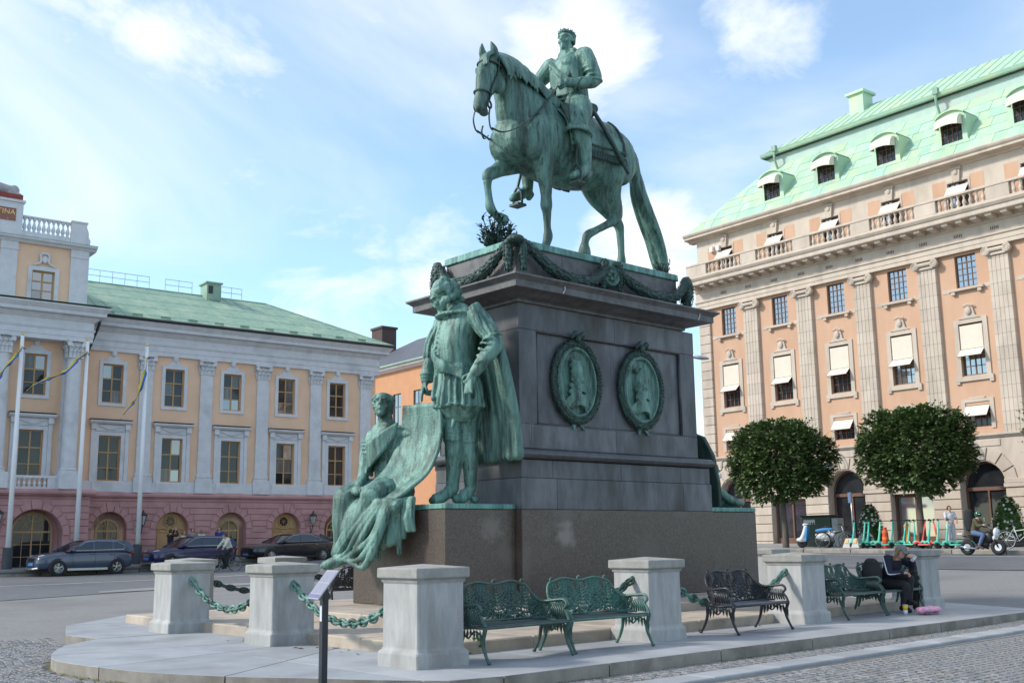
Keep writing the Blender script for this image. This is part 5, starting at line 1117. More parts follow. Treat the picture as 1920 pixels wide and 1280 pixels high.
for k in range(11):
    a = 2*pi*k/11; pts = []
    for j, (x, y, z, r) in enumerate(tp[1:]): w_ = r*(.95+.15*sin(j*1.3+k)); aa = a+.25*sin(j*.9+k*2); pts.append((x+w_*cos(aa)*.8, w_*sin(aa), z+.05*cos(aa), .055+.012*sin(j*2+k)))
    pts.append((pts[-1][0]-.02, pts[-1][1]*.9, pts[-1][2]-rr.uniform(.0, .12), .035)); s.limb(pts, n=8, k=4)
s.solid('tail', M_br, eq, .02, 1)
# saddle cloth with fringe, saddle
sc = MB(); n, m = 16, 18; G = {}
def flank(x, a, e):
    """point on the barrel: a = angle from the top, e = stand-off"""
    ry, rz, cz = (.64+e), (.80+e), 2.55+.03*(-x); return (x, ry*sin(a)*1.02, cz+rz*cos(a))
for i in range(n+1):
    for j in range(m+1):
        a = -1.75+3.5*j/m; x = .62-1.62*i/n; lim = 1.0 if True else 0; x2 = .62-1.62*i/n-.10*abs(a); G[i, j] = len(sc.v); sc.v.append(flank(x2, a, .035+.012*sin(j*1.9+i)))
for i in range(n):
    for j in range(m): sc.f.append((G[i, j], G[i, j+1], G[i+1, j+1], G[i+1, j]))
o = sc.build('saddle_cloth', M_br, eq, smooth=True); md = o.modifiers.new('t', 'SOLIDIFY'); md.thickness = .04; md.offset = 0
fr = MB()
for sg in (-1, 1):
    for k in range(34):
        x = .60-1.62*k/33-.10*1.75; p = Vector(flank(x, sg*1.75, .04)); fr.tube([p, p+Vector((rr.uniform(-.01, .01), sg*.02, -.15))], .022, 5)
    fr.tube([flank(.60-1.62*k/12-.10*1.62, sg*1.62, .06) for k in range(13)], .03, 6); fr.tube([flank(-.98-.10*a, sg*a, .06) for a in [.5+.1*q for q in range(13)]], .03, 6)
fr.build('fringe', M_brd, eq)
s = Sculpt(); s.limb([(.45, 0, 3.52, .16, .12), (.38, 0, 3.72, .20, .10)], up=V); s.limb([(-.62, -.3, 3.55, .12), (-.66, 0, 3.68, .12), (-.62, .3, 3.55, .12)]); s.limb([(.3, 0, 3.42, .36, .10), (-.2, 0, 3.38, .40, .10), (-.6, 0, 3.45, .40, .12)], up=U)
for sg in (-1, 1): s.limb([(.30, sg*.5, 3.25, .10, .25), (.28, sg*.66, 2.9, .06, .24), (.24, sg*.70, 2.6, .05, .2)], up=V)
s.solid('saddle', M_brd, eq, .025, 2)
# bridle, reins, girth, stirrups
st = MB()
def strap(pts, w=.03, k=5): st.tube(catmull(pts, k), [(w, w*.45)]*((len(pts)-1)*k+1), 6)
def ring(c, a, b, ra, rb, w=.028): st.tube([tuple(Vector(c)+Vector(a)*ra*cos(t)+Vector(b)*rb*sin(t)) for t in [2*pi*i/18 for i in range(18)]], w, 6, closed=True)
ring((2.595, .435, 2.97), HF, sd_, .205, .145); ring((2.30, .30, 3.66), HF, sd_, .30, .21, .026)
for q in (-1, 1):
    o_ = sd_*q; P = lambda v, d: tuple(Vector(v)+o_*d)
    strap([P((2.27, .29, 3.80), .2), P((2.36, .32, 3.45), .215), P((2.52, .39, 3.1), .175), P((2.62, .455, 2.76), .145)])
    ring(P((2.62, .46, 2.70), .15), HF, (0, 0, 1), .07, .07, .02); strap([P((2.62, .46, 2.66), .16), P((2.66, .46, 2.45), .17), P((2.60, .43, 2.28), .16), P((2.52, .42, 2.22), .15)], .025)
    strap([P((2.55, .42, 2.26), .16), (2.25, .40+.22*q, 2.22), (1.8, .15+.42*q, 2.45), (1.3, .50*q, 2.85), (.8, .42*q, 3.35), (.40, .30 if q > 0 else .1, 3.82)], .032, 8)
strap([(2.45, .42, 2.16), (2.56, .43, 2.06), (2.66, .47, 2.16), (2.62, .46, 2.3)], .02)
for a0 in (.30, .05): st.tube([flank(a0-.12*abs(q), q, .02) for q in [-2.9+.2*k for k in range(30)]], .035, 6)
st.build('harness', M_brd, eq, smooth=True)
for sg, (fx, fz) in ((1, (.46, 1.66)), (-1, (.62, 1.55))):
    mb = MB(); y = sg*.80; mb.tube(catmull([(fx-.02, y-.13, fz-.12), (fx-.02, y-.12, fz+.12), (fx-.02, y, fz+.26), (fx-.02, y+.12, fz+.12), (fx-.02, y+.13, fz-.12)], 5), .028, 6); mb.box(fx-.14, fx+.10, y-.14, y+.14, fz-.15, fz-.10)
    mb.tube([(fx-.02, y, fz+.26), (fx-.12, sg*.74, fz+.75), (fx-.2, sg*.68, 2.75)], .03, 6); mb.build('stirrup', M_brd, eq)
# the rider
HC_ = (-.15, .01, 5.08)
s = Sculpt()
s.limb([(-.16, 0, 3.52, .43, .36), (-.18, 0, 3.82, .41, .33), (-.20, 0, 4.05, .43, .35), (-.19, 0, 4.35, .44, .36), (-.22, 0, 4.60, .44, .28), (-.22, 0, 4.75, .28, .2)], 20, up=V)
s.limb([(-.20, 0, 4.70, .17), (-.16, .0, 4.92, .145)]); RH = basis((.96, .25, .05)); HP = head(s, HC_, RH, .50, beard=1.0)
for q in (-1, 1): s.ell((-.08, q*.17, 4.45), (.24, .2, .2)); s.ell((-.23, q*.43, 4.60), (.19, .17, .19))
s.limb([(-.25, .46, 4.62, .185), (-.30, .58, 4.32, .165), (-.36, .62, 4.02, .145), (-.02, .53, 3.90, .125), (.27, .42, 3.86, .10)]); hand(s, (.27, .42, 3.86), basis((.95, -.25, -.05), (.2, .9, .3)), .34, .95)
s.limb([(-.18, -.50, 4.64, .21), (-.02, -.66, 4.38, .17), (.16, -.66, 4.18, .14), (.42, -.58, 4.14, .115), (.60, -.52, 4.16, .09)]); hand(s, (.60, -.52, 4.16), basis((1, .1, .05), (0, -.7, .7)), .34, .95)
for sg, kn, an, to in ((1, (.30, .76, 2.82), (.16, .80, 1.92), (.55, .83, 1.66)), (-1, (.38, -.76, 2.80), (.30, -.80, 1.86), (.72, -.83, 1.56))):
    s.limb([(-.12, sg*.28, 3.48, .28), (.05, sg*.52, 3.30, .30), (.20, sg*.68, 3.05, .25), (*kn, .20)]); s.limb([(kn[0], kn[1], kn[2], .19), (kn[0]-.04, kn[1]+sg*.02, kn[2]-.28, .175), ((kn[0]+an[0])/2-.03, an[1], (kn[2]+an[2])/2, .165), (*an, .11)])
    s.limb([(*an, .115), ((an[0]*.6+to[0]*.4), (an[1]+to[1])/2, an[2]*.55+to[2]*.45-.03, .11), (*to, .09, .075)]); s.limb([(an[0]-.06, an[1], an[2]-.12, .09), (an[0]-.02, an[1], an[2]-.2, .07)])
    for k in range(3): s.tube([(kn[0]+.02+(.215+.03*k)*cos(t), kn[1]+(.205+.03*k)*sin(t), kn[2]-.10-.05*k+.05*cos(t)) for t in [2*pi*i/16 for i in range(16)]], .035, 6, closed=True)
    for k in range(5): t = k/4; a_ = Vector((-.06, sg*.32, 3.50)).lerp(Vector((kn[0], kn[1]*.98, kn[2]+.1)), t); s.tube([tuple(a_+Vector((.27*cos(u_), sg*.10*abs(sin(u_)), .27*sin(u_)))*(.98-.22*t)) for u_ in [2*pi*i/14 for i in range(14)]], .022, 5, closed=True)
for k in range(6): z = 4.50-.10*k; s.tube([(-.29+.175*cos(t)-.012*k, .51+.022*k+.175*sin(t)*.95, z) for t in [2*pi*i/14 for i in range(14)]], .018, 5, closed=True)
for k in range(3): s.tube([(-.17+(.36+.05*k)*cos(t), (.43+.05*k)*sin(t), 3.74-.12*k-.05*cos(t)) for t in [2*pi*i/22 for i in range(22)]], .035, 6, closed=True)
for k in range(4): d = .07*k; s.limb([(-.10, -.42+d*.4, 4.78-d*.3, .045), (.20, -.18+d*.6, 4.50-d*.5, .045), (.22, .14+d*.4, 4.20-d*.7, .045), (.02, .42, 3.94-d*.6, .045), (-.32, .36, 3.80-d*.5, .05)], n=8)
for k in range(10): s.limb([(-.02+.02*k-.28, -.28+.06*k, 4.78, .05), (-.40, -.28+.06*k, 4.2, .05), (-.5-.02*(k % 3), -.26+.058*k, 3.66, .045)], n=6)
s.solid('rider', M_br2, eq, .017, 1, .4)
s = Sculpt()
for k in range(26):
    a = 2*pi*k/26; q = RH @ Vector((cos(a)*.195-.03, sin(a)*.172, .11+.035*cos(a))); c = Vector(HC_); s.limb([(*(c+q), .022), (*(c+q*1.10+Vector((0, 0, .035+.02*(k % 2)))), .012)], n=6, k=2)
for k in range(22): a = pi*.55+pi*.9*(k/21); q = RH @ Vector((cos(a)*.19, sin(a)*.18, .05-.12*(k % 3)/3-.02)); s.ell(Vector(HC_)+q*.94, .04, n=7, m=5)
s.ell(Vector(HC_)+RH @ Vector((-.045, 0, .085)), (.195, .17, .175))
s.solid('laurel_wreath', M_br, eq, .014, 1)
mb = MB(); mb.tube(catmull([(.02, .52, 3.72), (-.35, .66, 3.20), (-.75, .74, 2.65), (-1.16, .78, 2.08)], 5), [.045]*15+[.03], 8); mb.tube([(.02, .52, 3.72), (.12, .50, 3.88), (.20, .46, 4.0)], .032, 7); mb.tube(catmull([(.16, .50, 3.70), (.10, .58, 3.84), (.04, .62, 3.96), (-.05, .55, 3.98)], 4), .025, 6); mb.ell((.22, .45, 4.04), .05); mb.build('sword', M_brd, eq, smooth=True)
mb = MB(); mb.tube([(.55, -.52, 4.16), (1.15, -.45, 4.2)], .045, 8); mb.build('baton', M_br, eq, smooth=True)
def laurel_bush(parent, loc, h, n, seed):
    r = random.Random(seed); mb = MB()
    for k in range(n):
        a = r.uniform(0, 2*pi); b = Vector(loc)+Vector((cos(a)*h*.18*r.random(), sin(a)*h*.18*r.random(), 0)); tip = b+Vector((cos(a)*h*r.uniform(.1, .42), sin(a)*h*r.uniform(.1, .42), h*r.uniform(.35, 1.0)))
        mb.tube([b, b.lerp(tip, .6)+Vector((0, 0, .03)), tip], [.018, .014, .008], 5)
        for j in range(12):
            t = .15+.85*j/11; p = b.lerp(tip, t); an = r.uniform(0, 6.28); o_ = Vector((cos(an), sin(an), r.uniform(.2, .9))).normalized(); l = h*r.uniform(.13, .19); sdv = o_.cross(Vector((0, 0, 1))).normalized()*l*.22
            mb.add([p, p+o_*l*.5+sdv, p+o_*l, p+o_*l*.5-sdv, p+o_*l*.5+Vector((0, 0, .012))], [(0, 1, 4), (1, 2, 4), (2, 3, 4), (3, 0, 4)])
    return mb.build('laurel_branches', M_brd, parent)
laurel_bush(eq, (1.75, -.15, 0), .80, 60, 1); laurel_bush(eq, (1.40, .05, 0), .5, 12, 3); laurel_bush(eq, (-2.15, .75, 0), .40, 12, 2)
def fold(p):
    q = Vector((p.x*5.5, p.y*5.5, p.z*1.7)); w = Vector((p.x*9, p.y*9, p.z*5)); return .022*mnoise.noise(q+Vector((0, 0, .6*sin(p.z*3))))+.009*mnoise.noise(w) if p.z < 5.5 else .004*mnoise.noise(w)
# ---------------------------------------------------------------- the standing statesman
so_ = thing('standing_bronze_man', 'green bronze man in cape and breeches pointing down at a scroll', 'statue', (-15.0, 12.1, 2.157))
s = Sculpt(); Y_ = (0, 1, 0)
s.limb([(-14.93, 12.10, 4.05, .38, .30), (-14.98, 12.07, 4.45, .37, .31), (-15.0, 12.05, 4.75, .385, .345), (-14.99, 12.07, 5.12, .43, .34), (-14.96, 12.10, 5.42, .45, .27), (-14.99, 12.10, 5.58, .27, .2)], 22, up=Y_)
s.limb([(-14.94, 12.08, 4.55, .37, .32), (-14.93, 12.06, 4.25, .41, .35), (-14.92, 12.05, 3.90, .46, .38)], 22, up=Y_)
s.limb([(-15.03, 12.10, 5.55, .17), (-15.10, 12.05, 5.74, .15)]); RM = basis((-.72, -.55, -.55)); head(s, (-15.22, 11.92, 5.89), RM, .54, beard=1.15, ears=False)
for k in range(46):                                              # long curls
    r_ = random.Random(k); a = r_.uniform(.42*pi, 1.58*pi); z = r_.uniform(-.38, .42); q = RM @ Vector((cos(a)*.27*(.75 if z > .3 else 1), sin(a)*.24, z*.54)); s.ell(Vector((-15.19, 11.95, 5.90))+q, r_.uniform(.055, .09), n=7, m=5)
s.ell(Vector((-15.20, 11.95, 5.92))+RM @ Vector((-.06, 0, .12)), (.22, .21, .2))
s.ell((-15.02, 12.05, 5.55), (.37, .31, .07))
for k in range(14): t = pi+.12+pi*.95*k/13; s.ell((-15.0+.38*cos(t), 12.06+.31*sin(t), 5.53), (.06, .05, .03), n=7, m=5)
s.limb([(-14.50, 12.14, 5.46, .19), (-14.26, 12.20, 5.16, .175), (-14.08, 12.20, 4.88, .15), (-14.16, 12.02, 4.62, .13), (-14.27, 11.88, 4.40, .095)])
for k in range(7): t = k/6; c = Vector((-14.12, 12.2, 5.02)).lerp(Vector((-14.2, 11.98, 4.55)), t); s.tube([tuple(c+Vector((.155*cos(u_), .155*sin(u_), .05*cos(u_+k)))*(1-.12*t)) for u_ in [2*pi*i/12 for i in range(12)]], .025, 5, closed=True)
hand(s, (-14.28, 11.87, 4.38), basis((-.15, -.35, -.9), (.8, -.5, .1)), .36, .75, thumb=-1)
for q in (-1, 0, 1): s.limb([(-14.30+.05*q, 11.80, 4.22, .04), (-14.26+.09*q, 11.74, 4.02, .035)], n=6)
s.limb([(-15.42, 12.08, 5.42, .18), (-15.58, 12.06, 5.14, .165), (-15.64, 12.02, 4.86, .145), (-15.62, 11.92, 4.60, .12), (-15.60, 11.86, 4.42, .085)])
for k in range(3): s.tube([(-15.60+(.12-.01*k)*cos(t), 11.88+(.12-.01*k)*sin(t), 4.52-.06*k) for t in [2*pi*i/12 for i in range(12)]], .03, 6, closed=True)
hand(s, (-15.61, 11.85, 4.40), basis((-.28, -.12, -.95), (-.6, -.75, .2)), .42, .85, point=0, thumb=1)
for hp, kn, an, to in (((-15.05, 12.05, 4.05), (-14.95, 11.95, 3.36), (-15.03, 12.0, 2.44), (-15.22, 11.70, 2.235)), ((-14.80, 12.18, 4.05), (-14.90, 12.26, 3.34), (-14.97, 12.36, 2.44), (-15.03, 12.08, 2.235))):
    s.limb([(*hp, .22), ((hp[0]+kn[0])/2, (hp[1]+kn[1])/2, (hp[2]+kn[2])/2, .195), (kn[0], kn[1], kn[2]+.06, .16), (*kn, .13)])
    s.limb([(*kn, .135), (kn[0]-.01, kn[1]+.04, kn[2]-.28, .17), ((kn[0]+an[0])/2, (kn[1]+an[1])/2+.02, 2.82, .14), (*an, .105)]); s.limb([(*an, .105), (an[0]*.55+to[0]*.45, an[1]*.55+to[1]*.45, 2.30, .105, .085), (*to, .10, .065)], up=U); s.ell((an[0]+.03, an[1]+.07, 2.25), (.09, .09, .08))
    for dz, r_ in ((.05, .16), (-.02, .155), (-.08, .15)): s.tube([(kn[0]+r_*cos(t), kn[1]+r_*sin(t), kn[2]+dz+.015*sin(3*t)) for t in [2*pi*i/16 for i in range(16)]], .03, 6, closed=True)
    for k in range(5): a = .6+k*1.2; s.limb([(hp[0]+.22*cos(a), hp[1]+.22*sin(a), hp[2]-.05, .05), ((hp[0]+kn[0])/2+.225*cos(a+.3), (hp[1]+kn[1])/2+.225*sin(a+.3), 3.7, .05), (kn[0]+.16*cos(a+.1), kn[1]+.16*sin(a+.1), kn[2]+.12, .035)], n=6)
    for q in (-1, 0, 1): s.ell((an[0]*.6+to[0]*.4+.05*q, an[1]*.6+to[1]*.4-.02, 2.385), (.045, .05, .035), n=6, m=5)
FY = lambda z: 11.70+.05*abs((z-4.78)/.35)**1.6 if z > 4.4 else 11.73-.18*(4.4-z)
for k in range(15): z = 5.38-.088*k; s.ell((-15.12, FY(z)-.01, z), .036, n=7, m=5)
for dx in (-.075, .07): s.limb([(-15.12+dx, FY(z)+.015, z, .03) for z in (5.42, 5.1, 4.8, 4.5, 4.25, 4.03)], n=7)
for k in range(22):
    a = 2*pi*k/22; w_ = .5+.5*cos(k*2.6); s.limb([(-14.95+.36*cos(a), 12.07+.31*sin(a), 4.50, .03), (-14.93+(.41+.02*w_)*cos(a), 12.06+(.355+.02*w_)*sin(a), 4.24, .035), (-14.92+(.475+.03*w_)*cos(a), 12.05+(.395+.03*w_)*sin(a), 3.86, .042)], n=7, k=3)
for k in range(7):
    a = -2.9+k*.55; s.limb([(-14.46+.19*cos(a), 12.15+.17*sin(a), 5.44, .035), (-14.28+.185*cos(a), 12.20+.17*sin(a), 5.16, .04), (-14.10+.14*cos(a), 12.20+.14*sin(a), 4.95, .03)], n=6, k=3); s.limb([(-15.42+.175*cos(a), 12.08+.165*sin(a), 5.38, .035), (-15.59+.17*cos(a), 12.05+.16*sin(a), 5.12, .038), (-15.63+.14*cos(a), 12.0+.13*sin(a), 4.86, .03)], n=6, k=3)
for k in range(3): s.limb([(-15.42, 11.88, 5.06-.06*k, .035), (-15.15, 11.67, 4.82-.06*k, .035), (-14.86, 11.65, 4.62-.06*k, .035), (-14.54, 11.83, 4.46-.06*k, .035)], n=7)
s.ell((-14.90, 11.63, 4.56), (.17, .06, .13), rotm(0, .6, 0)); s.tube([(-14.92+.475*cos(t), 12.05+.395*sin(t), 3.86+.03*sin(5*t)) for t in [2*pi*i/30 for i in range(30)]], .028, 6, closed=True)
s.limb([(-15.12, 11.78, 4.6, .03), (-15.12, 11.66, 4.25, .03), (-15.10, 11.62, 4.0, .03)], n=6)
man = s.solid('figure', M_br2, None, .017, 1, .4, disp=fold); pw(man, so_)
s = Sculpt(); nf = 17
for k in range(nf):
    t = k/(nf-1); L_ = lambda a, b: tuple(x*(1-t)+y*t for x, y in zip(a, b)); w_ = .5+.5*cos(k*2.35); rr_ = .062+.03*w_; dv = .07*w_
    p0 = L_((-14.40, 12.05, 5.62), (-15.28, 12.36, 5.58)); p1 = L_((-14.18, 12.28, 5.1), (-15.25, 12.55, 5.1)); p2 = L_((-14.04, 12.42, 4.4), (-15.18, 12.66, 4.4)); p3 = L_((-14.0, 12.60, 3.6), (-15.12, 12.72, 3.6)); p4 = L_((-13.97, 12.66, 2.97), (-15.05, 12.74, 2.97))
    s.limb([(p0[0], p0[1], p0[2], .07), (p1[0]+dv*.2, p1[1], p1[2], .075), (p2[0]+dv*.5, p2[1]-dv*.5, p2[2], rr_), (p3[0]+dv*.6, p3[1]-dv, p3[2], rr_+.01), (p4[0]+dv*.7, p4[1]-dv*1.3, p4[2], rr_+.012)], n=8, k=4)
s.limb([(-14.42, 11.98, 5.60, .05), (-14.30, 12.0, 5.3, .05), (-14.2, 12.15, 4.9, .045)], n=8)
cape = s.solid('cape', M_br, None, .019, 1, .4); pw(cape, so_)
# ---------------------------------------------------------------- the seated woman with the scroll
sw = thing('seated_bronze_woman', 'green bronze draped woman seated on the block edge looking up', 'statue', (-16.3, 11.3, 2.157))
s = Sculpt()
s.limb([(-16.32, 11.62, 2.42, .38, .30), (-16.34, 11.58, 2.72, .30, .24), (-16.36, 11.55, 2.98, .27, .2), (-16.38, 11.52, 3.28, .34, .24), (-16.42, 11.53, 3.52, .34, .18), (-16.40, 11.52, 3.64, .20, .14)], 20, up=Y_)
for q in (-.15, .14): s.ell((-16.37+q, 11.36, 3.27), (.15, .13, .14))
s.limb([(-16.70, 11.50, 3.46, .135), (-16.76, 11.42, 3.15, .115), (-16.70, 11.34, 2.86, .10), (-16.60, 11.22, 2.66, .085), (-16.52, 11.10, 2.54, .065)]); hand(s, (-16.52, 11.10, 2.54), basis((.45, -.6, -.35), (.1, -.3, .9)), .30, .45, thumb=-1)
s.limb([(-16.10, 11.56, 3.47, .135), (-15.86, 11.66, 3.42, .115), (-15.70, 11.72, 3.55, .09)])
for k in range(4): s.tube([(-16.72+.135*cos(t), 11.46+.135*sin(t), 3.36-.07*k) for t in [2*pi*i/12 for i in range(12)]], .025, 5, closed=True)
s.limb([(-16.50, 11.55, 2.42, .27), (-16.68, 11.22, 2.42, .23), (-16.72, 10.98, 2.34, .19)]); s.limb([(-16.12, 11.55, 2.42, .27), (-16.02, 11.2, 2.42, .24), (-15.98, 10.96, 2.32, .20)])
s.limb([(-16.72, 10.98, 2.30, .19), (-16.74, 10.96, 1.9, .17), (-16.72, 10.94, 1.45, .13)]); s.limb([(-15.98, 10.98, 2.28, .2), (-16.25, 10.9, 1.8, .18), (-16.62, 10.82, 1.36, .13)])
s.limb([(-16.5, 10.80, 1.25, .10), (-16.64, 10.68, 1.16, .10, .06), (-16.74, 10.62, 1.13, .08, .05)], up=U)
for k in range(12): d = .028*k; s.limb([(-16.02-d*.1, 11.44-d*.2, 3.62-d*.9, .03), (-16.26, 11.20+d*.08, 3.36-d*1.15, .028), (-16.52, 11.26, 3.12-d*1.0, .028), (-16.66, 11.44, 2.98-d*.8, .025)], n=6)
for k in range(4): s.tube([(-16.35+.285*cos(t), 11.57+.225*sin(t), 2.95-.045*k) for t in [2*pi*i/18 for i in range(18)]], .022, 5, closed=True)
rr = random.Random(9)
for k in range(22):                                             # skirt falling over the knees to the feet
    t = k/21; a = Vector((-16.84, 11.15, 2.30)).lerp(Vector((-15.52, 11.18, 2.24)), t); zl = 1.22+.10*abs(sin(k*1.3))+(.22 if t > .75 else 0)+(.12 if t < .15 else 0)
    c = Vector((-16.74, 10.90, zl)).lerp(Vector((-15.62, 11.10, zl)), t); m_ = a.lerp(c, .5)+Vector((-.05*sin(t*3), -.14*sin(pi*min(1, t*1.1)), 0)); w_ = .5+.5*cos(k*2.5)
    s.limb([(*a, .07), (*(a+Vector((0, -.14, -.10))), .075), (*(m_+Vector((.03*cos(k*2), -.05*w_, 0))), .055+.03*w_), (*(c+Vector((0, -.05*w_, 0))), .06+.03*w_)], n=8, k=4)
for k in range(6): t = k/5; j_ = rr.uniform(-.05, .05); s.limb([(-15.78+.04*k, 10.92+.02*k, 2.22, .06), (-16.02+.07*k+j_, 10.80, 1.88-.09*k, .055+.02*rr.random()), (-16.42+.09*k-j_, 10.76, 1.50-.07*k+j_, .05), (-16.66+.08*k, 10.74, 1.22, .04)], n=8, k=4)
s.limb([(-16.5, 11.05, 1.95, .42, .16), (-16.55, 10.98, 1.5, .40, .14)], up=Y_)
for k in range(7): x = -15.62+.045*k; s.limb([(x, 11.22, 2.25, .05), (x+.01, 11.20-.05*(k % 2), 1.95, .05), (x-.03+.01*k, 11.22-.05*(k % 2), 1.72-.38*(1 if k < 2 else .3 if k < 4 else 0), .045)], n=8, k=4)
_c = Vector((-16.45, 11.45, 2.3)); s.xf(Matrix.Translation(_c) @ Matrix.Diagonal((1.22, 1.14, 1.0, 1)) @ Matrix.Translation(-_c))
s.limb([(-16.40, 11.52, 3.58, .14), (-16.36, 11.49, 3.78, .125)]); RW = basis((.60, -.62, .42)); head(s, (-16.37, 11.43, 3.97), RW, .54, fem=True, ears=False)
for k in range(60):
    r_ = random.Random(100+k); a = r_.uniform(.40*pi, 1.6*pi); z = r_.uniform(-.15, .48); rad = .178*(1 if z < .25 else sqrt(max(.05, 1-((z-.1)/.42)**2)))
    if z < .1 and abs(cos(a)) < .45: continue
    rad = rad; q = RW @ Vector((cos(a)*rad-.02, sin(a)*rad*.92, z*.46)); s.ell(Vector((-16.37, 11.43, 3.96))+q*1.06, r_.uniform(.03, .045), n=6, m=5)
s.ell(Vector((-16.37, 11.43, 3.98))+RW @ Vector((-.06, 0, .06)), (.215, .195, .19)); s.ell(Vector((-16.37, 11.43, 3.98))+RW @ Vector((-.27, 0, -.02)), (.12, .12, .11)); s.limb([(*(Vector((-16.37, 11.43, 3.98))+RW @ Vector((-.22, .06, -.12))), .06), (-16.55, 11.6, 3.62, .05), (-16.58, 11.58, 3.45, .03)], n=8)
for k in range(17):                                             # waved hair drawn back to a knot
    a = -1.35+2.7*k/16; C_ = Vector((-16.37, 11.43, 3.99)); Q = lambda x, y, z: tuple(C_+RW @ Vector((x, y, z))); y0 = sin(a); r_ = random.Random(k).uniform(-.01, .01)
    s.limb([(*Q(.10*cos(a)+.02, .185*y0, .11+.09*cos(a)), .014), (*Q(.01, .20*y0, .12+.10*cos(a)+r_), .030), (*Q(-.10, .19*y0, .11+.10*cos(a)-r_), .030), (*Q(-.20, .11*y0, .04+.05*cos(a)), .030), (*Q(-.27, .03*y0, -.01), .03)], n=7, k=4)
wom = s.solid('figure', M_br2, None, .017, 1, .4, disp=lambda p: .6*fold(p)); pw(wom, sw)
sc = MB(); nu, nv = 14, 22                                       # the unrolled map, curling over her lap
Lq = catmull([(-15.96, 11.60, 3.96), (-15.93, 11.50, 3.45), (-15.96, 11.28, 2.90), (-16.05, 11.08, 2.60), (-16.22, 10.92, 2.44)], 6); Rq = catmull([(-15.05, 11.72, 3.94), (-14.92, 11.66, 3.35), (-14.94, 11.45, 2.78), (-15.12, 11.20, 2.46), (-15.40, 10.98, 2.22)], 6)
for i in range(len(Lq)):
    for j in range(nu+1):
        t = j/nu; p = Vector(Lq[i]).lerp(Vector(Rq[i]), t); b = sin(pi*t); sc.v.append(tuple(p+Vector((-.03*b, .10*b*sin(pi*i/(len(Lq)-1)), -.07*b*(i/(len(Lq)-1)))) + Vector((0, .025*sin(7*t+i*.22), .045*sin(9*t+1)*(i/len(Lq))**2))))
w1 = nu+1
for i in range(len(Lq)-1):
    for j in range(nu): sc.f.append((i*w1+j, i*w1+j+1, (i+1)*w1+j+1, (i+1)*w1+j))
scr = sc.build('scroll', M_br2, smooth=True); md = scr.modifiers.new('t', 'SOLIDIFY'); md.thickness = .045; md.offset = 0; pw(scr, sw)
hem = MB(); hem.tube([Vector(p) for p in Rq], .035, 8); hem.tube([sc.v[(len(Lq)-1)*w1+j] for j in range(w1)], .035, 8); h_ = hem.build('scroll_rim', M_br2, smooth=True); pw(h_, sw)
# ---------------------------------------------------------------- trophy at the back of the pedestal
tr = thing('bronze_trophy', 'green bronze trophy with leaning shield at the rear of the pedestal', 'statue', (-14.9, 19.0, 2.157))
mb = MB(); prof = [(-.62, 0), (-.70, .5), (-.66, 1.1), (-.45, 1.5), (0, 1.66), (.45, 1.5), (.66, 1.1), (.70, .5), (.62, 0)]; k = len(prof)
def shp(x, h, t): return (-15.05+x*.9, 18.86-.30*h/1.66+t, 2.16+h*1.0)
mb.v += [shp(x, h, -.04) for x, h in prof]+[shp(x, h, .05+.05*(1-abs(x))) for x, h in prof]; mb.f += [tuple(range(k)), tuple(range(2*k-1, k-1, -1))]+[(i, (i+1) % k, (i+1) % k+k, i+k) for i in range(k)]
pw(mb.build('shield', M_brd, fix=True, bevel=.02), tr)
s = Sculpt(); s.limb([(-14.85, 18.40, 2.2, .15), (-14.85, 18.33, 2.9, .17), (-14.85, 18.30, 3.45, .12)]); s.ell((-14.8, 19.2, 2.30), (.24, .22, .16)); s.limb([(-14.6, 18.95, 2.55, .07), (-14.52, 19.15, 2.36, .09), (-14.5, 19.45, 2.24, .06)]); s.limb([(-15.2, 19.0, 2.3, .1), (-14.9, 19.45, 2.3, .1), (-14.6, 19.75, 2.26, .07)])
for q in range(5): s.limb([(-14.9+.08*q, 18.95, 2.4+.03*q, .035), (-14.7+.04*q, 19.3, 2.46-.03*q, .03), (-14.55, 19.55, 2.32-.02*q, .025)], n=6)
pw(s.solid('arms', M_br, None, .02, 1), tr)
mb = MB(); mb.lathe([(.2, 0), (.24, .03), (.24, .10), (.20, .14), (.20, .22), (.23, .25), (.23, .3), (.0, .32)], 18, (-15.1, 19.6, 2.16)); pw(mb.build('drum', M_brd, smooth=True, angle=40), tr)
# ================================================================ granite posts and chains
M_postcap = mat('weathered_post_cap', (.33, .32, .295), (.245, .24, .222), .8, 7, .3, 100, c3=(.22, .215, .20), s3=2.2, l3=.5, h3=.8)
def post_mesh():
    mb = MB(); prof = [(.378, 0), (.378, .155), (.372, .165), (.345, .185), (.335, .20), (.333, .93), (.345, .935), (.35, .955), (.345, .962), (.36, .97), (.382, .985), (.385, .99), (.385, 1.085), (.378, 1.095), (.0, 1.135)]
    k = 4
    for r, z in prof: mb.v += [(r*a, r*b, z) for a, b in ((-1, -1), (1, -1), (1, 1), (-1, 1))]
    for j in range(len(prof)-1): mb.f += [(j*4+i, j*4+(i+1) % 4, (j+1)*4+(i+1) % 4, (j+1)*4+i) for i in range(4)]
    return mb
POSTS = [((-17.28, 8.10), 'pale granite post farthest left, with a chain on its side'), ((-14.05, 8.10), 'pale granite post just left of the information sign'), ((-10.32, 7.80), 'nearest pale granite post, left of the front bench'),
         ((-10.49, 11.89), 'pale granite post behind the right end of the second bench'), ((-10.65, 15.80), 'pale granite post between the black bench and the green bench'), ((-11.05, 20.45), 'pale granite post behind the seated woman in black'),
         ((-15.9, 22.45), 'pale granite post partly hidden behind the pedestal at its right'), ((-20.75, 9.9), 'pale granite post hidden behind the farthest left post'), ((-21.1, 12.15), 'pale granite post hidden behind the second post from the left')]
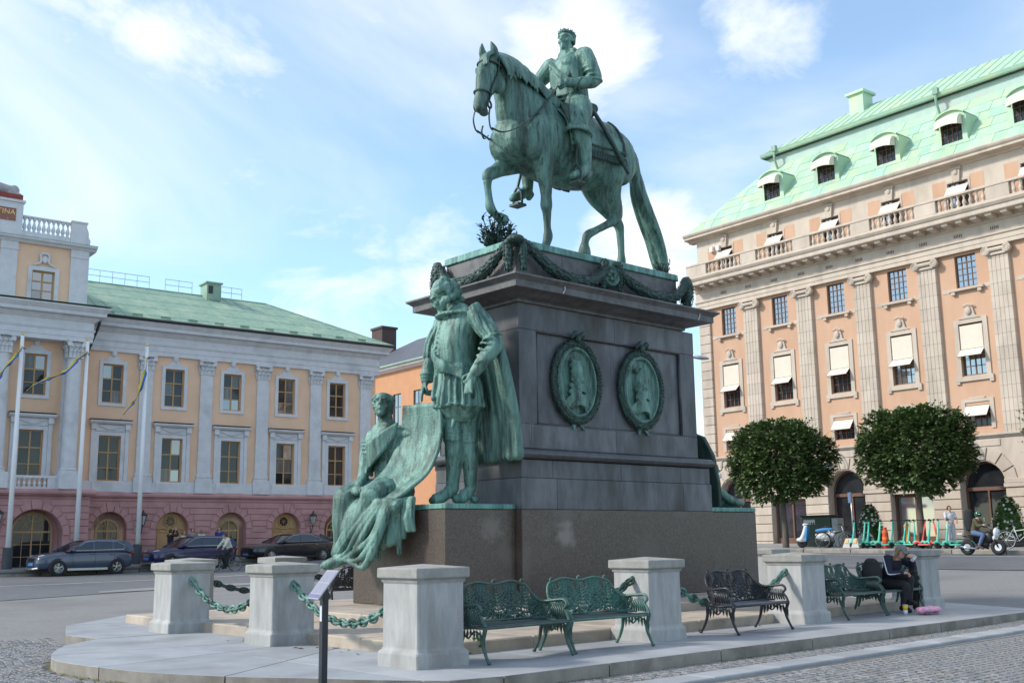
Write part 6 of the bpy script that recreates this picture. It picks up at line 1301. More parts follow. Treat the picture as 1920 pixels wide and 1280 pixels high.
for (E, N), lab in POSTS:
    o = thing('stone_post', lab, 'post', (E, N, .14), random.Random(E).uniform(-.015, .015), 'granite posts around the monument')
    pm = post_mesh(); b = MB(); b.v = pm.v[:28]; b.f = [f for f in pm.f if max(f) < 28]; b.build('shaft', M_post, o, bevel=.012, fix=True)
    c = MB(); c.v = pm.v[24:]; c.f = [tuple(i-24 for i in f) for f in pm.f if min(f) >= 24]; c.build('cap', M_postcap, o, bevel=.008, fix=True)
def link_meshes(m):
    a = MB(); a.tube([(.085*cos(t), .05*sin(t), 0) for t in [2*pi*i/14 for i in range(14)]], .019, 6, closed=True)
    for q in range(5): a.ell((-.05+.025*q, 0, .012), (.022, .022, .02), n=6, m=4)
    b = MB(); b.tube([(.085*cos(t), .05*sin(t), 0) for t in [2*pi*i/14 for i in range(14)]], .022, 6, closed=True); b.ell((0, 0, 0), (.04, .03, .022), n=8, m=5)
    out = []
    for x in (a, b):
        me = x.mesh('chain_link', m); me.shade_smooth(); out.append(me)
    return out
LM = link_meshes(M_br2); LD = link_meshes(M_brd)
def chain(A, B, sag, lab, dark=False, tassel=None, n=None):
    A, B = Vector(A), Vector(B); L = (B-A).length; o = thing('chain', lab, 'chain', tuple((A+B)/2-Vector((0, 0, sag))), 0, 'bronze chains between the posts'); n = n or max(8, int(L/.125)); me = LD if dark else LM
    P = lambda t: A.lerp(B, t)-Vector((0, 0, sag*4*t*(1-t)))
    for i in range(n):
        t = (i+.5)/n; p = P(t); d = (P(t+.01)-P(t-.01)).normalized(); q = d.to_track_quat('X', 'Z').to_euler(); l = inst('chain_link', me[i % 2], o, p-o.location, q, (L/n/.125*1.02, 1, 1)); l.rotation_euler.rotate_axis('X', (i % 2)*pi/2+.35)
    for X, s_ in ((A, 1), (B, -1)):
        mb = MB(); mb.ell((0, 0, 0), .04, n=10, m=7); mb.ell(tuple((A-B).normalized()*s_*.03), .058, n=10, m=6); mb.build('boss', me[0].materials[0], o, smooth=True, loc=X-o.location)
    if tassel is not None:
        p = P(tassel)-o.location; mb = MB(); mb.lathe([(.02, -.02), (.03, -.10), (.05, -.13), (.10, -.16), (.10, -.20), (.085, -.26), (.05, -.46), (.0, -.47)], 8, p); mb.build('tassel', M_brd, o)
    return o
hz_ = .14+.83
chain((-16.94, 8.10, hz_), (-14.39, 8.10, hz_), .42, 'pale green chain between the two posts farthest left', tassel=.84)
chain((-13.71, 8.08, hz_), (-10.66, 7.84, hz_), .46, 'pale green chain hanging behind the information sign')
chain((-10.36, 8.14, hz_), (-10.46, 11.55, hz_), .45, 'green chain hidden behind the two front benches', True)
chain((-10.5, 12.23, hz_), (-10.62, 15.46, hz_), .46, 'green chain passing behind the black bench', False)
chain((-10.68, 16.14, hz_), (-11.0, 20.1, hz_), .46, 'green chain behind the two farther benches', True)
chain((-20.6, 9.9, .98), (-19.9, 12.15, .80), .30, 'dark medallion chain beyond the two posts farthest left', True, .8)
chain((-21.0, 12.5, hz_), (-19.7, 16.0, hz_+.05), .42, 'dark chain above the far bench seen behind the sign', True)

# ================================================================ fern benches of cast iron
M_iron = mat('green_cast_iron', (.030, .072, .062), (.050, .105, .090), .42, 14, .12, 60, c3=(.018, .038, .036), s3=4)
M_iron2 = mat('bluegreen_cast_iron', (.045, .125, .100), (.070, .17, .14), .45, 14, .12, 60, c3=(.022, .05, .045), s3=4)
M_iron3 = mat('black_cast_iron', (.013, .014, .019), (.024, .025, .032), .38, 14, .12, 60)
M_slat = mat('painted_bench_slat', (.018, .034, .036), (.028, .048, .05), .35, 6, .05, 60, stretch=(3, .5, 3))
def bench_meshes():
    def S_(u, v):
        """the back and its wings as one curved sheet: u along, v up"""
        a = abs(u); sg = 1 if u >= 0 else -1
        if a < .62: x, y = a*.86, .20
        else: t = (a-.62)/.38*1.45; x, y = .533+.17*sin(t), .20-.30*(1-cos(t))
        top = .86-.02*cos(u*9)+.02*cos(u*3)-(0 if a < .60 else .21*smst(a, .60, .86)); z = .43+v*(top-.43); return Vector((sg*x, y+.10*v*(1-smst(a, .6, 1)), z))
    r = random.Random(12); back = MB()
    def leaflet(p, d, nrm, l, w):
        sd2 = d.cross(nrm).normalized()*w; back.add([p-nrm*.006, p+d*l*.5+sd2-nrm*.004, p+d*l, p+d*l*.5-sd2-nrm*.004, p+d*l*.45+nrm*.012, p+d*l*.45-nrm*.012], [(0, 1, 4), (1, 2, 4), (2, 3, 4), (3, 0, 4), (1, 0, 5), (2, 1, 5), (3, 2, 5), (0, 3, 5)])
    def frond(u0, v0, u1, v1, bend, n=11, l=.075):
        l *= 1.25; pts = []
        for i in range(n+1):
            t = i/n; u = u0+(u1-u0)*t+bend*sin(pi*t)*.18; v = v0+(v1-v0)*(1-(1-t)**1.7); v -= .22*max(0, t-.72)/.28*.6; pts.append((u, max(.03, min(.98, v))))
        W_ = [S_(*p) for p in pts]; back.tube(W_, [.011-.006*i/n for i in range(n+1)], 5)
        for i in range(1, n):
            d = (W_[i+1]-W_[i-1]).normalized(); e = .02; pu = S_(min(1, pts[i][0]+e), pts[i][1])-S_(max(-1, pts[i][0]-e), pts[i][1]); pv = S_(pts[i][0], min(1, pts[i][1]+e))-S_(pts[i][0], max(0, pts[i][1]-e)); nrm = pu.cross(pv).normalized(); si = d.cross(nrm).normalized(); k = sin(pi*(i/n)**.7)*l*r.uniform(.85, 1.1)+.015
            for q in (-1, 1): leaflet(W_[i], (d*.55+si*q).normalized(), nrm, k, .022)
    for c in (-.56, 0, .56):
        frond(c, .02, c+.01, .98, 0, 12, .07)
        for sg in (-1, 1):
            frond(c+sg*.03, .02, c+sg*.30, .88, sg*.3, 12, .08); frond(c+sg*.05, .02, c+sg*.26, .40, sg*.6, 9, .065); frond(c+sg*.14, .35, c+sg*.12, .98, sg*.5, 9, .06); frond(c+sg*.26, .02, c+sg*.10, .62, -sg*.3, 9, .06); frond(c+sg*.22, .45, c+sg*.30, .99, sg*.1, 8, .055); frond(c+sg*.08, .55, c+sg*.2, .75, sg*.2, 7, .05)
    for sg in (-1, 1): frond(sg*.72, .02, sg*.95, .85, sg*.1, 10, .075); frond(sg*.95, .02, sg*.80, .75, -sg*.2, 9, .06); frond(sg*.62, .10, sg*.86, .95, 0, 10, .06)
    rim = MB(); rim.tube([S_(-1+2*i/60, 1.0) for i in range(61)], .016, 6); rim.tube([S_(-1+2*i/60, .02) for i in range(61)], .014, 6)
    for c in (-.56, 0, .56): rim.tube(catmull([S_(c-.03, 1), S_(c-.03, 1)+Vector((0, 0, .035)), S_(c, 1)+Vector((0, 0, .055)), S_(c+.03, 1)+Vector((0, 0, .03))], 4), .012, 5)
    slats = []
    for k in range(5): m_ = MB().cbox((0, -.265+.092*k, .415-.012*sin(pi*k/4)), (.665, .040, .014), .008); slats.append(m_)
    frame = MB(); frame.tube([(-.69, -.31, .40), (.69, -.31, .40)], .017, 6); frame.tube([(-.68, .2, .40), (.68, .2, .40)], .014, 6)
    for sg in (-1, 1): frame.tube([(sg*.69, -.31, .40), (sg*.69, .2, .40)], .016, 6)
    arms = []
    for sg in (-1, 1):
        a = MB(); e = S_(sg*1.0, 1.0); a.tube(catmull([tuple(S_(sg*.86, 1.0)), tuple(e), (sg*.715, -.20, .655), (sg*.71, -.26, .60), (sg*.70, -.22, .545), (sg*.70, -.27, .48), (sg*.69, -.31, .41)], 5), .02, 7)
        for q in range(7):
            t = q/6; p = Vector((sg*.70, -.24+.26*t, .44)); tip = Vector((sg*.705, -.20+.16*t, .60)); a.tube([p, p.lerp(tip, .5)+Vector((0, .03, 0)), tip], [.012, .016, .006], 5)
        arms.append(a)
    legs = []
    for sg in (-1, 1):
        for (y0, y1, y2) in ((-.31, -.26, -.36), (.17, .19, .31)):
            l = MB(); l.tube(catmull([(sg*.69, y0, .41), (sg*.685, y1, .24), (sg*.69, (y1+y2)/2, .1), (sg*.69, y2, .02)], 5), [(.015+.010*(1-i/15), .016+.012*(1-i/15)) for i in range(16)], 8); l.ell((sg*.69, y2, .022), (.028, .028, .02), n=8, m=5); legs.append(l)
    aprons = []
    for sg in (-1, 1):
        a = MB()
        for q in range(9):
            t = q/8; x = sg*.69; y = -.26+.42*t; dn = .06+.12*abs(t-.5)*2*.9; p = Vector((x, y, .40)); tip = Vector((x, y+(t-.5)*.08, .40-dn-.05)); m_ = p.lerp(tip, .5); a.add([p, m_+Vector((0, .026, 0)), tip, m_-Vector((0, .026, 0)), m_+Vector((.01, 0, 0)), m_-Vector((.01, 0, 0))], [(0, 1, 4), (1, 2, 4), (2, 3, 4), (3, 0, 4), (1, 0, 5), (2, 1, 5), (3, 2, 5), (0, 3, 5)])
        a.tube(catmull([(sg*.69, -.27, .30), (sg*.69, -.12, .36), (sg*.69, .0, .28), (sg*.69, .1, .36), (sg*.69, .18, .30)], 4), .011, 5); aprons.append(a)
    return back, rim, slats, frame, arms, legs, aprons
BM = bench_meshes()
def bench(lab, loc, rz, m, ms=None):
    o = thing('iron_bench', lab, 'bench', loc, rz, 'cast iron fern benches round the monument'); back, rim, slats, frame, arms, legs, aprons = BM; key = m.name
    if key not in BC: BC[key] = dict(back=back.mesh('fern_back', m), rim=rim.mesh('back_rim', m, True), sl=[x.mesh('slat', ms or M_slat) for x in slats], fr=frame.mesh('seat_frame', m, True), ar=[x.mesh('armrest', m, True) for x in arms], lg=[x.mesh('leg', m, True) for x in legs], ap=[x.mesh('fern_apron', m) for x in aprons])
    c = BC[key]; b = inst('backrest', c['back'], o); inst('rim', c['rim'], b); inst('seat_frame', c['fr'], o)
    for x in c['sl']: inst('slat', x, o)
    for x in c['ar']: inst('armrest', x, o)
    for x in c['lg']: inst('leg', x, o)
    for x in c['ap']: inst('fern_apron', x, o)
    return o
BC = {}
bench('dark green fern bench nearest the camera, right of the nearest post', (-10.08, 8.94, .141), pi/2+.03, M_iron)
bench('bright green fern bench in front of the post, second from the left', (-10.14, 10.46, .141), pi/2-.04, M_iron2)
bench('black fern bench standing alone between two posts', (-10.22, 13.78, .141), pi/2+.02, M_iron3, mat('worn_slat', (.10, .11, .13), (.06, .065, .08), .4, 6))
bench('green fern bench right of the post, beside the seated woman', (-10.58, 17.22, .141), pi/2+.06, M_iron)
bench('green fern bench the woman in black sits on', (-10.66, 18.72, .141), pi/2+.02, M_iron)
bench('black fern bench seen from behind, left of the pedestal behind the sign', (-20.1, 13.35, .141), -pi/2, M_iron3)

# ================================================================ sign on a black stand, litter, weeds
sg = thing('information_sign', 'tilted white information board on a black steel stand', 'sign', (-9.37, 5.87, 0), radians(-12))
M_stand = mat('black_stand', (.012, .014, .02), (.02, .022, .03), .35)
mb = MB(); mb.box(-.045, .045, -.03, .03, 0, 1.02); mb.box(-.12, .12, -.12, .12, 0, .012); mb.build('stand', M_stand, sg, bevel=.004)
PM = Matrix.Translation((0, -.02, 1.13)) @ Matrix.Rotation(radians(52), 4, 'X')
mb = MB().box(-.16, .16, -.17, .17, -.012, 0); mb.xf(PM); bo = mb.build('board', mat('board_white', (.34, .34, .38), (.30, .30, .34), .3), sg)
mb = MB(); 
for (x0, x1, y0, y1) in ((-.14, -.01, .03, .15), (.01, .14, .03, .15), (-.14, -.01, -.10, .015), (.01, .14, -.10, .015)): mb.box(x0, x1, y0, y1, .0005, .0015)
mb.xf(PM); mb.build('printed_fields', mat('board_print', (.20, .20, .27), (.27, .265, .32), .4, 260, stretch=(.2, 3, 1)), bo)
mb = MB().box(-.145, .145, -.155, -.115, .0005, .0015); mb.xf(PM); mb.build('caption_bar', mat('board_blue', (.13, .13, .25), (.15, .15, .26), .4), bo)
mb = MB().obox((0, -.0, 1.03), (.05, 0, 0), (0, .03, .02), (0, -.02, .05)); mb.build('bracket', M_stand, sg)
mb = MB().box(-.028, .028, -.0335, -.031, .78, .93); mb.build('sticker', mat('sticker', (.65, .66, .68), (.5, .52, .6), .5, 60), sg)
rl = random.Random(8)
M_leaf = mat('dry_leaf', (.16, .085, .04), (.11, .065, .035), .8, 10, rnd=.3)
spots = [(-12.3+rl.uniform(-1, 1.2), 8.0+rl.uniform(-.25, .2)) for _ in range(12)]+[(-10.9+rl.uniform(0, .4), rl.uniform(8.5, 15)) for _ in range(14)]+[(-14.8+rl.uniform(-.3, .3), 7.9+rl.uniform(-.2, .2)) for _ in range(4)]
for k, (x, y) in enumerate(spots):
    if not any(abs(x-p[0][0]) < .45 and abs(y-p[0][1]) < .45 for p in POSTS):
        a = rl.uniform(0, 6.3); l = rl.uniform(.03, .05); mb = MB(); d = Vector((cos(a), sin(a), 0)); w_ = Vector((-d.y, d.x, 0)); mb.add([-d*l, w_*l*.5+Vector((0, 0, .012)), d*l, -w_*l*.5+Vector((0, 0, .01))], [(0, 1, 2, 3)])
        z = .146 if not (x < -10.86 and y > 8.3) else .296; q = mb.build('fallen_leaf', M_leaf, loc=(x, y, z)); tag(q, 'small dry brown leaf lying by the steps or benches', 'leaf', 'fallen leaves on the platform')
M_weed = mat('weed_green', (.06, .13, .025), (.11, .17, .04), .7, 9)
def weed(loc, h, n, lab, seed):
    r = random.Random(seed); mb = MB()
    for k in range(n):
        a = r.uniform(0, 6.28); p = Vector((r.uniform(-.03, .03), r.uniform(-.03, .03), 0)); tip = p+Vector((cos(a)*h*.6, sin(a)*h*.6, h*r.uniform(.5, 1))); m_ = p.lerp(tip, .5)+Vector((0, 0, h*.15)); w_ = Vector((-sin(a), cos(a), 0))*h*.16; mb.add([p, m_+w_, tip, m_-w_], [(0, 1, 2, 3)])
    tag(mb.build('weed', M_weed, loc=loc), lab, 'weed', 'weeds growing in the joints')
weed((-14.75, 8.25, .14), .14, 26, 'small green weed at the step left of the second post', 1); weed((-10.95, 9.15, .14), .20, 24, 'leggy weed under the nearest bench', 2); weed((-11.0, 15.0, .14), .1, 20, 'flat weed at the foot of the post right of the black bench', 3); weed((-15.05, 8.2, .14), .09, 12, 'tiny pale weed left of the green one', 4)
mb = MB(); pts = [(.11*cos(t)*rl.uniform(.7, 1.1), .07*sin(t)*rl.uniform(.7, 1.1), rl.uniform(.005, .04)) for t in [2*pi*i/9 for i in range(9)]]; mb.add(pts+[(0, 0, .05)], [(i, (i+1) % 9, 9) for i in range(9)]); tag(mb.build('crumpled_wrapper', mat('wrapper', (.65, .68, .75), (.5, .55, .65), .4, 20), loc=(-11.3, 13.4, .29)), 'crumpled white wrapper on the step left of the black bench', 'litter')
# moss along the foot of the kerb
ms = MB()
for k in range(420):
    N = rl.uniform(8.1, 20.4); x = -8.835+abs(rl.gauss(0, .018)); dens = .5+.5*sin(N*1.7)
    if rl.random() < dens: s2 = rl.uniform(.008, .02); ms.add([(x-s2, N-s2, .001), (x+s2, N-s2*.5, .002), (x, N+s2, .012)], [(0, 1, 2)])
for k in range(260):
    t = rl.uniform(2.2, 11.5); i = int(t); f = t-i; a, b = Vector(PLAT[i]), Vector(PLAT[i+1]); p = a.lerp(b, f)+Vector((rl.uniform(-.01, .03), -abs(rl.gauss(0, .03)))); s2 = rl.uniform(.008, .022); ms.add([(p.x-s2, p.y-s2, .001), (p.x+s2, p.y-s2*.5, .002), (p.x, p.y+s2, .014)], [(0, 1, 2)])
mo_ = ms.build('moss', mat('moss', (.10, .11, .03), (.16, .14, .05), .95, 9)); mo_['kind'] = 'stuff'; tag(mo_, 'moss along the foot of the platform kerb', 'moss')
# ================================================================ vehicles
M_tyre = mat('tyre_rubber', (.012, .012, .013), (.02, .02, .021), .8, 20)
M_alloy = mat('alloy', (.45, .46, .48), (.38, .39, .4), .3, 8, metal=.8)
M_chrome = mat('chrome', (.6, .61, .63), (.55, .56, .58), .12, 8, metal=1)
M_black = mat('black_plastic', (.012, .012, .013), (.018, .018, .02), .5, 8)
M_carglass = mat('car_glass', (.012, .014, .017), (.02, .022, .026), .03, 2); M_carglass.node_tree.nodes['Principled BSDF'].inputs['IOR'].default_value = 1.9
M_lamp = mat('headlamp', (.55, .58, .62), (.4, .43, .48), .08, 12); M_red = mat('tail_lamp', (.35, .012, .012), (.28, .01, .01), .15, 6); M_plate = mat('blue_plate', (.06, .28, .62), (.08, .3, .64), .4, 4)
def ring_section(x, w, z0, z1, zs, top=.86):
    q = [(0, z0), (w*.80, z0), (w*.93, z0+.05), (w*.99, z0+.20), (w, z0+.40*(zs-z0)+.05), (w*.985, zs-.06), (w*.965, zs), (w*top, z1-.015), (w*top*.55, z1+.01), (0, z1+.02)]
    return [(x, y, z) for y, z in q]+[(x, -y, z) for y, z in q[-2:0:-1]]
def car(lab, loc, rz, paint, spec, group='cars parked in front of the palace'):
    o = thing('parked_car', lab, 'car', loc, rz, group); st = spec['body']; mb = MB(); n = None
    for s_ in st:
        r = ring_section(*s_); n = len(r); mb.v += r
    for j in range(len(st)-1): mb.f += [(j*n+i, j*n+(i+1) % n, (j+1)*n+(i+1) % n, (j+1)*n+i) for i in range(n)]
    mb.f += [tuple(range(n)), tuple(range((len(st)-1)*n, len(st)*n))]
    b = mb.build('body', paint, o, smooth=True, fix=True, angle=50); md = b.modifiers.new('s', 'SUBSURF'); md.levels = 1; md.render_levels = 1
    G = spec['glass']; zb, zr, wb, wr = spec['gw']; hw = lambda z: wb+(wr-wb)*(z-zb)/(zr-zb); g = MB(); k = len(G)
    g.v += [(x, hw(z), z) for x, z in G]+[(x, -hw(z), z) for x, z in G]; g.f += [tuple(range(k)), tuple(range(2*k-1, k-1, -1))]+[(i, i+k, (i+1) % k+k, (i+1) % k) for i in range(k)]
    gl = g.build('window_glass', M_carglass, o, fix=True)
    rf = MB(); a, z_ = spec['roof']
    R_ = G[a:z_+1]; rows = []
    for x, z in R_: h = hw(z); rows.append([(x, h+.012, z-.05), (x, h+.006, z+.012), (x, h*.5, z+.03), (x, -h*.5, z+.03), (x, -h-.006, z+.012), (x, -h-.012, z-.05)])
    for r in rows: rf.v += r
    for j in range(len(rows)-1): rf.f += [(j*6+i, j*6+i+1, (j+1)*6+i+1, (j+1)*6+i) for i in range(5)]
    rf.build('roof', paint, o, smooth=True, fix=True)
    P_ = lambda x, z, s_: (x, s_*(hw(z)+.004), z)
    for s_ in (-1, 1):
        pl = MB()
        for (p, q, w) in spec['pillars']: pl.tube([P_(*p, s_), P_(*q, s_)], [(w, .012), (w, .012)], 6, up=(0, s_, .2))
        pl.build('pillars', paint, o)
        tr_ = MB(); tr_.tube([P_(x, z, s_) for x, z in spec['trim']], .014, 5, closed=True); tr_.build('window_trim', M_chrome, o)
        mi = MB(); mi.ell((spec['mirror'], s_*(wb+.12), zb+.07), (.08, .10, .065)); mi.tube([(spec['mirror'], s_*(wb-.02), zb+.02), (spec['mirror'], s_*(wb+.08), zb+.05)], .02, 6); mi.build('mirror', paint, o, smooth=True)
        for hx in spec['handles']: MB().obox((hx, s_*(spec['w']*.985), spec['hz']), (.09, 0, 0), (0, .018, 0), (0, 0, .015)).build('door_handle', M_chrome if spec.get('chrome') else paint, o)
        dl = MB()
        for hx in spec['seams']: dl.tube([(hx, s_*spec['w']*.99, .38), (hx-.02, s_*spec['w']*1.002, .6), (hx-.03, s_*spec['w']*.97, zb-.02)], .006, 4)
        dl.build('door_seams', M_black, o)
        sl = MB(); sl.obox((spec['wx'][0]*.5+spec['wx'][1]*.5, s_*spec['w']*.94, .27), ((spec['wx'][0]-spec['wx'][1])/2-.42, 0, 0), (0, .04, 0), (0, 0, .05)); sl.build('sill', M_alloy if spec.get('suv') else M_black, o)
        h = MB(); hx, hy, hz2 = spec['head']; h.add([(hx+.02, s_*(hy-.22), hz2-.04), (hx-.02, s_*(hy), hz2-.05), (hx-.34, s_*(hy+.12), hz2+.06), (hx-.16, s_*(hy-.02), hz2+.09), (hx-.02, s_*(hy-.2), hz2+.05)], [(0, 1, 2, 3, 4)]); ho = h.build('headlight', M_lamp, o); md = ho.modifiers.new('t', 'SOLIDIFY'); md.thickness = .05; md.offset = 0
        t_ = MB(); tx, ty, tz = spec['tail']; t_.ell((tx, s_*ty, tz), (.12, .10, .09)); t_.build('tail_light', M_red, o, smooth=True)
        for wx in spec['wx']:
            R0 = spec['R']; y0 = s_*(spec['w']-.02); rot = Matrix.Rotation(-s_*pi/2, 3, 'X')
            ar = MB(); ar.lathe([(.0, -.10), (R0+.075, -.10), (R0+.08, .0), (R0+.055, .012), (.0, .005)], 26, (wx, y0-s_*.01, R0+.01), rot); ar.build('wheel_arch', M_black, o, smooth=True, angle=30)
            w = MB(); w.lathe([(R0*.62, .03), (R0*.66, .045), (R0*.97, .04), (R0, .02), (R0, -.16)], 28, (wx, y0, R0), rot); wo = w.build('wheel', M_tyre, o, smooth=True, angle=40)
            rm = MB(); rm.lathe([(R0*.56, .015), (R0*.64, .045), (R0*.66, .03)], 28, (wx, y0, R0), rot); rm.lathe([(.0, .045), (R0*.14, .04), (R0*.15, .02)], 14, (wx, y0, R0), rot)
            for q in range(10 if not spec.get('suv') else 5):
                a_ = 2*pi*q/(10 if not spec.get('suv') else 5)+.3
                for dd in ((0,) if not spec.get('suv') else (-.16, .16)): rm.tube([(wx+R0*.10*cos(a_), y0+s_*.036, R0+R0*.10*sin(a_)), (wx+R0*.60*cos(a_+dd), y0+s_*.03, R0+R0*.60*sin(a_+dd))], .019, 5)
            rm.build('rim', M_alloy, wo)
    gx, gw, gz_, gh = spec['grille']; gr = MB(); gr.obox((gx, 0, gz_), (.02, 0, 0), (0, gw, 0), (0, 0, gh)); go = gr.build('grille', M_black, o)
    cr = MB()
    for q in range(spec.get('bars', 5)): cr.obox((gx+.02, 0, gz_-gh*.8+gh*1.6*q/(spec.get('bars', 5)-1)), (.006, 0, 0), (0, gw*.95, 0), (0, 0, .008))
    cr.build('grille_bars', M_chrome, go)
    MB().obox((gx+.045, 0, spec.get('pz', .42)), (.006, 0, 0), (0, .26, 0), (0, 0, .058)).build('number_plate', M_plate, o)
    bu = MB(); bu.tube([(st[-2][0]*1.0, -spec['w']*.72, .34), (st[-1][0]+.03, -.35, .31), (st[-1][0]+.03, .35, .31), (st[-2][0]*1.0, spec['w']*.72, .34)], .055, 8); bu.build('lower_bumper', M_alloy if spec.get('suv') else M_black, o)
    return o
suv = dict(suv=1, body=[(-2.22, .70, .42, .92, .82, .8), (-2.12, .82, .30, 1.04, .92), (-1.7, .89, .26, 1.07, .98), (-.8, .905, .26, 1.07, .97), (.3, .905, .26, 1.06, .95), (.95, .905, .26, 1.05, .93), (1.45, .89, .26, 1.0, .90), (1.95, .84, .27, .93, .84), (2.16, .74, .32, .84, .76), (2.24, .60, .40, .70, .64)],
           glass=[(1.0, 1.04), (.12, 1.50), (-.35, 1.565), (-1.5, 1.54), (-1.85, 1.46), (-2.14, 1.04)], gw=(1.04, 1.57, .85, .64), roof=(1, 4), pillars=[((1.0, 1.05), (.12, 1.50), .035), ((-.25, 1.05), (-.3, 1.53), .03), ((-1.15, 1.05), (-1.22, 1.52), .035), ((-2.10, 1.06), (-1.84, 1.46), .12)],
           trim=[(.80, 1.09), (.08, 1.47), (-.4, 1.52), (-1.4, 1.49), (-1.80, 1.28), (-1.65, 1.12)], mirror=.72, handles=(-.15, -1.08), hz=.93, seams=(.75, -.28, -1.2), w=.905, wx=(1.36, -1.33), R=.345, head=(2.10, .62, .82), tail=(-2.12, .72, .95), grille=(2.21, .34, .70, .09), bars=8, pz=.52)
sedan = dict(chrome=1, body=[(-2.56, .70, .40, .95, .86, .8), (-2.45, .84, .28, 1.02, .93), (-1.9, .90, .22, 1.04, .95), (-.9, .92, .21, 1.0, .93), (.4, .92, .21, .98, .90), (1.1, .915, .21, .96, .88), (1.8, .90, .22, .90, .82), (2.25, .84, .24, .84, .77), (2.48, .72, .30, .76, .70), (2.55, .58, .40, .64, .58)],
             glass=[(1.15, .96), (.25, 1.36), (-.25, 1.43), (-1.0, 1.41), (-1.5, 1.30), (-2.15, 1.02)], gw=(.96, 1.44, .85, .60), roof=(1, 4), pillars=[((1.12, .98), (.25, 1.36), .035), ((-.22, .98), (-.28, 1.40), .03), ((-1.45, 1.0), (-1.2, 1.36), .05), ((-2.1, 1.03), (-1.45, 1.31), .13)],
             trim=[(.90, 1.02), (.2, 1.33), (-.3, 1.38), (-.95, 1.36), (-1.42, 1.2), (-1.5, 1.04)], mirror=.85, handles=(-.12, -1.15), hz=.86, seams=(.88, -.24, -1.3), w=.92, wx=(1.62, -1.52), R=.335, head=(2.38, .60, .70), tail=(-2.48, .74, .86), grille=(2.53, .36, .62, .12), bars=5, pz=.40)
def paint(name, c, c2): return mat(name, c, c2, .28, 2, coat=.6)
RZC = radians(-90+3)
def road_z(x, y): return ground_z(x, y)+.0
car('grey blue SUV parked farthest left beside the flagpoles', (-51.35, 19.05, road_z(-51.3, 19.1)), RZC, paint('greyblue_paint', (.058, .078, .125), (.052, .07, .115)), suv)
car('dark blue SUV with pale blue plate parked in the middle behind the cyclist', (-51.3, 24.35, road_z(-51.3, 24.3)), RZC, paint('navy_paint', (.012, .014, .075), (.010, .012, .065)), suv)
car('black sedan with chrome grille parked at the right end of the row', (-51.2, 29.85, road_z(-51.2, 29.9)), RZC, paint('black_paint', (.008, .009, .016), (.007, .008, .014)), sedan)
for p_ in ('greyblue_paint', 'navy_paint', 'black_paint'): MATS[p_].node_tree.nodes['Principled BSDF'].inputs['Coat Roughness'].default_value = .05

# two-wheelers
def wheel(o, c, R, name='wheel', m=None, spokes=14, tr=.018, axis_y=True, yaw=0):
    """a spoked wheel standing in the x-z plane"""
    Mx = Matrix.Translation(c) @ Matrix.Rotation(yaw, 4, 'Z')
    a = MB(); a.tube([(R*cos(t), 0, R*sin(t)) for t in [2*pi*i/26 for i in range(26)]], tr, 6, closed=True); a.xf(Mx); w = a.build(name, M_tyre, o, smooth=True)
    b = MB(); b.tube([((R-tr*1.3)*cos(t), 0, (R-tr*1.3)*sin(t)) for t in [2*pi*i/26 for i in range(26)]], tr*.55, 5, closed=True); b.lathe([(.02, -.04), (.035, -.02), (.035, .02), (.02, .04)], 8, (0, 0, 0), Matrix.Rotation(pi/2, 3, 'X'))
    for i in range(spokes): t = 2*pi*i/spokes; b.tube([(0, .02*(-1)**i, 0), ((R-tr*1.5)*cos(t), 0, (R-tr*1.5)*sin(t))], .0035 if spokes > 8 else .012, 3)
    b.xf(Mx); b.build('rim', m or M_alloy, w); return w
def bicycle(lab, loc, rz, m, lean=0, basket=False, white_wheels=False):
    o = thing('bicycle', lab, 'bicycle', loc, rz, None); o.rotation_euler = (lean, 0, rz); mw = mat('white_rim', (.7, .7, .68), (.6, .6, .6), .4) if white_wheels else None
    wheel(o, (.53, 0, .34), .34, m=mw); wheel(o, (-.53, 0, .34), .34, m=mw)
    f = MB(); H = (.38, 0, .86); B = (-.08, 0, .30); S_ = (-.22, 0, .78); f.tube([H, (.42, 0, .72), B], .018, 6); f.tube([B, S_], .016, 6); f.tube([(.40, 0, .76), (-.20, 0, .68)], .017, 6); f.tube([B, (-.53, 0, .34)], .012, 6); f.tube([S_, (-.53, 0, .34)], .011, 6); f.tube([(.36, 0, .95), (.42, 0, .74), (.53, 0, .34)], .016, 6); f.tube([S_, (-.25, 0, .92)], .014, 6)
    f.build('frame', m, o, smooth=True)
    h = MB(); h.tube(catmull([(.20, .30, 1.02), (.32, .22, 1.04), (.37, .0, 1.0), (.32, -.22, 1.04), (.20, -.30, 1.02)], 4), .014, 6); h.tube([(.36, 0, .93), (.37, 0, 1.0)], .014, 6); h.build('handlebar', M_black, o, smooth=True)
    s_ = MB(); s_.ell((-.27, 0, .945), (.14, .075, .035)); s_.build('saddle', M_black, o, smooth=True)
    c = MB(); c.lathe([(.0, -.01), (.09, -.01), (.09, .01), (0, .01)], 14, (-.08, .05, .30), Matrix.Rotation(pi/2, 3, 'X')); c.tube([(-.08, .08, .30), (-.02, .09, .15)], .01, 5); c.tube([(-.08, -.08, .30), (-.14, -.09, .45)], .01, 5); c.build('crank', M_black, o)
    for cx in (.53, -.53):
        g = MB(); g.tube([(cx+.37*cos(t), 0, .34+.37*sin(t)) for t in [.3+i*2.0/10 for i in range(11)]], [(.025, .006)]*11, 6, up=(0, 1, 0)); g.build('mudguard', M_black, o)
    if basket:
        b = MB()
        for zz_ in (.85, .95, 1.05): b.tube([(.52, -.16, zz_), (.78, -.16, zz_), (.78, .16, zz_), (.52, .16, zz_)], .008, 4, closed=True)
        for q in range(9): t = q/8; b.tube([(.78, -.16+.32*t, .85), (.78, -.16+.32*t, 1.05)], .005, 3)
        b.build('basket', M_black, o)
    return o
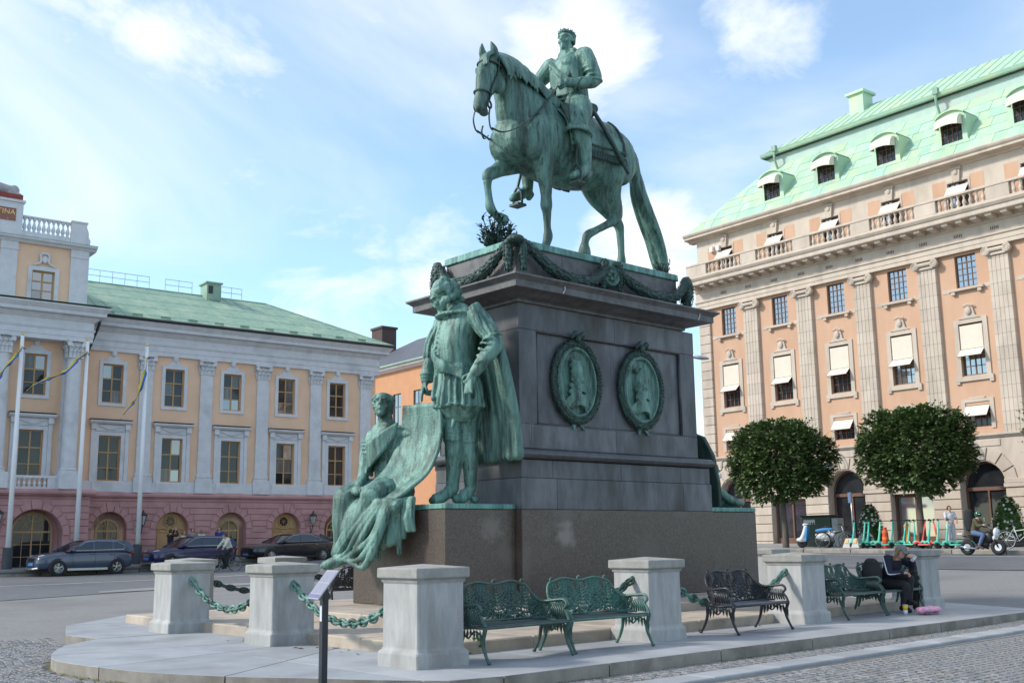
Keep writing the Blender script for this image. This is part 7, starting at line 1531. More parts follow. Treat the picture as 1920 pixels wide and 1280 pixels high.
def gz3(E, N, up=0.0): return (E, N, ground_z(E, N)+up)
PV = .122
bicycle('silver city bicycle parked between the motor scooter and the sign post', gz3(-27.2, 43.5, PV), radians(20), M_alloy, .08)['group'] = 'bicycles parked on the right'
bicycle('black bicycle leaning just left of the sign post', gz3(-26.55, 44.0, PV), radians(35), M_black, -.1)['group'] = 'bicycles parked on the right'
bicycle('bicycle with white wheels parked behind the motorbike', gz3(-18.55, 42.6, PV), radians(15), mat('white_paint', (.62, .62, .62), (.55, .55, .55), .35), .06, False, True)['group'] = 'bicycles parked on the right'
bicycle('black bicycle with basket at the right edge', gz3(-17.75, 43.1, PV), radians(60), M_black, .08, True)['group'] = 'bicycles parked on the right'
bicycle('black bicycle at the far right behind the one with basket', gz3(-17.2, 43.6, PV), radians(70), M_black, -.06)['group'] = 'bicycles parked on the right'
M_mint = mat('mint_paint', (.13, .60, .42), (.11, .54, .38), .35, 4); M_coral = mat('coral_paint', (.72, .085, .075), (.66, .075, .07), .35, 4); M_teal = mat('teal_paint', (.05, .50, .42), (.045, .45, .38), .35, 4)
def escooter(lab, loc, rz, m, m2):
    o = thing('electric_scooter', lab, 'scooter', loc, rz, 'rental electric scooters on the pavement'); yaw = .35
    d = MB(); d.cbox((-.05, 0, .16), (.36, .085, .03), .015); d.build('deck', m2, o, bevel=.01); g = MB().cbox((-.05, 0, .193), (.33, .07, .004), .002); g.build('grip_mat', M_black, o)
    s_ = MB(); s_.tube([(.34, 0, .17), (.42, 0, .30), (.36, 0, .62), (.30, 0, 1.12)], [(.035, .05), (.04, .055), (.03, .04), (.025, .032)], 8); s_.build('stem', m, o, smooth=True)
    h = MB(); h.tube(catmull([(.24, .26, 1.13), (.29, .12, 1.16), (.30, 0, 1.15), (.29, -.12, 1.16), (.24, -.26, 1.13)], 3), .016, 6); h.ell((.33, 0, 1.16), (.05, .045, .04)); h.build('handlebar', M_black, o, smooth=True)
    for x in (.44, -.46):
        w = MB(); w.lathe([(.05, -.03), (.11, -.035), (.125, 0), (.11, .035), (.05, .03), (.05, -.03)], 18, (x, 0, .125), Matrix.Rotation(pi/2, 3, 'X')); w.build('wheel', M_tyre, o, smooth=True)
        f = MB(); f.tube([(x+.15*cos(t), 0, .125+.15*sin(t)) for t in [.5+i*2.2/8 for i in range(9)]], [(.05, .01)]*9, 6, up=(0, 1, 0)); f.build('fender', m2, o)
    return o
SC = [(-25.53, 43.0, 200, M_teal, M_mint, 'mint scooter at the left end of the row, before the flower pyramid'), (-25.18, 42.95, 262, M_mint, M_mint, 'mint scooter seen head-on before the flower pyramid'), (-24.80, 43.0, 215, M_teal, M_mint, 'teal scooter just left of the red traffic cone'), (-24.28, 43.0, 205, M_mint, M_mint, 'mint scooter just right of the red traffic cone'), (-23.89, 43.25, 240, M_teal, M_mint, 'teal scooter standing upright under the large tree'), (-23.42, 43.0, 150, M_teal, M_mint, 'teal scooter leaning right, left of the pair under the tree'),
      (-23.18, 43.1, 160, M_mint, M_mint, 'mint scooter of the close pair under the tree'), (-22.84, 43.0, 150, M_teal, M_mint, 'teal scooter beside the coral one'), (-22.62, 42.95, 140, M_coral, M_coral, 'coral red scooter right of the tree trunk'), (-22.05, 43.0, 205, M_teal, M_mint, 'mint scooter left of the standing woman'), (-21.62, 42.9, 220, M_mint, M_mint, 'mint scooter in front of the standing woman'), (-21.25, 42.95, 200, M_mint, M_mint, 'mint scooter just left of the tall case of the motorbike rider'), (-22.4, 42.75, 5, M_coral, M_coral, 'coral scooter lying across behind the seated woman’s cap')]
for i_, (x, y, a, m, m2, lab) in enumerate(SC): escooter(lab.replace('’', "'"), gz3(x, y, PV), radians(a), m, m2).rotation_euler = (radians((4, -5, 6, -3, 2, 8, 5, -4, 9, -3, 4, -6, 3)[i_]), 0, radians(a))
# motor scooter, white and blue
vs = thing('motor_scooter', 'white and blue motor scooter with blue seat cover by the green cabinet', 'motor scooter', gz3(-28.1, 43.4, PV), radians(200))
M_wp = mat('white_enamel', (.68, .69, .70), (.62, .63, .65), .25, 3, coat=.4); M_bp = mat('blue_enamel', (.06, .28, .60), (.05, .25, .55), .3, 3)
for x in (.62, -.55):
    w = MB(); w.lathe([(.09, -.05), (.20, -.055), (.23, 0), (.20, .055), (.09, .05), (.09, -.05)], 20, (x, 0, .23), Matrix.Rotation(pi/2, 3, 'X')); w.build('wheel', M_tyre, vs, smooth=True)
s = Sculpt(); s.limb([(.62, 0, .40, .12, .15), (.52, 0, .62, .10, .12), (.42, 0, .95, .09, .10)], up=(0, 1, 0)); s.ell((.62, 0, .36), (.26, .08, .12)); s.solid('front_fork_fairing', M_wp, vs, .02, 3)
mb = MB(); mb.obox((.36, 0, .62), (.03, 0, .0), (0, .24, 0), (-.05, 0, .34)); mb.build('leg_shield', M_bp, vs, bevel=.02); mb = MB().cbox((.05, 0, .30), (.30, .17, .03), .01); mb.build('footboard', M_black, vs)
s = Sculpt(); s.limb([(-.12, 0, .52, .15, .16), (-.45, 0, .50, .22, .20), (-.78, 0, .52, .14, .13)], up=(0, 0, 1)); s.solid('rear_body', M_wp, vs, .025, 3); s = Sculpt(); s.limb([(-.05, 0, .76, .13, .06), (-.4, 0, .80, .15, .08), (-.72, 0, .80, .12, .08)], up=(0, 0, 1)); s.solid('seat', M_bp, vs, .02, 2)
mb = MB(); mb.tube(catmull([(.26, .30, 1.04), (.36, .15, 1.08), (.40, 0, 1.02), (.36, -.15, 1.08), (.26, -.30, 1.04)], 4), .022, 6); mb.ell((.46, 0, 1.03), (.09, .10, .08)); mb.build('handlebar', M_wp, vs, smooth=True); MB().ell((.53, 0, 1.03), (.03, .07, .06)).build('headlight', M_lamp, vs, smooth=True)
# moped with its rider
mo = thing('motorbike', 'black moped with fat tyres and white headlight cowl ridden along the road', 'motorbike', gz3(-18.63, 39.55), radians(3))
for x in (.56, -.56):
    w = MB(); w.lathe([(.13, -.06), (.25, -.075), (.285, 0), (.25, .075), (.13, .06), (.13, -.06)], 24, (x, 0, .285), Matrix.Rotation(pi/2, 3, 'X')); wo = w.build('wheel', M_tyre, mo, smooth=True)
    r = MB(); r.lathe([(.0, -.05), (.14, -.05), (.14, .05), (0, .05)], 16, (x, 0, .285), Matrix.Rotation(pi/2, 3, 'X')); r.build('rim', M_wp if x > 0 else M_alloy, wo)
mb = MB(); mb.tube([(.56, .08, .285), (.40, .08, .80), (.36, .08, .92)], .024, 6); mb.tube([(.56, -.08, .285), (.40, -.08, .80), (.36, -.08, .92)], .024, 6); mb.tube([(.38, 0, .78), (.12, 0, .40), (-.30, 0, .36), (-.56, .07, .285)], .028, 7); mb.tube([(-.2, 0, .38), (-.5, 0, .66), (-.72, 0, .70)], .024, 6); mb.build('frame', M_black, mo, smooth=True)
s = Sculpt(); s.limb([(.28, 0, .66, .15, .22), (.12, 0, .60, .14, .20)], up=(0, 0, 1)); s.ell((.05, 0, .38), (.2, .13, .14)); s.solid('engine_box', M_black, mo, .025, 2); s = Sculpt(); s.limb([(-.05, 0, .72, .13, .05), (-.45, 0, .74, .14, .06)], up=(0, 0, 1)); s.solid('seat', M_black, mo, .02, 2)
s = Sculpt(); s.ell((.52, 0, .80), (.10, .17, .19)); s.ell((.45, 0, .62), (.08, .12, .12)); s.solid('cowl', M_wp, mo, .02, 2); MB().ell((.61, 0, .84), (.03, .09, .09)).build('headlight', M_lamp, mo, smooth=True)
mb = MB(); mb.tube(catmull([(.14, .34, 1.08), (.26, .28, 1.10), (.36, .08, .96), (.36, -.08, .96), (.26, -.28, 1.10), (.14, -.34, 1.08)], 4), .016, 6); mb.tube([(.22, .3, 1.1), (.28, .36, 1.28)], .008, 5); mb.ell((.28, .37, 1.30), (.02, .06, .045)); mb.tube([(.22, -.3, 1.1), (.28, -.36, 1.28)], .008, 5); mb.ell((.28, -.37, 1.30), (.02, .06, .045)); mb.build('handlebar', M_chrome, mo, smooth=True)
mb = MB(); mb.tube([(-.1, -.12, .24), (-.5, -.14, .26), (-.85, -.14, .34)], [.03, .05, .055], 8); mb.build('exhaust', M_chrome, mo, smooth=True); MB().box(-.86, -.66, -.16, .16, .76, .80).build('rack', M_wp, mo)
# ================================================================ people
SKIN = mat('skin', (.52, .30, .21), (.47, .26, .18), .55, 9)
def cloth(n, c): return mat('cloth_'+n, c, tuple(v*.8 for v in c), .85, 14, .25, 30)
def person(lab, loc, rz, J, top, bottom, shoes, hair, sc=1.0, cap=None, helmet=None, long_hair=False, sleeves=True, vox=.014, group=None, face=(1, 0, 0), skirt=False, name='person'):
    """J: joints in metres, x ahead, y left, z up. The body is one skin; garments and hair are its children"""
    o = thing(name, lab, 'person', loc, rz, group); o.scale = (sc, sc, sc); g = lambda k: Vector(J[k]); R = basis(face)
    s = Sculpt(); pe, ch, nk, hd_ = g('pelvis'), g('chest'), g('neck'), g('head'); fw = tuple((ch-pe).cross(Vector((0, 1, 0))).normalized()*-1)
    s.limb([(*pe, .15, .11), (*pe.lerp(ch, .45), .13, .10), (*ch, .155, .11), (*nk, .07, .07)], 14, up=fw); s.limb([(*nk, .055), (*(hd_-Vector((0, 0, .09))), .05)]); head(s, hd_, R, .225)
    for q in 'LR':
        a, b, c = g('sh'+q), g('el'+q), g('ha'+q); s.limb([(*ch.lerp(a, .6), .07), (*a, .06), (*a.lerp(b, .5), .048), (*b, .04), (*b.lerp(c, .5), .037), (*c, .026)]); d = (c-b).normalized(); up_ = Vector((0, 0, 1)) if abs(d.z) < .8 else Vector((1, 0, 0)); hand(s, c, basis(d, up_), .18, J.get('curl', .6), thumb=-1 if q == 'L' else 1)
        a, b, c, t = g('hi'+q), g('kn'+q), g('an'+q), g('to'+q); s.limb([(*pe.lerp(a, .7), .11), (*a, .088), (*a.lerp(b, .5), .075), (*b, .055), (*b.lerp(c, .35), .055), (*c, .036)]); s.limb([(*c, .038), (*t, .03)])
    s.solid('body', SKIN, o, vox, 2)
    s = Sculpt(); s.limb([(*pe.lerp(ch, .02), .165, .13), (*pe.lerp(ch, .45), .16, .13), (*ch, .185, .135), (*ch.lerp(nk, .75), .085, .08)], 16, up=fw)
    for q in 'LR':
        a, b, c = g('sh'+q), g('el'+q), g('ha'+q); e = b.lerp(c, .86) if sleeves else a.lerp(b, .62); s.limb([(*ch.lerp(a, .5), .095), (*a, .085 if sleeves else .072), (*a.lerp(b, .5), .07 if sleeves else .058)]+([(*b, .062), (*e, .048)] if sleeves else [(*e, .060)]))
    for k in range(7): p = pe.lerp(ch, .15+.1*k); a = k*2.2; s.limb([(*(p+Vector((.10*cos(a), .13*sin(a), 0))), .022), (*(p+Vector((.11*cos(a+.5), .14*sin(a+.5), .08))), .015)], n=6, k=2)
    s.solid('top', top, o, vox, 2)
    s = Sculpt(); s.limb([(*(pe+(ch-pe).normalized()*.10), .155, .115), (*pe, .165, .125)], 14, up=fw)
    for q in 'LR':
        a, b, c = g('hi'+q), g('kn'+q), g('an'+q); s.limb([(*pe.lerp(a, .6), .12), (*a, .105), (*a.lerp(b, .5), .09), (*b, .07), (*b.lerp(c, .4), .066), (*b.lerp(c, .9), .052)])
    s.solid('trousers', bottom, o, vox, 2)
    for q in 'LR':
        s = Sculpt(); c, t = g('an'+q), g('to'+q); d = (t-c); s.limb([(*(c+Vector((-.03, 0, -.02))), .048), (*c.lerp(t, .5), .046, .042), (*t, .042, .033)], up=(0, 0, 1)); s.solid('shoe', shoes, o, .012, 1)
    s = Sculpt(); H = lambda x, y, z: hd_+R @ Vector((x, y, z))*.225
    if not helmet:
        s.ell(H(-.09, 0, .19), (.088, .077, .078), R)
        for k in range(16): a = pi*.5+pi*k/15; s.limb([(*H(cos(a)*.34-.02, sin(a)*.32, .25), .022), (*H(cos(a)*.40-.02, sin(a)*.36, 0), .022), (*H(cos(a)*.36-.03, sin(a)*.34, -.25), .016)], n=6, k=2)
        if long_hair:
            for k in range(9): q = (-1)**k; s.limb([(*H(-.1, q*.33, .1), .03), (*H(.0, q*.40, -.4), .03), (*H(.05+.04*k/9, q*.42, -1.0-.08*(k % 3)), .022), (*H(.12, q*.36, -1.6-.1*(k % 3)), .012)], n=6, k=3)
        s.solid('hair', hair, o, .012, 1)
    else:
        s.ell(H(-.02, 0, .12), (.135, .118, .125), R); s.limb([(*H(-.30, .35, -.15), .03), (*H(-.45, 0, -.2), .035), (*H(-.30, -.35, -.15), .03)], n=8); s.solid('helmet', helmet, o, .014, 2)
        v = Sculpt(); v.limb([(*H(.36, -.42, .05), .03), (*H(.52, 0, .05), .035), (*H(.36, .42, .05), .03)], n=8); v.solid('visor', M_carglass, o, .014, 1)
    if cap:
        s = Sculpt(); s.ell(H(-.04, 0, .26), (.095, .086, .07), R); s.limb([(*H(.28, -.22, .17), .022), (*H(.52, 0, .15), .02), (*H(.28, .22, .17), .022)], n=8); s.limb([(*H(.2, 0, .18), .07, .012), (*H(.5, 0, .16), .06, .010)], n=8, up=tuple(R @ Vector((0, 0, 1)))); s.solid('cap', cap, o, .01, 1)
    return o
stand = dict(pelvis=(0, 0, .95), chest=(.01, 0, 1.30), neck=(0, 0, 1.46), head=(.02, 0, 1.60), shL=(0, .18, 1.40), elL=(-.03, .25, 1.12), haL=(.06, .24, .88), shR=(0, -.18, 1.40), elR=(-.03, -.25, 1.12), haR=(.06, -.24, .88),
             hiL=(0, .09, .90), knL=(.03, .10, .50), anL=(-.02, .10, .09), toL=(.13, .11, .035), hiR=(0, -.09, .90), knR=(.02, -.10, .50), anR=(-.03, -.10, .09), toR=(.12, -.11, .035))
def pose(**k): d = dict(stand); d.update(k); return d
M_dk = cloth('black', (.018, .018, .022)); M_nv = cloth('navy', (.012, .012, .030)); M_wh = cloth('white', (.62, .64, .68)); M_cr = cloth('cream', (.58, .58, .50)); M_bl = cloth('denim', (.10, .15, .26)); M_ol = cloth('olive', (.085, .075, .035)); M_gr = cloth('grey', (.20, .20, .21)); M_ub = cloth('blue', (.03, .05, .22))
M_hd = mat('dark_hair', (.018, .013, .010), (.03, .02, .015), .5, 30); M_hf = mat('fair_hair', (.24, .17, .09), (.17, .115, .06), .5, 30); M_sh = cloth('shoe_black', (.012, .012, .013)); M_shb = cloth('shoe_brown', (.11, .05, .025)); M_shw = cloth('shoe_white', (.6, .6, .6))
# the seated woman in black, hunched over her phone with a cup at her mouth
sit = dict(pelvis=(-.06, 0, .53), chest=(.16, 0, .86), neck=(.24, 0, 1.02), head=(.35, .0, 1.10), shR=(.17, -.18, .96), elR=(.27, -.27, .71), haR=(.48, -.14, .71), shL=(.17, .18, .96), elL=(.38, .25, .84), haL=(.50, .06, .99), curl=.8,
           hiL=(0, .10, .52), knL=(.42, .10, .62), anL=(.44, .02, .20), toL=(.60, -.02, .17), hiR=(0, -.10, .50), knR=(.44, -.06, .50), anR=(.36, -.08, .11), toR=(.52, -.10, .045))
wo_ = person('woman in black with grey cap sitting on the bench looking at a phone', (-10.72, 18.82, .141), radians(-8), sit, M_nv, M_dk, M_sh, M_hf, 1.0, cap=M_gr, long_hair=True, face=(.75, .05, -.62))
mb = MB(); pz = lambda *p: p
for off in (-.012, .012): mb.tube(catmull([(.14, -.262, 1.00), (.20, -.300, .88), (.265, -.338, .74), (.30, -.325, .69), (.40, -.245, .70), (.45, -.205, .71)], 4), .011, 5) if off < 0 else None
mb.build('sleeve_stripe', M_wh, wo_); mb = MB(); mb.obox((.56, .11, .73), (.06, .01, .03), (0, .035, 0), (-.03, 0, .06)); mb.v = mb.v
ph = MB().obox((0, 0, 0), (.07, 0, .02), (0, .036, 0), (-.001, 0, .004)).build('phone', M_black, loc=(-10.12, 18.64, .88)); tag(ph, 'dark phone in the hand of the seated woman', 'phone')
def cup(name, lab, loc, h, bands, tilt=(0, 0, 0)):
    o = thing(name, lab, 'cup', loc); o.rotation_euler = tilt; z = 0
    for i, (f, m) in enumerate(bands): r0, r1 = .034+.012*z, .034+.012*(z+f); MB().lathe([(r0, z*h), (r1, (z+f)*h)], 16).build('band', m, o, smooth=True); z += f
    MB().lathe([(.0, 0), (.034, .001)], 16).build('base', bands[0][1], o); MB().lathe([(.049, h-.002), (.050, h+.008), (.0, h+.012)], 16).build('lid', M_wh, o, smooth=True); return o
M_wc = mat('cup_white', (.7, .7, .7), (.64, .64, .66), .4); M_yc = mat('cup_yellow', (.80, .50, .02), (.76, .46, .02), .4)
cup('paper_cup', 'white and yellow paper cup on the ground before the seated woman', (-10.14, 18.34, .141), .165, [(.5, M_wc), (.5, M_yc)]); cup('white_cup', 'white cup held to the mouth of the seated woman', (-10.20, 18.80, 1.06), .11, [(1, M_wc)], (radians(-10), radians(30), 0))
s = Sculpt(); rb = random.Random(6)
for k in range(16): s.ell((rb.uniform(-.09, .09), rb.uniform(-.19, .19), .05+rb.uniform(-.01, .02)), (rb.uniform(.04, .07), rb.uniform(.05, .09), rb.uniform(.03, .05)), n=8, m=6)
s.limb([(.02, .2, .05, .05), (.04, .28, .05, .03)]); pb = s.solid('pink_bag', mat('pink_plastic', (.66, .33, .46), (.60, .27, .42), .35, 18, .5, 25), None, .014, 1); pb.scale = (1.25, 1.25, 1.3); pb.location = (-9.90, 18.62, .145); tag(pb, 'crumpled pink plastic bag on the ground by the seated woman', 'bag')
s = Sculpt(); s.limb([(0, 0, .12, .15, .18), (0, .02, .30, .16, .20), (0, .02, .46, .12, .14)], up=(1, 0, 0)); s.limb([(.12, -.06, .12, .07), (.14, 0, .28, .06)]); bk = s.solid('backpack', cloth('bag', (.016, .016, .018)), None, .018, 2); bk.location = (-10.78, 18.38, .56); tag(bk, 'black backpack on the bench left of the seated woman', 'backpack')
s = Sculpt(); s.limb([(0, 0, .05, .06), (.02, 0, .4, .07), (-.03, .02, .85, .08), (-.12, .03, 1.0, .07)]); cl = s.solid('dark_bag', MATS['cloth_bag'], None, .016, 2); cl.location = (-10.52, 19.42, .15); tag(cl, 'dark folded bag leaning on the post right of the seated woman', 'bag')
# standing woman with a scooter, riders, people behind the cars
person('woman in white shirt standing by the electric scooters', gz3(-21.75, 43.45, PV), radians(-35), pose(elR=(.10, -.24, 1.14), haR=(.32, -.16, 1.06), elL=(.10, .24, 1.14), haL=(.34, .10, 1.08)), M_wh, cloth('pale_trousers', (.56, .57, .60)), M_shw, M_hd, 1.0, sleeves=False, long_hair=False)
ride = dict(pelvis=(-.28, 0, .82), chest=(-.16, 0, 1.16), neck=(-.12, 0, 1.31), head=(-.07, 0, 1.45), shL=(-.14, .19, 1.25), elL=(.0, .27, 1.05), haL=(.18, .32, 1.08), shR=(-.14, -.19, 1.25), elR=(.0, -.27, 1.05), haR=(.18, -.32, 1.08), hiL=(-.22, .11, .80), knL=(.12, .20, .72), anL=(-.06, .20, .32), toL=(.10, .22, .24), hiR=(-.22, -.11, .80), knR=(.12, -.20, .72), anR=(-.06, -.20, .32), toR=(.10, -.22, .24), curl=.95)
person('motorbike rider in olive jacket and green helmet', gz3(-18.63, 39.55), radians(3), ride, M_ol, M_bl, M_shb, M_hd, 1.0, helmet=mat('green_helmet', (.02, .10, .06), (.018, .085, .05), .2, 3))
s = Sculpt(); s.limb([(0, 0, .1, .12, .17), (-.02, 0, .4, .13, .19), (0, 0, .72, .10, .15)], up=(1, 0, 0)); rk = s.solid('tall_backpack', MATS['cloth_bag'], None, .02, 2); rk.location = gz3(-19.08, 39.6, .86); tag(rk, 'tall black case on the back of the motorbike rider', 'backpack')
cyr = dict(pelvis=(-.24, 0, 1.0), chest=(-.08, 0, 1.34), neck=(-.02, 0, 1.49), head=(.05, 0, 1.61), shL=(-.06, .18, 1.42), elL=(.08, .25, 1.22), haL=(.22, .28, 1.06), shR=(-.06, -.18, 1.42), elR=(.08, -.25, 1.22), haR=(.22, -.28, 1.06), hiL=(-.22, .10, .96), knL=(.10, .11, .72), anL=(-.04, .11, .34), toL=(.10, .12, .28), hiR=(-.22, -.10, .96), knR=(.02, -.11, .58), anR=(-.10, -.11, .18), toR=(.04, -.12, .12), curl=.95)
person('cyclist in pale sweater and blue cap riding past the dark blue car', gz3(-46.5, 23.8), radians(-90), cyr, M_cr, M_dk, M_sh, M_hd, 1.0, cap=M_ub)
bicycle('black bicycle ridden by the cyclist in the pale sweater', gz3(-46.5, 23.8), radians(-90), M_black)['group'] = 'bicycles'
person('man in dark jacket taking a photo with raised arms behind the dark blue car', gz3(-54.4, 24.75, .12), radians(100), pose(elL=(.22, .26, 1.42), haL=(.30, .12, 1.66), elR=(.22, -.26, 1.42), haR=(.30, -.06, 1.66)), M_dk, M_bl, M_sh, M_hd, 1.06, vox=.018)
person('fair person in pale clothes behind the windscreen of the dark blue car', gz3(-54.5, 25.5, .12), radians(40), stand, M_cr, M_bl, M_sh, M_hf, .98, vox=.018)
person('dark haired person in grey behind the roof of the dark blue car', gz3(-54.5, 26.0, .12), radians(-20), stand, M_gr, M_dk, M_sh, M_hd, 1.05, vox=.018)
person('person whose head shows over the rear of the dark blue car', gz3(-54.5, 26.5, .12), radians(200), stand, M_cr, M_dk, M_sh, M_hf, 1.0, vox=.018)
person('man in blue jacket behind the cyclist', gz3(-54.5, 27.55, .12), radians(-60), stand, M_ub, M_dk, M_sh, M_hd, 1.06, vox=.018)

# ================================================================ trees and plants
M_bark = mat('bark', (.085, .07, .055), (.13, .11, .09), .9, 14, .5, 30, stretch=(1, 1, .3))
M_fol = mat('linden_leaf', (.058, .108, .032), (.125, .185, .06), .5, 26, rnd=.0, c3=(.075, .105, .035), s3=1.6, l3=.48, h3=.7); 
def leafy(nt_m):
    b = nt_m.node_tree.nodes['Principled BSDF']; b.inputs['Transmission Weight'].default_value = 0; b.inputs['Subsurface Weight'].default_value = 0
def clipped_tree(lab, loc, crown_c, rx, ry, rz_, n, seed):
    o = thing('clipped_linden', lab, 'tree', loc, 0, 'clipped linden trees on the right'); r = random.Random(seed); cz = crown_c
    t = MB(); t.tube(catmull([(0, 0, -.1), (.02, .01, .8), (-.02, .02, 1.6), (.0, 0, cz-rz_*.35)], 4), [.17-.07*i/12 for i in range(13)], 10)
    ends = []
    for k in range(11):
        a = k*2.4+r.uniform(-.3, .3); el = r.uniform(.15, 1.1); d = Vector((cos(a)*cos(el)*rx, sin(a)*cos(el)*ry, sin(el)*rz_))*.78; b = Vector((0, 0, cz-rz_*.55+.08*k)); e = Vector((0, 0, cz-rz_*.25))+d; t.tube(catmull([tuple(b), tuple(b.lerp(e, .5)+Vector((0, 0, .12))), tuple(e)], 4), [.06-.045*i/8 for i in range(9)], 6); ends.append(e)
        for q in range(3): e2 = b.lerp(e, .6)+Vector((r.uniform(-.5, .5), r.uniform(-.5, .5), r.uniform(-.1, .6))); t.tube([tuple(b.lerp(e, .5)), tuple(e2)], [.025, .008], 4)
    t.build('trunk', M_bark, o, smooth=True)
    c = MB(); tw = []
    for k in range(n):
        while True:
            p = Vector((r.uniform(-1, 1), r.uniform(-1, 1), r.uniform(-1, 1))); q = abs(p.x)**2.6+abs(p.y)**2.6+abs(p.z)**2.4
            lump = .93+.34*mnoise.noise(p*1.7+Vector((seed, 0, 0)))+.10*mnoise.noise(p*6)
            if q < lump and q > .16*r.random()**.5: break
        gap = mnoise.noise(p*3.6+Vector((0, seed*3, 5)))
        if gap < -.26 and q < 1.0: continue
        if p.z < -.55 and r.random() < .35: continue
        tw.append(p)
    for p in tw:
        b = Vector((p.x*rx, p.y*ry, cz+p.z*rz_)); d0 = Vector((p.x, p.y, p.z*.4+.25)).normalized()
        for j in range(6):
            d = (d0+Vector((r.uniform(-.8, .8), r.uniform(-.8, .8), r.uniform(-.7, .5)))).normalized(); l = r.uniform(.13, .20); s_ = d.cross(Vector((r.uniform(-.4, .4), r.uniform(-.4, .4), 1))).normalized()*l*.46; q = b+d*r.uniform(.0, .18); up_ = Vector((0, 0, -l*.18)); c.add([q, q+d*l*.45+s_, q+d*l+up_, q+d*l*.45-s_], [(0, 1, 2, 3)])
    for k in range(110):
        a = r.uniform(0, 6.28); z = r.uniform(-.5, .95); rr2 = (1-abs(z)**2.4)**.42; b = Vector((cos(a)*rx*rr2, sin(a)*ry*rr2, cz+z*rz_)); d = Vector((cos(a), sin(a), .5+z*.5)).normalized()
        for j in range(6): l = .12; q = b+d*(.07*j); dd = (d+Vector((r.uniform(-.7, .7), r.uniform(-.7, .7), r.uniform(-.4, .4)))).normalized(); s_ = dd.cross(Vector((0, 0, 1))).normalized()*l*.4; c.add([q, q+dd*l*.5+s_, q+dd*l, q+dd*l*.5-s_], [(0, 1, 2, 3)])
    c.build('crown', M_fol, o); return o
clipped_tree('clipped linden tree nearest the pedestal on the right', gz3(-29.85, 43.6, .05), 4.05, 2.38, 2.1, 1.88, 5600, 1)
clipped_tree('larger clipped linden tree standing over the electric scooters', gz3(-23.3, 44.0, .05), 4.18, 2.36, 2.1, 1.82, 5600, 2)
clipped_tree('clipped linden tree cut by the right edge of the view', gz3(-16.3, 44.2, .05), 4.5, 2.2, 2.2, 1.9, 3600, 3)
M_pfl = mat('pyramid_leaf', (.05, .12, .025), (.085, .17, .035), .6, 6); M_pet = mat('white_petal', (.72, .72, .70), (.66, .66, .62), .6, 8); M_pot = mat('planter', (.10, .10, .10), (.07, .07, .07), .7, 6)
def pyramid(lab, loc, h, r0, seed, nfl):
    o = thing('flower_pyramid', lab, 'plant', loc, 0, 'flower pyramids on the pavement'); r = random.Random(seed); MB().lathe([(r0*.62, 0), (r0*.8, .03), (r0*.9, .30), (r0*.95, .32), (r0*.85, .33), (0, .30)], 18).build('planter', M_pot, o, smooth=True, angle=40); c = MB()
    rad = lambda t: r0*(1.05-.1*t)*sqrt(max(.02, 1-t**2.1))
    lf = MB()
    lf.lathe([(rad(0)*.8, .3)]+[(rad(i/8)*.80, .3+(h-.36)*i/8) for i in range(1, 9)], 14); lf.build('inner_leaves', M_pfl, o, smooth=True)
    for k in range(2600):
        t = r.random()**1.25; a = r.uniform(0, 6.28); q = rad(t)*r.uniform(.72, 1.05); p = Vector((q*cos(a), q*sin(a), .30+t*(h-.3))); d = Vector((cos(a)+r.uniform(-.7, .7), sin(a)+r.uniform(-.7, .7), r.uniform(-.3, .8))).normalized(); l = r.uniform(.08, .14); s_ = d.cross(Vector((0, 0, 1))).normalized()*l*.45; c.add([p, p+d*l*.5+s_, p+d*l, p+d*l*.5-s_], [(0, 1, 2, 3)])
    c.build('leaves', M_pfl, o); fm = MB()
    for k in range(5): a = k*2*pi/5; fm.add([(0, 0, .0), (.026*cos(a-.55), .026*sin(a-.55), .012), (.042*cos(a), .042*sin(a), .008), (.026*cos(a+.55), .026*sin(a+.55), .012)], [(0, 1, 2, 3)])
    me = fm.mesh('blossom', M_pet)
    for k in range(nfl):
        t = r.random()**1.1*.97; a = r.uniform(pi*.75, pi*2.1); q = rad(t)*1.06; p = Vector((q*cos(a), q*sin(a), .32+t*(h-.3))); d = Vector((cos(a), sin(a), .45)); inst('blossom', me, o, p, d.to_track_quat('Z', 'Y').to_euler(), (1.5, 1.5, 1.5))
    return o
pyramid('tall pyramid of white flowers behind the mint scooters', gz3(-26.5, 45.4, PV), 1.85, .52, 1, 110); pyramid('leafy flower pyramid behind the motorbike rider', gz3(-20.3, 45.6, PV), 2.0, .62, 2, 70)
# ---- other street things
cb = thing('utility_cabinet', 'dark green utility cabinet with white graffiti beside the motor scooter', 'cabinet', gz3(-29.2, 45.6, PV), radians(-3)); M_cab = mat('cabinet_green', (.020, .050, .035), (.028, .06, .042), .5, 5)
MB().box(-.85, .75, -.3, .3, 0, 1.38).build('body', M_cab, cb, bevel=.02); MB().box(-.9, .8, -.35, .35, 1.38, 1.46).build('lid', M_black, cb, bevel=.01); MB().box(.78, 1.1, -.25, .25, 0, 1.3).build('grey_box', mat('grey_box', (.36, .38, .39), (.3, .32, .33), .5), cb, bevel=.01)
gf = MB()
for k in range(6):
    x = -.72+.11*k; gf.tube(catmull([(x-.03, -.305, 1.12), (x, -.305, 1.27), (x+.03, -.305, 1.10), (x+.06, -.305, 1.25), (x+.05, -.305, 1.02)], 4), .014, 5)
gf.build('graffiti', M_wp, cb)
sp = thing('sign_post', 'grey pole with small blue sign in a white concrete foot', 'sign', gz3(-26.0, 43.1, PV)); MB().tube([(0, 0, .1), (.0, 0, 2.42)], .032, 10).build('pole', M_alloy, sp, smooth=True); MB().box(-.13, .0, -.045, -.035, 1.95, 2.4).build('sign_plate', mat('sign_blue', (.10, .16, .30), (.12, .18, .32), .4), sp)
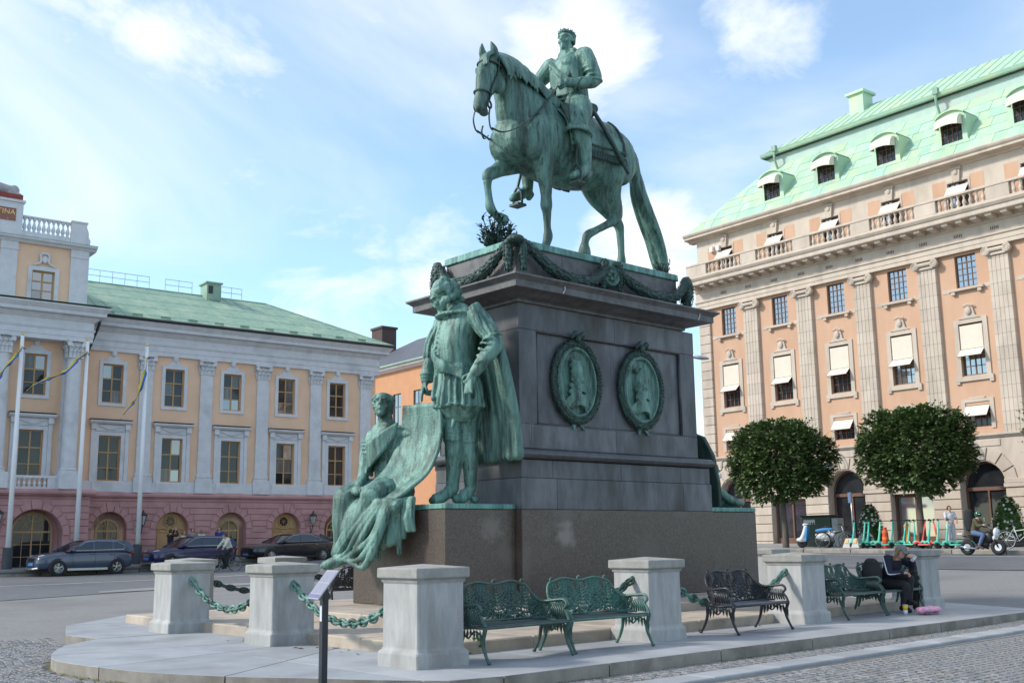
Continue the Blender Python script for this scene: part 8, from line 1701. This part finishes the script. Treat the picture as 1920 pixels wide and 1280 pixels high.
ft = MB().box(-.42, .42, -.30, .30, 0, .42, .14, .08); ft.build('concrete_foot', mat('white_concrete', (.52, .51, .48), (.42, .41, .39), .85, 5, .3), sp, bevel=.02)
for x in (-.20, .20): MB().obox((x, -.262, .30), (.08, 0, 0), (0, .006, .0), (0, .02, .075)).build('reflector', mat('orange_reflector', (.80, .20, .015), (.75, .30, .02), .4, 20), sp)
cn = thing('traffic_barrel', 'slim red traffic cone with pale bands among the scooters', 'traffic cone', gz3(-24.55, 43.2, PV)); M_rc = mat('cone_red', (.70, .07, .03), (.64, .06, .03), .5, 5); MB().lathe([(.28, 0), (.28, .04), (.13, .05), (.12, .1)], 16).build('foot', M_rc, cn, smooth=True, angle=40)
z = .1
for f, m, rr_ in ((.25, M_rc, .14), (.12, mat('cone_orange', (.75, .25, .03), (.7, .22, .03), .5), .14), (.18, M_rc, .13), (.1, MATS['cone_orange'], .11), (.12, M_rc, .08)): MB().lathe([(rr_, z), (rr_*.96, z+f), (0, z+f+.001)], 16).build('band', m, cn, smooth=True, angle=40); z += f
MB().lathe([(.28, 0), (.26, .05), (.12, .06), (.12, .95), (.07, 1.0), (0, 1.0)], 14).build('traffic_barrel', MATS['cone_orange'], loc=gz3(-23.65, 43.4, PV)); tag(bpy.data.objects[-1] if False else COL.objects['traffic_barrel.001'], 'slim orange traffic cone left of the leaning scooters', 'traffic cone')
sl_ = thing('street_lamp', 'street lamp whose head shows right of the pedestal', 'street lamp', gz3(-24.4, 30.0), 0); MB().tube([(0, 0, 0), (0, 0, 7.2), (.06, 0, 7.35)], [.09, .06, .05], 10).build('pole', M_alloy, sl_, smooth=True); MB().tube([(.05, 0, 7.3), (.5, .05, 7.42)], .035, 8).build('arm', M_alloy, sl_)
s = Sculpt(); s.limb([(.42, .05, 7.38, .13, .05), (.75, .08, 7.32, .20, .08), (1.0, .1, 7.26, .12, .04)], up=(0, 0, 1)); s.solid('lamp_head', mat('lamp_grey', (.22, .25, .30), (.2, .22, .26), .4), sl_, .025, 2)
# ---- flagpoles with blue and yellow pennants
M_pole = mat('white_pole', (.80, .81, .83), (.76, .77, .79), .35, 3); M_fb = mat('flag_blue', (.04, .16, .48), (.035, .14, .42), .75, 5); M_fy = mat('flag_yellow', (.85, .64, .04), (.8, .58, .04), .75, 5); M_sleeve = mat('pole_sleeve', (.045, .055, .065), (.06, .07, .08), .6, 4)
PENN = {0: [(0, 0), (-.35, -.55), (-.75, -1.15), (-1.1, -2.0), (-1.4, -2.7)], 1: [(0, 0), (-.5, -.42), (-.95, -.98), (-1.45, -1.32), (-2.05, -1.6), (-2.5, -1.9), (-2.75, -2.15)], 2: [(0, 0), (-.12, -.7), (-.28, -1.4), (-.45, -2.1), (-.75, -2.6), (-1.05, -3.0), (-1.22, -3.25)]}
for k, (N, lab) in enumerate(((16.5, 'white flagpole with pennant at the left edge'), (19.6, 'white flagpole rising behind the grey blue SUV'), (22.64, 'white flagpole between the grey blue and dark blue SUVs'))):
    E = -53.5; g0 = ground_z(E, N)+.1; o = thing('flagpole', lab, 'flagpole', (E, N, g0), 0, 'flagpoles before the palace'); ht = 11.45-g0+.06*k
    MB().tube([(0, 0, 0), (0, 0, ht)], [.13, .085], 12).build('pole', M_pole, o, smooth=True); MB().ell((0, 0, ht+.08), (.07, .07, .09), n=10, m=7).build('finial', M_gold, o, smooth=True); MB().lathe([(.22, 0), (.22, 1.15), (.19, 1.17), (.12, 1.17)], 16).build('sleeve', M_sleeve, o, smooth=True, angle=40)
    P = catmull([(0, y, z) for y, z in PENN[k]], 5); n = len(P)
    for nm, m, sgn in (('blue_band', M_fb, 0), ('yellow_band', M_fy, 1)):
        mb = MB()
        for i, p in enumerate(P):
            t = i/(n-1); a = Vector(P[min(n-1, i+1)])-Vector(P[max(0, i-1)]); nv = Vector((.75*sin(5*t*pi), a.z, -a.y)).normalized()*(.19*(1-t*.7))*(.45+.55*abs(cos(3.2*t*pi))); q = Vector(p)+Vector((.1+.15*sin(6*t), 0, ht-.55)); b0 = q if sgn else q; mb.v += [tuple(b0), tuple(b0+(nv if sgn else -nv))]
        mb.f += [(2*i, 2*i+1, 2*i+3, 2*i+2) for i in range(n-1)]; fo = mb.build(nm, m, o, smooth=True); md = fo.modifiers.new('t', 'SOLIDIFY'); md.thickness = .012
